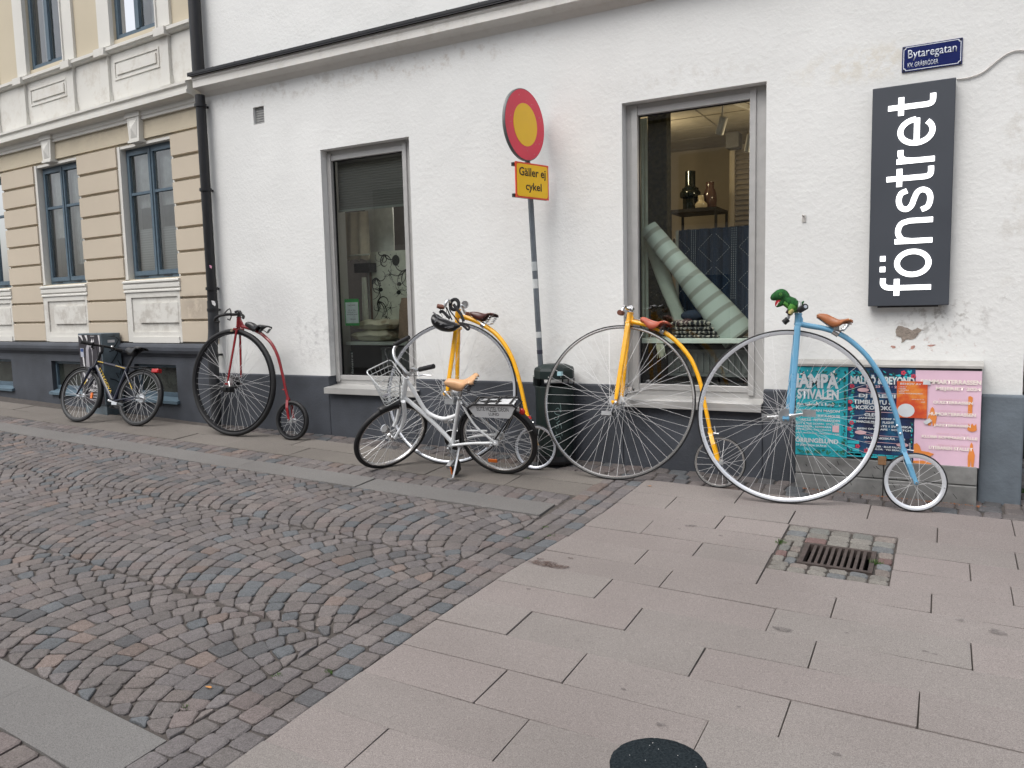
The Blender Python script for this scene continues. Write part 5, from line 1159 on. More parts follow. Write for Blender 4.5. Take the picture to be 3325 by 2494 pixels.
# utility cabinet with posters behind the dark bicycle, in the frame of the tan house front
cabm=M_('cabinet_grey',(.10,.13,.15),.55,var=.3,vs=7); 
cab=empty('utility_cabinet','grey utility cabinet covered with torn posters and graffiti behind the dark bicycle','cabinet',M=Matrix.LocRotScale(Vector((-6.5,0,0)),Matrix.Rotation(phi,3,'Z').to_quaternion(),Vector((1,1,1))))
U0,U1,V0,V1,ZT=-2.035,-1.565,-.27,-.05,-.195
q=MB(); q.box(U0,V0,-.99,U1,V1,ZT); o=q.build('body',cabm,cab); bv=o.modifiers.new('b','BEVEL'); bv.width=.008; bv.segments=2
q=MB(); q.box(U0+.02,V0+.02,-1.14,U1-.02,V1,-.991); q.build('base',cabm,cab)
cp_w=M_('torn_paper',(.62,.61,.62),.8,var=.2); cp_g=M_('poster_grey',(.30,.29,.31),.7,var=.35,vs=6); cp_d=M_('poster_black',(.025,.022,.028),.6,var=.4,vs=6)
def fp(par,pts,mat,y,name='poster_print'): q=MB(); q.add([(a,y,b) for a,b in pts],[tuple(range(len(pts)))]); return q.build(name,mat,par)
fp(cab,[(U0+.01,-.98),(U1-.015,-.98),(U1-.015,-.21),(U0+.01,-.21)],cp_d,V0-.002,'poster')
fp(cab,[(-1.91,-.68),(-1.88,-.36),(-1.84,-.30),(-1.78,-.30),(-1.75,-.40),(-1.76,-.56),(-1.80,-.66),(-1.86,-.70)],cp_g,V0-.003)
fp(cab,[(-1.83,-.60),(-1.83,-.38),(-1.80,-.335),(-1.765,-.38),(-1.765,-.55),(-1.79,-.61)],cp_d,V0-.004)
for pts in ([(-2.02,-.215),(-1.95,-.215),(-1.93,-.25),(-1.925,-.29),(-1.94,-.27),(-1.97,-.24)],[(-1.89,-.215),(-1.84,-.215),(-1.83,-.26),(-1.84,-.29),(-1.86,-.25)],[(-1.62,-.215),(-1.585,-.215),(-1.59,-.42),(-1.605,-.40),(-1.60,-.30)],[(-1.97,-.62),(-1.94,-.64),(-1.88,-.72),(-1.91,-.74),(-1.96,-.70)],[(-1.96,-.45),(-1.93,-.46),(-1.92,-.58),(-1.945,-.6)],[(-1.77,-.29),(-1.74,-.25),(-1.73,-.29),(-1.71,-.25),(-1.70,-.30)]): fp(cab,pts,cp_w,V0-.005)
q=MB(); q.box(-1.99,V0-.007,-.46,-1.925,V0-.0045,-.36); q.build('pale_label',M_('label_pale',(.40,.42,.48),.6),cab); fp(cab,[(-1.985,-.40),(-1.93,-.40),(-1.93,-.365),(-1.985,-.365)],M_('label_blue',(.03,.07,.22),.6),V0-.0075)
textobj('lettering','MALMÖ',(-1.77,-.232,-1.69,-.218),cp_w,cab,V0-.005,bold=.02,depth=0)
textobj('lettering','THE',(-1.80,-.80,-1.69,-.765),cp_w,cab,V0-.005,bold=.03,depth=0); textobj('lettering','CARDIGANS',(-1.90,-.845,-1.60,-.81),cp_w,cab,V0-.005,bold=.03,depth=0)
for k in range(3): fp(cab,[(-1.87,-.87-.03*k),(-1.63,-.87-.03*k),(-1.63,-.882-.03*k),(-1.87,-.882-.03*k)],cp_g,V0-.005)
q=MB(); q.add([(a,V0-.005,b) for a,b in ell(-1.76,-.735,.022,.026,12)],[tuple(range(12))]); q.build('emblem',cp_g,cab)
Mx=Matrix(((0,-1,0,U1),(1,0,0,0),(0,0,1,0),(0,0,0,1)))
q=MB()
for S_ in ([(-.20,-.24),(-.12,-.23),(-.07,-.27),(-.11,-.33),(-.17,-.38)],[(-.09,-.37),(-.10,-.43),(-.15,-.50),(-.20,-.56)],[(-.19,-.40),(-.12,-.38),(-.06,-.42)],[(-.10,-.50),(-.06,-.58),(-.08,-.66),(-.13,-.64),(-.10,-.70)],[(-.20,-.70),(-.14,-.72),(-.10,-.75)]):
    q.tube([(U1+.0015,a,b) for a,b in S_],.006,5,flat=.4)
q.build('graffiti',black,cab)
q=MB(); q.box(U1+.001,-.2,-.30,U1+.003,-.12,-.27); q.build('sticker',cp_w,cab); q=MB(); q.box(U1+.001,-.21,-.245,U1+.006,-.08,-.235); q.build('handle_slot',cabm,cab)
# ------------------------------------------------------------------ bicycles
def pt(a,w=0): return (a[0],-w,a[1])
def pts3(L,w=0): return [(a,-w,b) for a,b in L]
def wheel(root,cx,cz,R,tyre_t,tyre_w,rim_d,tm,rm,nsp,hw,fr_,name='wheel',spr=.0013,M=None,hubm=alu,seg=96,label=None):
    Mx=M if M is not None else Matrix.Translation((cx,0,cz))
    def ring(prof,mat,nm,par,smooth=True):
        q=MB(); n=len(prof); vs=[]
        for k in range(seg):
            t_=2*math.pi*k/seg
            for r,y in prof: vs.append((r*math.cos(t_),y,r*math.sin(t_)))
        fs=[(k*n+i,((k+1)%seg)*n+i,((k+1)%seg)*n+(i+1)%n,k*n+(i+1)%n) for k in range(seg) for i in range(n)]
        q.add(vs,fs); return q.build(nm,mat,par,smooth=smooth)
    Ri=R-tyre_t; w=tyre_w/2; rw=w*.95
    wo=ring([(Ri+.002,-rw),(Ri+.002,rw),(Ri-rim_d*.55,rw),(Ri-rim_d,rw*.35),(Ri-rim_d,-rw*.35),(Ri-rim_d*.55,-rw)],rm,name,root); wo.matrix_local=Mx
    c=Ri+tyre_t/2; tr=tyre_t/2
    ring([(c+tr*math.sin(2*math.pi*k/12)*1.0,w*1.05*math.cos(2*math.pi*k/12)) for k in range(12)],tm,'tyre',wo)
    q=MB(); q.tube([(0,-hw*1.25,0),(0,hw*1.25,0)],.006,8); q.lathe([(fr_*.45,-hw),(fr_*.45,hw)],16,ax='y')
    for s in (-1,1): q.lathe([(fr_,s*hw-.0015),(fr_,s*hw+.0015)],24,ax='y')
    q.build('hub',hubm,wo,smooth=True)
    q=MB(); rd=random.Random(nsp)
    for k in range(nsp):
        side=1 if k%2 else -1; t_=2*math.pi*(k+.5)/nsp; off=(1 if (k//2)%2 else -1)*math.radians(72 if R>.4 else 60); rf=fr_*.93
        q.tube([(rf*math.cos(t_+off),side*hw,rf*math.sin(t_+off)),((Ri-rim_d*.9)*math.cos(t_),0,(Ri-rim_d*.9)*math.sin(t_))],spr,4,cap=False)
    for k in range(nsp):
        t_=2*math.pi*(k+.5)/nsp; r0=Ri-rim_d; q.tube([((r0-.008)*math.cos(t_),0,(r0-.008)*math.sin(t_)),((r0+.002)*math.cos(t_),0,(r0+.002)*math.sin(t_))],spr*1.7,4)
    q.build('spokes',spoke_m,wo)
    return wo
def saddle(root,prof,mat,hwmax=.085,name='saddle',drop=.05,springm=black,springs=True,wc=0.,clamp=None,rivet=True,yaw=0):
    P=[Vector((a,0,b)) for a,b in prof]; P=catmull(P,4); n=len(P); L=[0]
    for a,b in zip(P,P[1:]): L.append(L[-1]+(b-a).length)
    hw=lambda t: (.016+.018*min(1,t/.08)**.5+.008*t) + (hwmax-.042)*(max(0,(t-.35)/.5)**1.5 if t<.85 else 1)*(1 if t<.92 else max(.35,1-((t-.92)/.08)**2*.55))
    dr=lambda t: drop*(.35+.9*math.sin(math.pi*min(1,t/.75))**1.2*.9) if t<.75 else drop*(.35+.1*(t-.75))
    q=MB(); m=12; vs=[]
    for i in range(n):
        t=L[i]/L[-1]; h=hw(t); d=dr(t)
        for j in range(m+1):
            u=-1+2*j/m; y=h*math.sin(u*1.45)/math.sin(1.45)*(1-.12*max(0,abs(u)-.7)/.3); z=P[i].z-d*abs(u)**3.2; vs.append((P[i].x,y-wc,z))
    fs=[(i*(m+1)+j,i*(m+1)+j+1,(i+1)*(m+1)+j+1,(i+1)*(m+1)+j) for i in range(n-1) for j in range(m)]
    q.add(vs,fs); so_=q.build(name,mat,root,smooth=True); sm=so_.modifiers.new('s','SOLIDIFY'); sm.thickness=.0045
    if rivet:
        q=MB()
        for t,u in ((.08,.6),(.08,-.6),(.9,.8),(.9,-.8),(.8,.75),(.97,.3)):
            i=min(n-1,int(t*(n-1))); j=int((u+1)/2*m); v=vs[i*(m+1)+j]; q.ball((v[0],v[1]-.003,v[2]+.002),.004,8)
        q.build('rivets',M_('brass',(.6,.5,.35),.3,.8),so_,smooth=True)
    if springs:
        e=P[-1]; c=clamp or (P[int(n*.55)].x,P[int(n*.6)].z-.075)
        q=MB()
        for s in (-1,1):
            yy=s*hwmax*.62-wc
            for s2 in (0,):
                pts=[]; tx,tz=e.x-.02,e.z-.018; bx2,bz2=e.x-.055,min(e.z-.06,c[1]+.012)
                N=44
                for k in range(N+1):
                    u=k/N; pts.append((tx+(bx2-tx)*u+.013*math.cos(u*6.28*4),yy+.013*math.sin(u*6.28*4),tz+(bz2-tz)*u))
                q.tube(pts,.0028,5)
            q.tube([(bx2,yy,bz2),(c[0]+.03,-wc+s*.02,c[1]+.004),(c[0],-wc+s*.018,c[1]+.008),(P[1].x,-wc+s*.006,P[1].z-.02)],.0032,6)
        q.build('springs',springm,so_,smooth=True)
    return so_
leather_tan=M_('leather_tan',(.34,.12,.045),.42,var=.15,vs=25,bs=120,bst=.2); leather_red=M_('leather_red',(.40,.085,.045),.45,var=.1,vs=20,bs=120,bst=.2); leather_brown=M_('leather_brown',(.065,.018,.014),.3,var=.2,vs=25); leather_black=M_('leather_black',(.014,.014,.015),.3,var=.2,vs=25); leather_pale=M_('leather_pale',(.62,.36,.19),.4,var=.08,vs=18,bs=120,bst=.15); grip_brown=M_('grip_brown',(.14,.045,.025),.55,var=.2,vs=30)
red_f=M_('frame_red',(.22,.010,.014),.22,var=.05,coat=.6); yel_f=M_('frame_yellow',(.84,.41,.006),.28,var=.04,coat=.5); blu_f=M_('frame_blue',(.13,.33,.50),.3,var=.04,coat=.3); whi_f=M_('frame_white',(.82,.84,.85),.3,var=.04,coat=.4); nav_f=M_('frame_navy',(.010,.012,.026),.3,var=.08,coat=.4)
def blade(root,a,b,wa,wb,ta,tb,mat,name='fork_blade'):
    # flat tapered fork blade from a (top) to b (hub), lateral offsets wa, wb
    A=Vector((a[0],-wa,a[1])); B=Vector((b[0],-wb,b[1])); q=MB(); rings=[]
    for s in (0,.04,.5,.93,1):
        c=A.lerp(B,s); w=(ta+(tb-ta)*s)/2; 
        if s in(0,1): w*=.75
        d=Vector((B-A)).normalized(); X=Vector((d.z,0,-d.x)).normalized()*w; Y=Vector((0,1,0))*w*.62
        rings.append([tuple(c+X*cx+Y*cy) for cx,cy in ((-1,-.5),(-.6,-1),(.6,-1),(1,-.5),(1,.5),(.6,1),(-.6,1),(-1,.5))])
    q.loft(rings); return q.build(name,mat,root)
def crank(root,hub,tip,w0,w1,pedal,mat=alu,pm=alu,name='crank_arm'):
    q=MB(); A=Vector((hub[0],-w0,hub[1])); B=Vector((tip[0],-w1,tip[1])); q.tube([A,A.lerp(B,.5),B],[.011,.008,.009],8,flat=.6); q.ball(tuple(A),.013,10,(1,.6,1)); o=q.build(name,mat,root,smooth=True)
    q=MB(); s=1 if w1>0 else -1; x,y,z=B; y1=y-s*.012; y2=y-s*.085
    q.tube([(x,y,z),(x,y2,z)],.005,6)
    for dz in (-.018,.018): q.box(x-.036,min(y1,y2),z+dz-.003,x+.036,max(y1,y2),z+dz+.003) if pedal=='v' else q.box(x+dz-.003 if False else x-.036,min(y1,y2),z+dz*.6-.003,x+.036,max(y1,y2),z+dz*.6+.003)
    for yy in (y1,y2): q.box(x-.036,yy-.002,z-.014,x+.036,yy+.002,z+.014)
    q.build('pedal',pm,o); return o
def tubeobj(root,name,P,r,mat,n=12,cat_=5,**kw):
    q=MB(); q.tube(catmull(P,cat_) if len(P)>2 else P,r,n,**kw); return q.build(name,mat,root,smooth=True)
rimd=M_('polished_rim',(.50,.49,.48),.22,.9,var=.04,vs=3)
PF='penny-farthing bicycles leaning on the shop wall'
def penny(key,label,fm,R,s2,R2,hd,spine,near,far,rf,tyre=(.014,.020,.026),rtyre=(.012,.02,.022),rm=rimw,sr=.0145,br=.034,nsp=52,hw=.055,gus=True,tm=rubber,nsp2=20,rearm=None):
    root=empty('penny_farthing',label,'penny-farthing',M=fmat(key),group=PF)
    wheel(root,0,R,R,tyre[0],tyre[1],tyre[2],tm,rm,nsp,hw,.045,'front_wheel',.0011)
    wheel(root,s2,R2,R2,rtyre[0],rtyre[1],rtyre[2],tm,rm,nsp2,.03,.02,'rear_wheel',.0011,seg=64)
    fr=tubeobj(root,'head_tube',[pt(hd[0]),pt(hd[1])],.021,fm,20)
    q=MB()
    for h_ in hd: q.tube([(h_[0],0,h_[1]-.004),(h_[0],0,h_[1]+.004)],.0235,20)
    q.build('head_cup',fm,fr,smooth=True)
    S3=[(a,0,b) for a,b in spine]; CC=catmull(S3,5); n=len(CC)
    q=MB(); q.tube(CC,[sr*(1.08-.30*(k/n)) for k in range(n)],14); q.build('spine',fm,root,smooth=True)
    if gus:
        a,b=hd; q=MB(); g0=spine[0]; g1=spine[1]
        q.prism([(a[0]+.012,a[1]-.004),(a[0]+.028,a[1]-.03),(g0[0]+.008,g0[1]+sr*.9),(g1[0],g1[1]+sr*.6),(g1[0],g1[1]-sr*.3),(g0[0],g0[1]-sr*1.1),(b[0]+.012,b[1]+.004)],-.011,.011); q.build('gusset',fm,root)
    n1=near; f1=far
    q=MB(); q.box(min(hd[1][0],n1[0][0])-.012,-.06,n1[0][1]-.012,hd[1][0]+.02,.06,n1[0][1]+.012); q.tube([pt(hd[1]),(hd[1][0],0,n1[0][1])],.018,12); o=q.build('fork_crown',fm,root); bv=o.modifiers.new('b','BEVEL'); bv.width=.006; bv.segments=2
    blade(root,n1[0],n1[1],.050,.075,br,br*.8,fm); blade(root,f1[0],f1[1],-.050,-.075,br,br*.8,fm)
    for s in (1,-1):
        q=MB(); q.box(-.02,s*.075-.012,R-.02,.02,s*.075+.012,R-.004); q.tube([(-.013,s*.075,R-.03),(-.013,s*.075,R)],.004,6); q.tube([(.013,s*.075,R-.03),(.013,s*.075,R)],.004,6); q.build('bearing_block',fm,root)
    h0,h1=rf
    for s in (1,-1): 
        A=(h0[0],-s*.012,h0[1]); B=(h1[0],-s*.034,h1[1]); mid=((h0[0]*.6+h1[0]*.4),-s*.034,(h0[1]*.6+h1[1]*.4))
        q=MB(); rings=[]
        for (p,w) in ((A,.013),(mid,.014),(B,.011)): rings.append([(p[0]-w,p[1]-.004,p[2]),(p[0]+w,p[1]-.004,p[2]),(p[0]+w,p[1]+.004,p[2]),(p[0]-w,p[1]+.004,p[2])])
        q.loft(rings); q.ball(B,.013,10,(1,.4,1)); q.build('rear_fork_blade',fm,root)
    q=MB(); q.tube([(h0[0]-.004,0,h0[1]+.012),(h0[0]+.002,0,h0[1]-.006)],.019,14); q.build('rear_crown',fm,root,smooth=True)
    q=MB(); q.tube([(h1[0],-.05,h1[1]),(h1[0],.05,h1[1])],.007,8); q.build('axle_nut',alu,root,smooth=True)
    return root
# blue one, nearest the camera on the right
b1_=penny('blue','light blue penny-farthing with tan saddle, rightmost, before the posters',blu_f,.541,.726,.174,
 [(0.062,1.178),(0.060,1.115)],[(0.081,1.114),(0.106,1.108),(0.159,1.098),(0.221,1.085),(0.291,1.058),(0.360,1.014),(0.446,0.931),(0.513,0.835),(0.562,0.740),(0.596,0.645),(0.625,0.554),(0.644,0.464),(0.658,0.393),(0.665,0.352)],
 [(0.059,1.106),(0.032,0.540)],[(0.057,1.118),(0.010,0.549)],[(0.665,0.354),(0.729,0.173)],sr=.0165,br=.036,tyre=(.013,.020,.020),rtyre=(.011,.02,.020),rm=M_('white_rim',(.70,.72,.76),.28,.5,var=.02,vs=3))
r=b1_
crank(r,(0.027,0.543),(0.132,0.563),.09,.105,'v'); crank(r,(-0.001,0.542),(-0.111,0.527),-.09,-.105,'v')
saddle(r,[(0.168,1.173),(0.184,1.179),(0.223,1.176),(0.256,1.161),(0.294,1.141),(0.325,1.141),(0.345,1.144),(0.372,1.135)],leather_tan,.088,drop=.058,clamp=(0.278,1.067),springm=chrome)
q=MB(); (a,b)=(0.277,1.063); q.tube([(a-.012,0,b+.01),(a+.02,0,b-.012)],.022,12); q.box(a-.012,-.03,b+.012,a+.02,.03,b+.04); q.build('saddle_clamp',chrome,r,smooth=True)
(s0,h0),(s1,h1)=[(0.060,1.214),(0.061,1.178)]
q=MB(); q.tube([(s1,0,h1-.004),(s1,0,h1+.01),(s1-.002,0,h1+.02),(s0,0,h0)],[.022,.022,.018,.010],14); q.build('stem',chrome,r,smooth=True)
hb=[pt((0.065,1.179),.20),pt((0.067,1.208),.17),pt((0.066,1.234),.12),pt((0.061,1.230),.05),pt((0.059,1.214),0),pt((0.042,1.236),-.08),pt((0.027,1.238),-.18),pt((0.011,1.204),-.23),pt((0.002,1.176),-.24)]
tubeobj(r,'handlebar',hb,.0105,alu,12)
for P_ in ([pt((0.068,1.178),.205),pt((0.096,1.188),.27)],[pt((0.002,1.176),-.24),pt((-0.025,1.151),-.245)]):
    A,B=Vector(P_[0]),Vector(P_[1]); q=MB(); q.tube([A,A.lerp(B,.48),A.lerp(B,.5),A.lerp(B,.52),B],[.019,.019,.014,.019,.019],16); g_=q.build('grip',rubber,r,smooth=True); q=MB(); d=(B-A).normalized(); q.tube([B,B+d*.003],.010,12); q.build('grip_end_ring',alu,g_,smooth=True)
for zz_ in ((0.625,0.505),(0.643,0.459)): q=MB(); q.ball((zz_[0],-.018,zz_[1]),.007,8); q.build('bolt',alu,r,smooth=True)
q=MB(); (a,b),(c,d)=[(0.695,0.403),(0.698,0.363)]; q.tube([(a,-.0,b),(c,-.0,d)],.004,8); q.tube([(c-.015,0,d),(c+.02,0,d-.004)],.004,8); q.build('step_peg',alu,r,smooth=True)
# plush dinosaur on its handlebar
plg=M_('plush_green',(.012,.085,.018),.95,var=.55,vs=55,bs=160,bst=.9,bd=.004); plc=M_('plush_cream',(.42,.36,.14),.95,var=.15,vs=50,bs=160,bst=.6); plr=M_('plush_red',(.42,.015,.03),.9); pll=M_('plush_light_green',(.06,.20,.03),.95,var=.3,vs=60,bs=160,bst=.6)
dn=empty('plush_toy','green plush dinosaur with open red mouth riding on the blue bicycle handlebar','toy',M=fmat('blue'))
DW=.02
def dl(p): return pt(p,DW)
body=[(0.087,1.250),(0.072,1.236),(0.051,1.234),(0.030,1.240),(0.012,1.251),(-0.007,1.263),(-0.028,1.286)]
q=MB()
def ballp(mb,p,r,scl=(1,1,1),n=16): mb.ball((p[0],-DW,p[1]),r,n,scl)
# body is one lofted skin from tail to neck, head and jaws follow on
BP=[Vector((a,-DW,b)) for a,b in [(0.091,1.256),(0.080,1.239),(0.067,1.228),(0.046,1.234),(0.025,1.246),(0.006,1.257),(-0.010,1.271),(-0.024,1.288),(-0.039,1.296),(-0.060,1.292),(-0.081,1.284),(-0.094,1.277),(-0.103,1.272)]]
BR=[.004,.010,.016,.028,.034,.032,.028,.034,.040,.036,.026,.018,.008]
q.tube(catmull(BP,4)[:],[BR[min(12,int(k/4))]+(BR[min(12,int(k/4)+1)]-BR[min(12,int(k/4))])*((k%4)/4) for k in range(len(catmull(BP,4)))],18)
q.build('body',plg,dn,smooth=True)
JP=[Vector((a,-DW,b)) for a,b in [(-0.031,1.263),(-0.041,1.249),(-0.054,1.236),(-0.068,1.222)]]
q=MB(); q.tube(catmull(JP,4),[.026,.026,.025,.024,.023,.022,.020,.018,.016,.014,.011,.008,.005],14,flat=.85); q.build('lower_jaw',plg,dn,smooth=True)
MP=[Vector((a,-DW,b)) for a,b in [(-0.044,1.266),(-0.057,1.252),(-0.067,1.236),(-0.071,1.225)]]
q=MB(); q.tube(catmull(MP,4),[.017,.018,.019,.018,.017,.016,.015,.014,.012,.010,.008,.006,.004],12); q.build('mouth',plr,dn,smooth=True)
q=MB()
for p in [(-0.055,1.249),(-0.060,1.242),(-0.064,1.235),(-0.067,1.229),(-0.079,1.257),(-0.075,1.257)]: q.ball((p[0],-.036,p[1]),.0035,6)
q.build('teeth',M_('plush_white',(.7,.68,.62),.8),dn,smooth=True)
(ea,eb)=(-0.045,1.297); q=MB(); q.lathe([(.009,-.002),(.007,.0),(.002,.001)],16,ax='y',o=(0,0,0)); o=q.build('eye',pll,dn,smooth=True); o.location=(ea,-.0575,eb); q=MB(); q.ball((ea,-.0585,eb),.0045,10,(1,.5,1)); q.build('pupil',black,dn,smooth=True)
for w_ in (.045,-.01):
    L_=[(-0.012,1.245),(-0.018,1.240),(-0.006,1.229),(0.002,1.215)]; q=MB(); q.tube([(a,-w_,b) for a,b in L_],[.012,.014,.010,.006],12); q.build('arm',pll,dn,smooth=True)
    L_=[(0.035,1.225),(0.025,1.208),(0.013,1.186),(0.016,1.172)]; q=MB(); q.tube([(a,-w_-.005,b) for a,b in L_],[.026,.026,.018,.012],14); q.build('leg',pll,dn,smooth=True)
    L_=[(0.028,1.199),(0.015,1.182),(0.010,1.171)]; q=MB(); q.tube([(a,-w_-.018,b) for a,b in L_],[.012,.014,.010],12); q.build('foot',plc,dn,smooth=True)
L_=[(0.005,1.197),(-0.003,1.186),(0.013,1.170),(0.021,1.170)]; q=MB(); q.tube([(a,-.055,b) for a,b in L_],[.010,.012,.010,.006],10); q.build('foot_strap',M_('dark_strap',(.03,.012,.01),.8),dn,smooth=True)
# second yellow one
r=penny('yb','yellow penny-farthing with red saddle leaning in front of the large window',yel_f,.554,.729,.171,
 [(0.055,1.194),(0.048,1.135)],[(0.072,1.134),(0.093,1.127),(0.144,1.117),(0.215,1.097),(0.281,1.070),(0.337,1.037),(0.398,0.988),(0.459,0.924),(0.509,0.856),(0.546,0.779),(0.572,0.712),(0.598,0.617),(0.621,0.522),(0.644,0.432),(0.660,0.362)],
 [(0.056,1.115),(0.009,0.560)],[(0.035,1.139),(0.011,0.586)],[(0.660,0.364),(0.721,0.174)],sr=.0165,br=.036,tyre=(.012,.018,.014),rtyre=(.009,.016,.011),rm=rimd)
crank(r,(0.013,0.536),(-0.022,0.450),.09,.10,'h'); crank(r,(0.010,0.590),(0.038,0.661),-.09,-.10,'h')
saddle(r,[(0.132,1.155),(0.145,1.163),(0.170,1.162),(0.207,1.145),(0.239,1.134),(0.271,1.128),(0.308,1.131),(0.344,1.122)],leather_red,.080,drop=.060,clamp=(0.293,1.065),springm=black)
q=MB(); (a,b)=(0.293,1.062); q.tube([(a-.012,0,b+.008),(a+.015,0,b-.01)],.021,12); q.build('saddle_clamp',chrome,r,smooth=True)
(s0,h0),(s1,h1)=[(0.053,1.235),(0.055,1.194)]
q=MB(); q.tube([(s1,0,h1),(s0,0,h0-.01),(s0,0,h0)],[.011,.011,.012],12); q.tube([(s0-.02,0,h0-.006),(s0+.012,0,h0-.006)],.016,12); q.tube([(s0+.006,-.022,h0-.006),(s0+.006,.022,h0-.006)],.019,16); q.build('stem',chrome,r,smooth=True)
tubeobj(r,'handlebar',[pt((0.051,1.149),.20),pt((0.049,1.172),.20),pt((0.055,1.200),.18),pt((0.051,1.206),.09),pt((0.054,1.227),0),(s0-.02,.08,h0-.0),(s0-.05,.15,h0+.01),(s0-.07,.165,h0-.03),(s0-.05,.168,h0-.06)],.0100,chrome,12)
for P_ in ([pt((0.050,1.149),.20),pt((0.048,1.139),.27)],[(s0-.055,.166,h0-.055),(s0+.02,.17,h0-.062)]):
    A,B=Vector(P_[0]),Vector(P_[1]); q=MB(); q.tube([A,A.lerp(B,.5),B],[.017,.019,.018],14); g_=q.build('grip',grip_brown,r,smooth=True)
q=MB(); (a,b),(c,d)=[(0.682,0.411),(0.694,0.364)]; q.tube([(a,-.0,b),(c,-.0,d)],.004,8); q.tube([(c-.015,0,d),(c+.02,0,d-.004)],.004,8); q.build('step_peg',alu,r,smooth=True)
q=MB(); (a,b),(c,d)=[(0.084,1.154),(0.131,1.148)]; q.tube([(a,0,b),(c,0,d)],.004,6); q.build('saddle_rail',chrome,r,smooth=True)
# first yellow one, behind the white bicycle
r=penny('ya','yellow penny-farthing with dark brown saddle behind the white hotel bicycle',yel_f,.558,.724,.168,
 [(0.034,1.211),(0.030,1.147)],[(0.049,1.162),(0.074,1.154),(0.142,1.138),(0.211,1.111),(0.279,1.075),(0.357,1.024),(0.426,0.954),(0.481,0.876),(0.521,0.799),(0.555,0.713),(0.585,0.619),(0.609,0.534),(0.633,0.450),(0.654,0.386)],
 [(0.050,1.070),(0.010,0.567)],[(0.018,1.085),(0.022,0.601)],[(0.654,0.386),(0.727,0.182)],sr=.0185,br=.038,tyre=(.013,.019,.018),rtyre=(.010,.018,.017))
crank(r,(0.001,0.554),(0.083,0.483),.09,.10,'v'); crank(r,(-0.040,0.583),(-0.092,0.637),-.09,-.10,'h')
saddle(r,[(0.141,1.186),(0.160,1.193),(0.208,1.190),(0.248,1.180),(0.284,1.175),(0.319,1.179),(0.357,1.174)],leather_brown,.082,drop=.055,clamp=(0.252,1.089),springm=chrome)
q=MB(); (a,b)=(0.252,1.087); q.tube([(a-.012,0,b+.008),(a+.015,0,b-.01)],.023,12); q.build('saddle_clamp',chrome,r,smooth=True)
(s0,h0),(s1,h1)=[(0.031,1.231),(0.034,1.211)]
q=MB(); q.tube([(s1,0,h1),(s0,0,h0+.004)],.016,12); q.build('stem',chrome,r,smooth=True)
tubeobj(r,'handlebar',[pt((-0.008,1.206),.16),pt((0.006,1.242),.16),pt((0.014,1.260),.14),pt((0.012,1.242),.08),pt((0.031,1.233),0),pt((0.019,1.258),-.08),pt((0.007,1.242),-.15),pt((0.021,1.207),-.17)],.0115,alu,12)
for P_ in ([pt((-0.010,1.203),.16),pt((-0.064,1.213),.17)],[pt((0.026,1.207),-.17),pt((0.070,1.196),-.17)]):
    A,B=Vector(P_[0]),Vector(P_[1]); q=MB(); q.tube([A,A.lerp(B,.5),B],[.015,.019,.017],14); g_=q.build('grip',grip_brown,r,smooth=True)
(a,b)=(0.049,1.266); q=MB(); q.lathe([(.030,-.014),(.031,-.004),(.024,.010),(.008,.016)],20,ax='y'); o=q.build('bell',chrome,r,smooth=True); o.location=(a,.10,b); q=MB(); q.tube([(a-.02,.10,b+.004),(a-.07,.10,b-.01)],.004,6); q.build('bell_bracket',chrome,r,smooth=True)
q=MB(); (a,b),(c,d)=[(0.673,0.404),(0.681,0.358)]; q.tube([(a,-.0,b),(c,-.0,d)],.004,8); q.tube([(c-.015,0,d),(c+.02,0,d-.004)],.004,8); q.build('step_peg',alu,r,smooth=True)
(a,b)=(0.665,0.384); q=MB(); q.tube([(a-.01,0,b+.012),(a+.002,0,b-.012)],.020,14); q.build('red_band',M_('red_band',(.4,.02,.02),.4),r,smooth=True)
# helmet hanging from that handlebar
hl=empty('bicycle_helmet','black cycling helmet hanging by its straps from the yellow bicycle handlebar','helmet',M=fmat('ya'))
HW=.17
q=MB(); topL=[(-0.099,1.106),(-0.088,1.152),(-0.068,1.159),(-0.042,1.139),(-0.008,1.119),(0.040,1.102),(0.091,1.079),(0.138,1.064)]; botL=[(-0.098,1.103),(-0.091,1.073),(-0.072,1.043),(-0.035,1.023),(0.005,1.012),(0.059,1.010),(0.094,1.023),(0.144,1.060)]
rings=[]
for (t_,b_) in zip(topL,botL):
    cx,cz=(t_[0]+b_[0])/2,(t_[1]+b_[1])/2; dx,dz=(t_[0]-b_[0])/2,(t_[1]-b_[1])/2; Lh=max(.004,math.hypot(dx,dz)); hy=min(.085,Lh*1.25+.006)
    ux,uz=dx/Lh,dz/Lh
    rings.append([(cx+ux*Lh*math.cos(a),-HW+hy*math.sin(a),cz+uz*Lh*math.cos(a)) for a in [2*math.pi*k/20 for k in range(20)]])
q.loft(rings); hm=q.build('shell',M_('helmet_black',(.005,.005,.007),.32,var=.1),hl,smooth=True); hm.modifiers.new('s','SUBSURF').levels=1; hm.modifiers['s'].render_levels=1
for k,(L_) in enumerate(([(-0.034,1.071),(-0.030,1.097),(-0.016,1.104),(-0.017,1.088),(-0.034,1.071)],[(0.008,1.058),(0.022,1.066),(0.034,1.065),(0.022,1.057),(0.008,1.058)],[(0.045,1.035),(0.076,1.042),(0.118,1.048),(0.111,1.038),(0.070,1.031)])):
    q=MB(); q.tube([(a,-.258+.012*(k==2),b) for a,b in L_],.003,6); q.build('vent_edge',M_('helmet_grey',(.14,.14,.15),.4),hl,smooth=True)
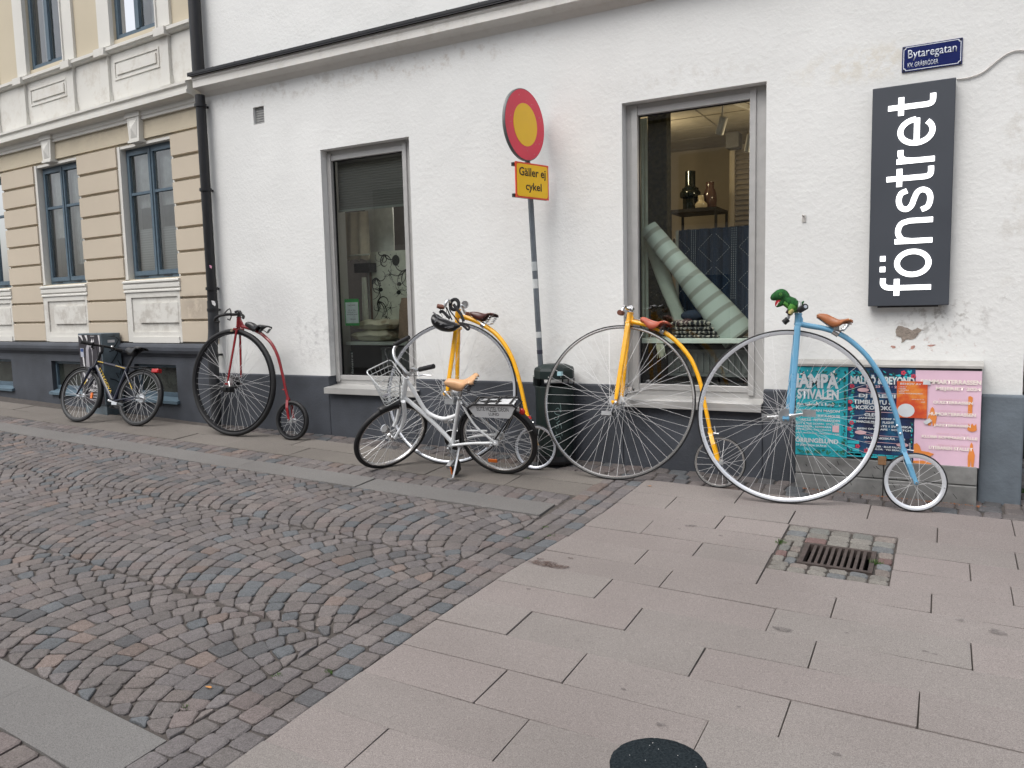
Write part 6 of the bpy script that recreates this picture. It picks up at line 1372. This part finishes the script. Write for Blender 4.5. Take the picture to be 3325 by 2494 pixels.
L_=[(-0.067,1.154),(-0.047,1.145),(-0.027,1.119),(0.002,1.106),(0.042,1.099),(0.086,1.082),(0.122,1.072),(0.142,1.064)]; q=MB(); q.tube([(a,-.235,b) for a,b in L_],.005,6); q.build('rim_trim',M_('helmet_grey',(.14,.14,.15),.4),hl,smooth=True)
for L_,w_ in (([(-0.003,1.209),(0.006,1.179),(0.005,1.120)],.004),([(0.004,1.206),(0.032,1.153),(0.057,1.106)],.005),([(-0.046,1.193),(-0.046,1.170),(-0.024,1.133)],.004),([(0.031,1.212),(0.036,1.179),(0.074,1.136),(0.113,1.089),(0.132,1.069)],.012),([(0.062,1.228),(0.093,1.191),(0.124,1.157),(0.144,1.120),(0.154,1.094)],.012),([(0.124,1.083),(0.161,1.056),(0.191,1.033),(0.204,1.046),(0.185,1.069),(0.142,1.083)],.009),([(-0.054,1.165),(-0.033,1.175),(-0.010,1.161),(0.024,1.131),(0.039,1.118)],.012)):
    q=MB(); q.tube(catmull([(a,-.15,b) for a,b in L_],4),w_,6,flat=.35); q.build('strap',M_('strap_black',(.012,.012,.014),.8),hl,smooth=True)
q=MB(); cc=(0.047,1.235); q.tube([(cc[0]+.036*math.cos(t_),-.10,cc[1]+.040*math.sin(t_)) for t_ in [6.2832*k/24 for k in range(24)]],.014,8,closed=True); q.build('chin_loop',M_('strap_black',(.012,.012,.014),.8),hl,smooth=True)
# red one beside the downpipe
r=penny('red','dark red penny-farthing with black saddle and thick black tyres beside the downpipe',red_f,.506,.70,.182,
 [(0.064,1.117),(0.059,1.029)],[(0.110,1.033),(0.134,1.028),(0.207,1.011),(0.270,0.992),(0.334,0.966),(0.386,0.931),(0.439,0.891),(0.486,0.834),(0.528,0.762),(0.555,0.689),(0.578,0.616),(0.598,0.552),(0.614,0.487),(0.630,0.435),(0.642,0.399),(0.653,0.371)],
 [(0.086,1.006),(0.005,0.514)],[(0.030,1.013),(0.028,0.556)],[(0.651,0.371),(0.689,0.190)],tyre=(.044,.045,.008),rtyre=(.034,.04,.008),rm=black,sr=.0155,br=.024,nsp=52,hw=.05)
(a,b)=(0.031,0.498)
for p in r.children:
    if p.name.startswith('front_wheel'): fw=p
q=MB(); q.lathe([(.055,-.035),(.058,-.03),(.058,.03),(.055,.035)],24,ax='y'); q.build('geared_hub',black,fw,smooth=True)
crank(r,(0.029,0.508),(0.056,0.451),.085,.10,'h',mat=chrome,pm=blackplastic)
q=MB(); pb_=(0.075,0.448); q.box(pb_[0]-.045,-.17,pb_[1]-.028,pb_[0]+.045,-.10,pb_[1]+.028); o=q.build('block_pedal',blackplastic,r); bv=o.modifiers.new('b','BEVEL'); bv.width=.01; bv.segments=2
saddle(r,[(0.151,1.064),(0.185,1.077),(0.233,1.067),(0.286,1.042),(0.343,1.050),(0.411,1.034)],leather_black,.085,drop=.06,clamp=(0.323,0.989),springm=black,rivet=False)
tubeobj(r,'handlebar',[pt((-0.023,1.065),.16),pt((-0.056,1.070),.17),pt((-0.046,1.098),.18),pt((0.012,1.125),.18),pt((0.059,1.137),.14),pt((0.059,1.141),.05),pt((0.064,1.150),0),pt((0.006,1.148),-.1),pt((-0.046,1.136),-.18),pt((-0.057,1.115),-.18)],.0135,rubber,12)
q=MB(); cc=(0.061,1.139); L_=[(0.002,1.147),(0.039,1.180),(0.066,1.192),(0.080,1.163),(0.083,1.114),(0.067,1.085),(0.040,1.096)]; q.tube([(a,-.12,b) for a,b in L_],.006,6); q.build('brake_lever',blackplastic,r,smooth=True)
q=MB(); L_=[(0.028,1.167),(0.055,1.175),(0.087,1.171),(0.098,1.154)]; q.tube([(a,-.01,b) for a,b in L_],.012,8); q.tube([pt((0.064,1.117)),pt((0.064,1.154))],.018,12); q.build('stem',blackplastic,r,smooth=True)
q=MB(); L_=[(0.038,1.006),(0.033,0.989)]
for p in L_: q.box(p[0]-.014,-.062,p[1]-.005,p[0]+.014,-.038,p[1]+.005)
q.build('fork_bands',M_('brass',(.6,.5,.35),.3,.8),r)
q=MB(); L_=[(0.607,0.454),(0.584,0.462)]; q.tube([pt(L_[0]),pt(L_[1])],[.006,.004],6); q.build('step_peg',red_f,r)
# white hotel bicycle on its kickstand
wr_=empty('bicycle','white step-through hotel bicycle with wire basket and pale leather saddle on its kickstand','bicycle',M=fmat('white'))
r=wr_; RW=.298; hubz=RW
wheel(r,0,RW,RW,.036,.036,.011,rubber,rimd,36,.035,.028,'rear_wheel',.0013,seg=80)
Mf=fmat('white').inverted()@fmat('wfront')@Matrix.Translation((0,0,.306))
wheel(r,0,0,.306,.034,.034,.011,rubber,rimd,32,.03,.018,'front_wheel',.0013,M=Mf,seg=80)
W3=lambda L,w=0:[(a,-w,b) for a,b in L]
bb_,=[(-0.385,0.230)]; hubr=(0,0,RW)
tubeobj(r,'seat_tube',W3([(-0.378,0.233),(-0.243,0.625)]),.0155,whi_f,14)
tubeobj(r,'down_tube',W3([(-0.692,0.614),(-0.584,0.504),(-0.464,0.365),(-0.381,0.250)]),.0165,whi_f,14)
tubeobj(r,'top_tube',W3([(-0.643,0.767),(-0.614,0.701),(-0.588,0.632),(-0.562,0.557),(-0.537,0.506),(-0.493,0.470),(-0.420,0.446),(-0.353,0.457),(-0.298,0.481)]),.0150,whi_f,14)
tubeobj(r,'head_tube',W3([(-0.636,0.783),(-0.715,0.580)]),.020,whi_f,14)
q=MB(); q.tube([pt((-0.537,0.506)),pt((-0.534,0.453))],.010,8); q.build('frame_bridge',whi_f,r)
for s in (1,-1):
    tubeobj(r,'chain_stay',[(bb_[0],-s*.02,bb_[1]),(-.2,-s*.05,RW-.02),(-.02,-s*.058,RW)],.010,whi_f,10)
    tubeobj(r,'seat_stay',[pt((-0.234,0.602),s*.015),(-.13,-s*.055,RW+.13),(0,-s*.058,RW+.004)],.008,whi_f,10)
    q=MB(); q.add([(-.05,-s*.058-.003,RW-.012),(.02,-s*.058-.003,RW-.02),(.02,-s*.058-.003,RW+.02),(-.04,-s*.058-.003,RW+.02),(-.05,-s*.058+.003,RW-.012),(.02,-s*.058+.003,RW-.02),(.02,-s*.058+.003,RW+.02),(-.04,-s*.058+.003,RW+.02)],[(0,1,2,3),(4,5,6,7),(0,1,5,4),(1,2,6,5),(2,3,7,6),(3,0,4,7)]); q.tube([(0,-s*.055,RW),(0,-s*.075,RW)],.010,8); q.build('dropout',whi_f,r)
tubeobj(r,'seat_post',W3([(-0.243,0.625),(-0.216,0.699)]),.0115,alu,12)
q=MB(); q.tube([pt((-0.247,0.611)),pt((-0.241,0.629))],.019,12); q.build('seat_clamp',alu,r,smooth=True)
saddle(r,[(-0.333,0.757),(-0.307,0.773),(-0.246,0.770),(-0.194,0.764),(-0.147,0.781),(-0.118,0.797),(-0.085,0.790)],leather_pale,.085,drop=.062,clamp=(-0.218,0.688),springm=black)
q=MB(); q.tube([(bb_[0],.045,bb_[1]),(bb_[0],-.06,bb_[1])],.020,14); q.build('bottom_bracket',alu,r,smooth=True)
q=MB(); q.lathe([(.085,.052),(.085,.056)],32,ax='y',o=(bb_[0],0,bb_[1])); q.build('chain_ring',black,r)
q=MB(); cg=[(-0.109,0.322),(-0.316,0.311),(-0.430,0.301),(-0.465,0.246),(-0.461,0.196),(-0.421,0.159),(-0.343,0.174)]; q.tube(catmull([(a,.062,b) for a,b in cg],4),.008,8); q.build('chain_guard',whi_f,r,smooth=True)
crank(r,(bb_[0],bb_[1]),(-0.336,0.140),.07,.085,'h'); crank(r,(bb_[0],bb_[1]),(-0.428,0.364),-.07,-.085,'h')
q=MB(); pd=(-0.323,0.118); q.box(pd[0]-.012,-.18,pd[1]-.045,pd[0]+.030,-.09,pd[1]+.045); o=q.build('block_pedal',blackplastic,r); bv=o.modifiers.new('b','BEVEL'); bv.width=.012; bv.segments=2
q=MB(); q.box(pd[0]-.013,-.184,pd[1]-.03,pd[0]-.002,-.178,pd[1]+.03); q.build('pedal_reflector',M_('amber',(.7,.16,.02),.3),r)
q=MB(); ks=W3((-0.297,0.240),.05) if False else [pt((-0.308,0.227),.03),pt((-0.287,0.147),.20),pt((-0.293,0.100),.25),pt((-0.313,0.115),.29)]; q.tube(ks,[.010,.009,.008,.008],8); q.box(ks[0][0]-.02,-.03,ks[0][2]-.01,ks[0][0]+.03,.03,ks[0][2]+.02); q.build('kickstand',alu,r,smooth=True)
# fenders
def fender(root,cx,cz,R,a0,a1,w,mat,name='mudguard',M=None):
    q=MB(); n=26; vs=[]
    for k in range(n+1):
        a=math.radians(a0+(a1-a0)*k/n)
        for j in range(7):
            u=-1+2*j/6; rr=R+.012-.010*u*u; vs.append((cx+rr*math.cos(a),u*w/2,cz+rr*math.sin(a)))
    q.add(vs,[(k*7+j,k*7+j+1,(k+1)*7+j+1,(k+1)*7+j) for k in range(n) for j in range(6)]); o=q.build(name,mat,root,smooth=True); s=o.modifiers.new('s','SOLIDIFY'); s.thickness=.003
    if M is not None: o.matrix_local=M
    return o
fender(r,0,RW,RW+.004,8,190,.052,blackplastic); fender(r,0,0,.312,12,120,.050,blackplastic,M=Mf)
for s in (1,-1): tubeobj(r,'mudguard_stay',[(0,-s*.06,RW),((RW+.008)*math.cos(.35),-s*.028,RW+(RW+.008)*math.sin(.35))],.0025,alu,6)
# skirt guard panel, rack and its struts
PW=.085
pn=[(-0.145,0.595),(-0.118,0.612),(-0.108,0.620),(0.187,0.629),(0.199,0.620),(0.213,0.599),(0.153,0.523),(-0.104,0.524)]
q=MB(); q.prism(pn,-PW-.002,-PW+.002); sp_=q.build('side_panel',M_('panel_white',(.62,.63,.64),.5,var=.04),r)
ft=black
(ta_,tb_),(tc2,td2)=[(-0.080,0.577),(0.157,0.609)]; textobj('lettering','ELITE HOTEL IDEON',(ta_,tb_,tc2,td2),ft,sp_,-PW-.0025,bold=.004,depth=0)
(ta_,tb_),(tc2,td2)=[(0.004,0.541),(0.081,0.564)]; textobj('lettering','LUND',(ta_,tb_,tc2,td2),ft,sp_,-PW-.0025,bold=.012,depth=0)
(ta_,tb_),(tc2,td2)=[(0.015,0.572),(0.062,0.576)]; q=MB(); q.add([(ta_,-PW-.003,tb_),(tc2,-PW-.003,tb_),(tc2,-PW-.003,tb_+.004),(ta_,-PW-.003,tb_+.004)],[(0,1,2,3)]); q.build('rule_line',ft,sp_)
rkL=[(-0.154,0.594),(-0.105,0.625),(0.193,0.634),(0.219,0.611)]; rkR=[(-0.175,0.546),(-0.141,0.584),(0.166,0.595),(0.190,0.559)]
q=MB(); q.tube(W3(rkL,.09),.007,8); q.tube(W3(rkR,-.09),.007,8)
for t_ in (.04,.3,.58,.92):
    a=Vector((rkL[1][0]+(rkL[2][0]-rkL[1][0])*t_,-.09,rkL[1][1]+(rkL[2][1]-rkL[1][1])*t_)); b=Vector((rkR[1][0]+(rkR[2][0]-rkR[1][0])*t_,.09,rkR[1][1]+(rkR[2][1]-rkR[1][1])*t_)); q.tube([a,b],.0065,8)
q.tube([pt(rkL[3],.09),pt(rkR[3],-.09)],.006,8); q.tube([pt(rkL[0],.09),pt(rkR[0],-.09)],.006,8)
q.tube([pt(rkL[3],.085),pt((0.006,0.336),.065)],.006,8); q.tube([pt(rkR[3],-.085),pt((-0.024,0.271),-.065)],.006,8); q.tube([pt(rkL[0],.085),pt((-0.225,0.586),.02)],.006,8)
q.build('rear_rack',blackplastic,r,smooth=True)
q=MB(); a,b,c,d=[pt(rkL[1],.082),pt(rkL[2],.082),pt(rkR[2],-.082),pt(rkR[1],-.082)]; q.add([(p[0],p[1],p[2]-.008) for p in (a,b,c,d)]+[(p[0],p[1],p[2]-.011) for p in (a,b,c,d)],[(0,1,2,3),(4,5,6,7),(0,1,5,4),(1,2,6,5),(2,3,7,6),(3,0,4,7)]); q.build('rack_plate',MATS['panel_white'],r)
q=MB(); q.tube([(rkL[0][0],-.08,rkL[0][1]+.01),(rkL[0][0]+.12,-.03,rkL[1][1]+.02),(rkL[2][0]-.05,.03,rkL[2][1]+.012),(rkL[2][0]+.02,-.05,rkL[2][1]+.008)],.003,6); q.tube([(rkL[1][0]+.1,-.09,rkL[1][1]+.01),(rkL[2][0]-.1,.08,rkR[2][1]+.012)],.003,6); q.build('bungee_cord',black,r,smooth=True)
tlp=(0.217,0.531); q=MB(); q.ball((tlp[0],0,tlp[1]),.024,14,(1,.8,1.15)); q.build('tail_light',M_('red_lens',(.45,.012,.012),.15,spec=.7),r,smooth=True); q=MB(); q.box(tlp[0]-.035,-.015,tlp[1]+.01,tlp[0]-.008,.015,tlp[1]+.04); q.build('light_bracket',chrome,r)
rf_=(-0.071,0.113); q=MB(); q.box(rf_[0]-.036,-.016,rf_[1]-.014,rf_[0]+.036,-.006,rf_[1]+.016); o=q.build('wheel_reflector',M_('amber',(.7,.16,.02),.3),r); o.rotation_euler=(0,0,0); bv=o.modifiers.new('b','BEVEL'); bv.width=.008; bv.segments=2
bs_=(-0.061,0.274); q=MB(); q.lathe([(.014,-.004),(.014,.004)],16,ax='y',o=(bs_[0],-.062,bs_[1])); q.build('brake_arm_ring',alu,r)
# front fork, lamp (in the steered frame)
FM=fmat('white').inverted()@fmat('wfront')
Fo=[(0.002,0.665),(0.030,0.578),(0.042,0.503),(0.035,0.419),(0.016,0.370),(-0.003,0.322)]
q=MB(); q.tube(catmull([(a,-.05,b) for a,b in Fo],4),[.0165]*10+[.013]*6+[.010]*5,12); q.build('fork_blade',whi_f,r,smooth=True,M=FM)
Fo=[(0.031,0.593),(0.046,0.507),(0.045,0.422),(0.034,0.360)]
q=MB(); q.tube(catmull([(a,.045,b) for a,b in Fo],4),.0125,12); q.build('fork_blade',whi_f,r,smooth=True,M=FM)
q=MB(); lp=(-0.090,0.429); lq=(-0.139,0.459); A=Vector((lp[0],-.06,lp[1])); B=Vector((lq[0],-.065,lq[1])); d=(B-A).normalized()
q.tube([A-d*.030,A-d*.018,A,A+d*.022,A+d*.032],[.006,.020,.030,.034,.034],20); q.build('headlight',chrome,r,smooth=True,M=FM)
q=MB(); q.tube([A+d*.0325,A+d*.034],.026,20); q.build('headlight_lens',M_('lens',(.3,.3,.3),.1,spec=.8),r,smooth=True,M=FM)
q=MB(); dy=[(-0.064,0.378),(-0.034,0.334)]; q.tube([(dy[0][0],-.06,dy[0][1]),(dy[1][0],-.05,dy[1][1])],[.012,.008],10); q.build('headlight_bracket',chrome,r,smooth=True,M=FM)
q=MB(); cr=(-0.730,0.565); q.tube([pt((-0.716,0.578)),pt((-0.725,0.556))],.024,14); q.build('fork_crown',chrome,r,smooth=True)
bc=[pt((-0.730,0.572),.03),pt((-0.729,0.539),.03),pt((-0.747,0.490),.03)]; q=MB(); q.tube(bc,.008,6); q.tube([pt((-0.751,0.590),.03),pt((-0.745,0.557),.03)],.007,6); q.build('front_brake',alu,r)
# handlebar, grips, bell, lever
stp=pt((-0.642,0.793)); q=MB(); q.tube([pt((-0.637,0.780)),stp],.0125,12); q.tube([stp,pt((-0.645,0.854))],.013,12); q.build('stem',chrome,r,smooth=True)
hbP=[pt((-0.795,0.931),-.22),pt((-0.809,0.915),-.20),pt((-0.804,0.889),-.17),pt((-0.769,0.866),-.12),pt((-0.706,0.852),-.06),pt((-0.645,0.849),0),pt((-0.569,0.845),.07),pt((-0.491,0.901),.14),pt((-0.428,0.934),.18),pt((-0.391,0.949),.20)]
tubeobj(r,'handlebar',hbP,.0115,alu,12)
tubeobj(r,'grip',[pt((-0.394,0.948),.20),pt((-0.259,0.995),.24)],.0165,rubber,14); tubeobj(r,'grip',[pt((-0.810,0.935),-.22),pt((-0.679,0.993),-.23)],.0165,rubber,14)
bl3=pt((-0.468,0.932),.16); q=MB(); q.lathe([(.022,-.012),(.023,-.002),(.018,.010),(.006,.014)],18,o=bl3); q.build('bell',chrome,r,smooth=True)
tubeobj(r,'brake_lever',[pt((-0.403,0.941),.22),pt((-0.387,0.921),.24),pt((-0.339,0.935),.25),pt((-0.288,0.929),.25)],.0045,alu,8)
tubeobj(r,'brake_cable',[pt((-0.406,0.911),.22),pt((-0.529,0.867),.14),pt((-0.627,0.849),.06),pt((-0.663,0.779),.05),pt((-0.720,0.583),.03)],.0028,black,6)
tubeobj(r,'brake_cable',[pt((-0.786,0.931),-.18),pt((-0.826,0.947),-.1),pt((-0.734,0.867),0),pt((-0.658,0.847),.05),pt((-0.670,0.732),.03)],.0028,black,6)
# wire basket
A_,B_,C_,D_=[Vector(pt(p,w)) for p,w in (((-0.846,0.910),.17),((-0.814,0.859),-.13),((-0.663,0.714),-.04),((-0.717,0.784),.22))]
a_,b_,c_,d_=[Vector(pt(p,w)) for p,w in (((-0.807,0.751),.15),((-0.816,0.697),-.10),((-0.691,0.615),-.03),((-0.755,0.626),.17))]
bk_=[];wm_=M_('basket_wire',(.60,.62,.62),.35,.4,var=.05)
def rr_loop(P,f=.14):
    out=[]
    for i in range(4):
        p,c,n_=P[i-1],P[i],P[(i+1)%4]
        for t_ in (0,.25,.5,.75,1): 
            u=c.lerp(p,f); v=c.lerp(n_,f); out.append(u.lerp(c,t_).lerp(c.lerp(v,t_),t_))
    return out
q=MB(); q.tube(rr_loop([A_,B_,C_,D_]),.0048,8,closed=True)
for t_ in (.25,.5,.75,1.0):
    q.tube(rr_loop([A_.lerp(a_,t_),B_.lerp(b_,t_),C_.lerp(c_,t_),D_.lerp(d_,t_)]),.0028,6,closed=True)
for (P,Q,p,q2) in ((A_,B_,a_,b_),(B_,C_,b_,c_),(C_,D_,c_,d_),(D_,A_,d_,a_)):
    for k in range(1,6):
        t_=k/6; q.tube([P.lerp(Q,t_),p.lerp(q2,t_)],.0014,5)
for k in range(1,7):
    t_=k/7; q.tube([a_.lerp(b_,t_),d_.lerp(c_,t_)],.0016,5); q.tube([a_.lerp(d_,t_),b_.lerp(c_,t_)],.0014,5)
q.build('basket',wm_,r,smooth=True)
q=MB(); lb_=[(-0.756,0.724),(-0.699,0.749),(-0.699,0.733),(-0.753,0.708)]; q.add([pt(p,.185) for p in lb_],[(0,1,2,3)]); q.build('basket_tag',M_('tag_white',(.6,.6,.65),.5),r)
# dark bicycle leaning on the tan house
r=empty('bicycle','dark navy city bicycle with yellow stripes leaning on the tan house plinth','bicycle',M=fmat('dark'))
D3=lambda L,w=0:[(a,-w,b) for a,b in L]
RD=.292; (fx,fz),=[(-0.840,0.269)]; fz=RD+.006
wheel(r,.0,RD,RD,.030,.03,.016,rubber,M_('dark_rim',(.12,.12,.12),.35,.6),32,.03,.03,'rear_wheel',.0012,seg=64); wheel(r,fx,fz,RD,.030,.03,.016,rubber,MATS['dark_rim'],32,.03,.018,'front_wheel',.0012,seg=64)
ht,hb_,bbd,stt,spt=[(-0.665,0.678),(-0.698,0.586),(-0.349,0.244),(-0.230,0.591),(-0.151,0.772)]
tubeobj(r,'head_tube',[pt(ht),pt(hb_)],.020,nav_f,12); tubeobj(r,'top_tube',[pt((-0.661,0.662)),pt((-0.228,0.591))],.0165,nav_f,12); dt_=tubeobj(r,'down_tube',[pt((-0.661,0.611)),pt((-0.364,0.250))],.028,nav_f,14); tubeobj(r,'seat_tube',[pt(bbd),pt(stt)],.0195,nav_f,12); tubeobj(r,'seat_post',[pt(stt),pt(spt)],.0145,black,12)
yst=M_('stripe_yellow',(.62,.42,.04),.45)
def stripe(P,w,wd,name='stripe'):
    a,b=Vector(pt(P[0],w)),Vector(pt(P[1],w)); d=(b-a).normalized(); n_=Vector((d.z,0,-d.x))*wd; q=MB(); q.add([a-n_,b-n_,b+n_,a+n_],[(0,1,2,3)]); q.build(name,yst,r)
stripe([(-0.647,0.662),(-0.564,0.650)],.018,.005); stripe([(-0.381,0.620),(-0.247,0.594)],.018,.0025); stripe([(-0.108,0.439),(-0.060,0.376)],.058,.004); stripe([(-0.722,0.461),(-0.751,0.408)],.052,.005)
P0_,P1_=Vector(pt((-0.597,0.586),.03)),Vector(pt((-0.373,0.328),.03)); d=(P1_-P0_); L_=d.length; d.normalize()
M=Matrix(((d.x,0,-d.z,P0_.x),(0,1,0,-.0285),(d.z,0,d.x,P0_.z),(0,0,0,1)))
textobj('lettering','STTEGOVA',(0,-.015,L_,.015),yst,r,0,bold=.005,depth=.001,M=M)
for s in (1,-1):
    tubeobj(r,'chain_stay',[(bbd[0],-s*.02,bbd[1]),(0,-s*.055,RD)],.009,nav_f,8); tubeobj(r,'seat_stay',[pt((-0.231,0.560),s*.02),(0,-s*.055,RD)],.008,nav_f,8); tubeobj(r,'fork_blade',[pt(hb_,s*.045),(fx,-s*.05,fz)],[.017,.010],nav_f,10,cat_=2)
q=MB(); q.tube([(hb_[0],-.05,hb_[1]),(hb_[0],.05,hb_[1])],.017,10); q.build('fork_crown',nav_f,r,smooth=True)
sd_t=pt((-0.630,0.767)); tubeobj(r,'stem',[pt(ht),pt((-0.650,0.745)),sd_t,pt((-0.636,0.831))],.016,black,10)
tubeobj(r,'handlebar',[pt((-0.662,0.829),.22),pt((-0.654,0.828),.1),pt((-0.636,0.831),0),pt((-0.640,0.836),-.1),pt((-0.609,0.823),-.22)],.0125,black,10)
tubeobj(r,'grip',[pt((-0.679,0.831),.23),pt((-0.622,0.822),.15)],.018,rubber,12); tubeobj(r,'grip',[pt((-0.618,0.826),-.15),pt((-0.594,0.820),-.22)],.018,rubber,12)
q=MB(); q.ball(pt((-0.584,0.838),-.08),.016,10); q.build('bell',chrome,r,smooth=True); q=MB(); q.tube([pt((-0.625,0.849),.12),pt((-0.642,0.793),.12),pt((-0.627,0.786),.1)],.012,8); q.build('lever_mount',black,r,smooth=True)
tubeobj(r,'brake_cable',[pt((-0.650,0.811),.1),pt((-0.662,0.813),.05),pt((-0.639,0.677),.03),pt((-0.692,0.576),.04)],.003,black,6)
saddle(r,[(-0.278,0.807),(-0.235,0.818),(-0.179,0.813),(-0.136,0.826),(-0.090,0.824),(-0.030,0.815)],leather_black,.08,drop=.075,springs=False,rivet=False)
fender(r,0,RD,RD+.006,-15,165,.045,blackplastic); fender(r,fx,fz,RD+.006,55,190,.045,blackplastic)
fender(r,fx,fz,RD+.006,-25,40,.045,blackplastic)
q=MB()
for s in (1,-1): q.tube([pt((-0.143,0.600),s*.06),pt((0.107,0.607),s*.06)],.005,6); q.tube([pt((0.085,0.604),s*.06),(0.0,-s*.055,RD)],.004,6)
for u in (1345,1440,1530,1622): q.tube([pt((-0.143,0.600),.06),pt((-0.143,0.600),-.06)],.004,6)
q.build('rear_rack',black,r,smooth=True); q=MB(); tl_=pt((0.179,0.577)); q.box(tl_[0]-.045,-.03,tl_[2]-.022,tl_[0]+.045,.03,tl_[2]+.022); o=q.build('tail_light',M_('red_lens',(.45,.012,.012),.15,spec=.7),r); bv=o.modifiers.new('b','BEVEL'); bv.width=.01; bv.segments=2
q=MB(); rp=pt((-0.664,0.294),.015); q.box(rp[0]-.014,-.02,rp[2]-.030,rp[0]+.014,-.008,rp[2]+.030); q.build('wheel_reflector',M_('amber',(.7,.16,.02),.3),r)
q=MB(); q.lathe([(.07,.045),(.07,.05)],28,ax='y',o=(bbd[0],0,bbd[1])); q.build('chain_ring',black,r); q=MB(); q.tube([(bbd[0],.06,bbd[1]),(bbd[0],-.06,bbd[1])],.018,12); q.build('bottom_bracket',black,r)
crank(r,bbd,(-0.150,0.208),.07,.085,'h'); crank(r,bbd,(bbd[0]-.13,bbd[1]-.05),-.07,-.085,'h',mat=black,pm=blackplastic)
for s in (1,-1): tubeobj(r,'mudguard_stay',[(0,-s*.058,RD),(RD*.97,-s*.024,RD+.10)],.0028,alu,6)
q=MB(); q.lathe([(.045,.02),(.045,.03)],24,ax='y',o=(0,0,RD)); q.build('cassette',alu,r)
# house across the street, behind the camera: seen only as reflection and shade
ob=empty('opposite_house','plain rendered house across the street behind the viewer','building')
om=M_('opposite_render',(.62,.60,.56),.9); orf=M_('opposite_roof',(.07,.06,.058),.8,var=.3,vs=4)
q=MB(); q.box(-16,-16,-3,10,-12.5,4.2); q.build('wall',om,ob)
q=MB(); q.add([(-16.4,-12.2,4.2),(10.4,-12.2,4.2),(10.4,-15.5,7.6),(-16.4,-15.5,7.6),(10.4,-18,4.2),(-16.4,-18,4.2)],[(0,1,2,3),(3,2,4,5),(0,3,5),(1,4,2)]); q.build('roof',orf,ob)
for k in range(8):
    for z in (-1.0,1.8):
        q=MB(); q.box(-14.5+3*k,-12.49,z,-13.3+3*k,-12.46,z+1.6); w_=q.build('window',M_('far_window',(.05,.055,.06),.2),ob)
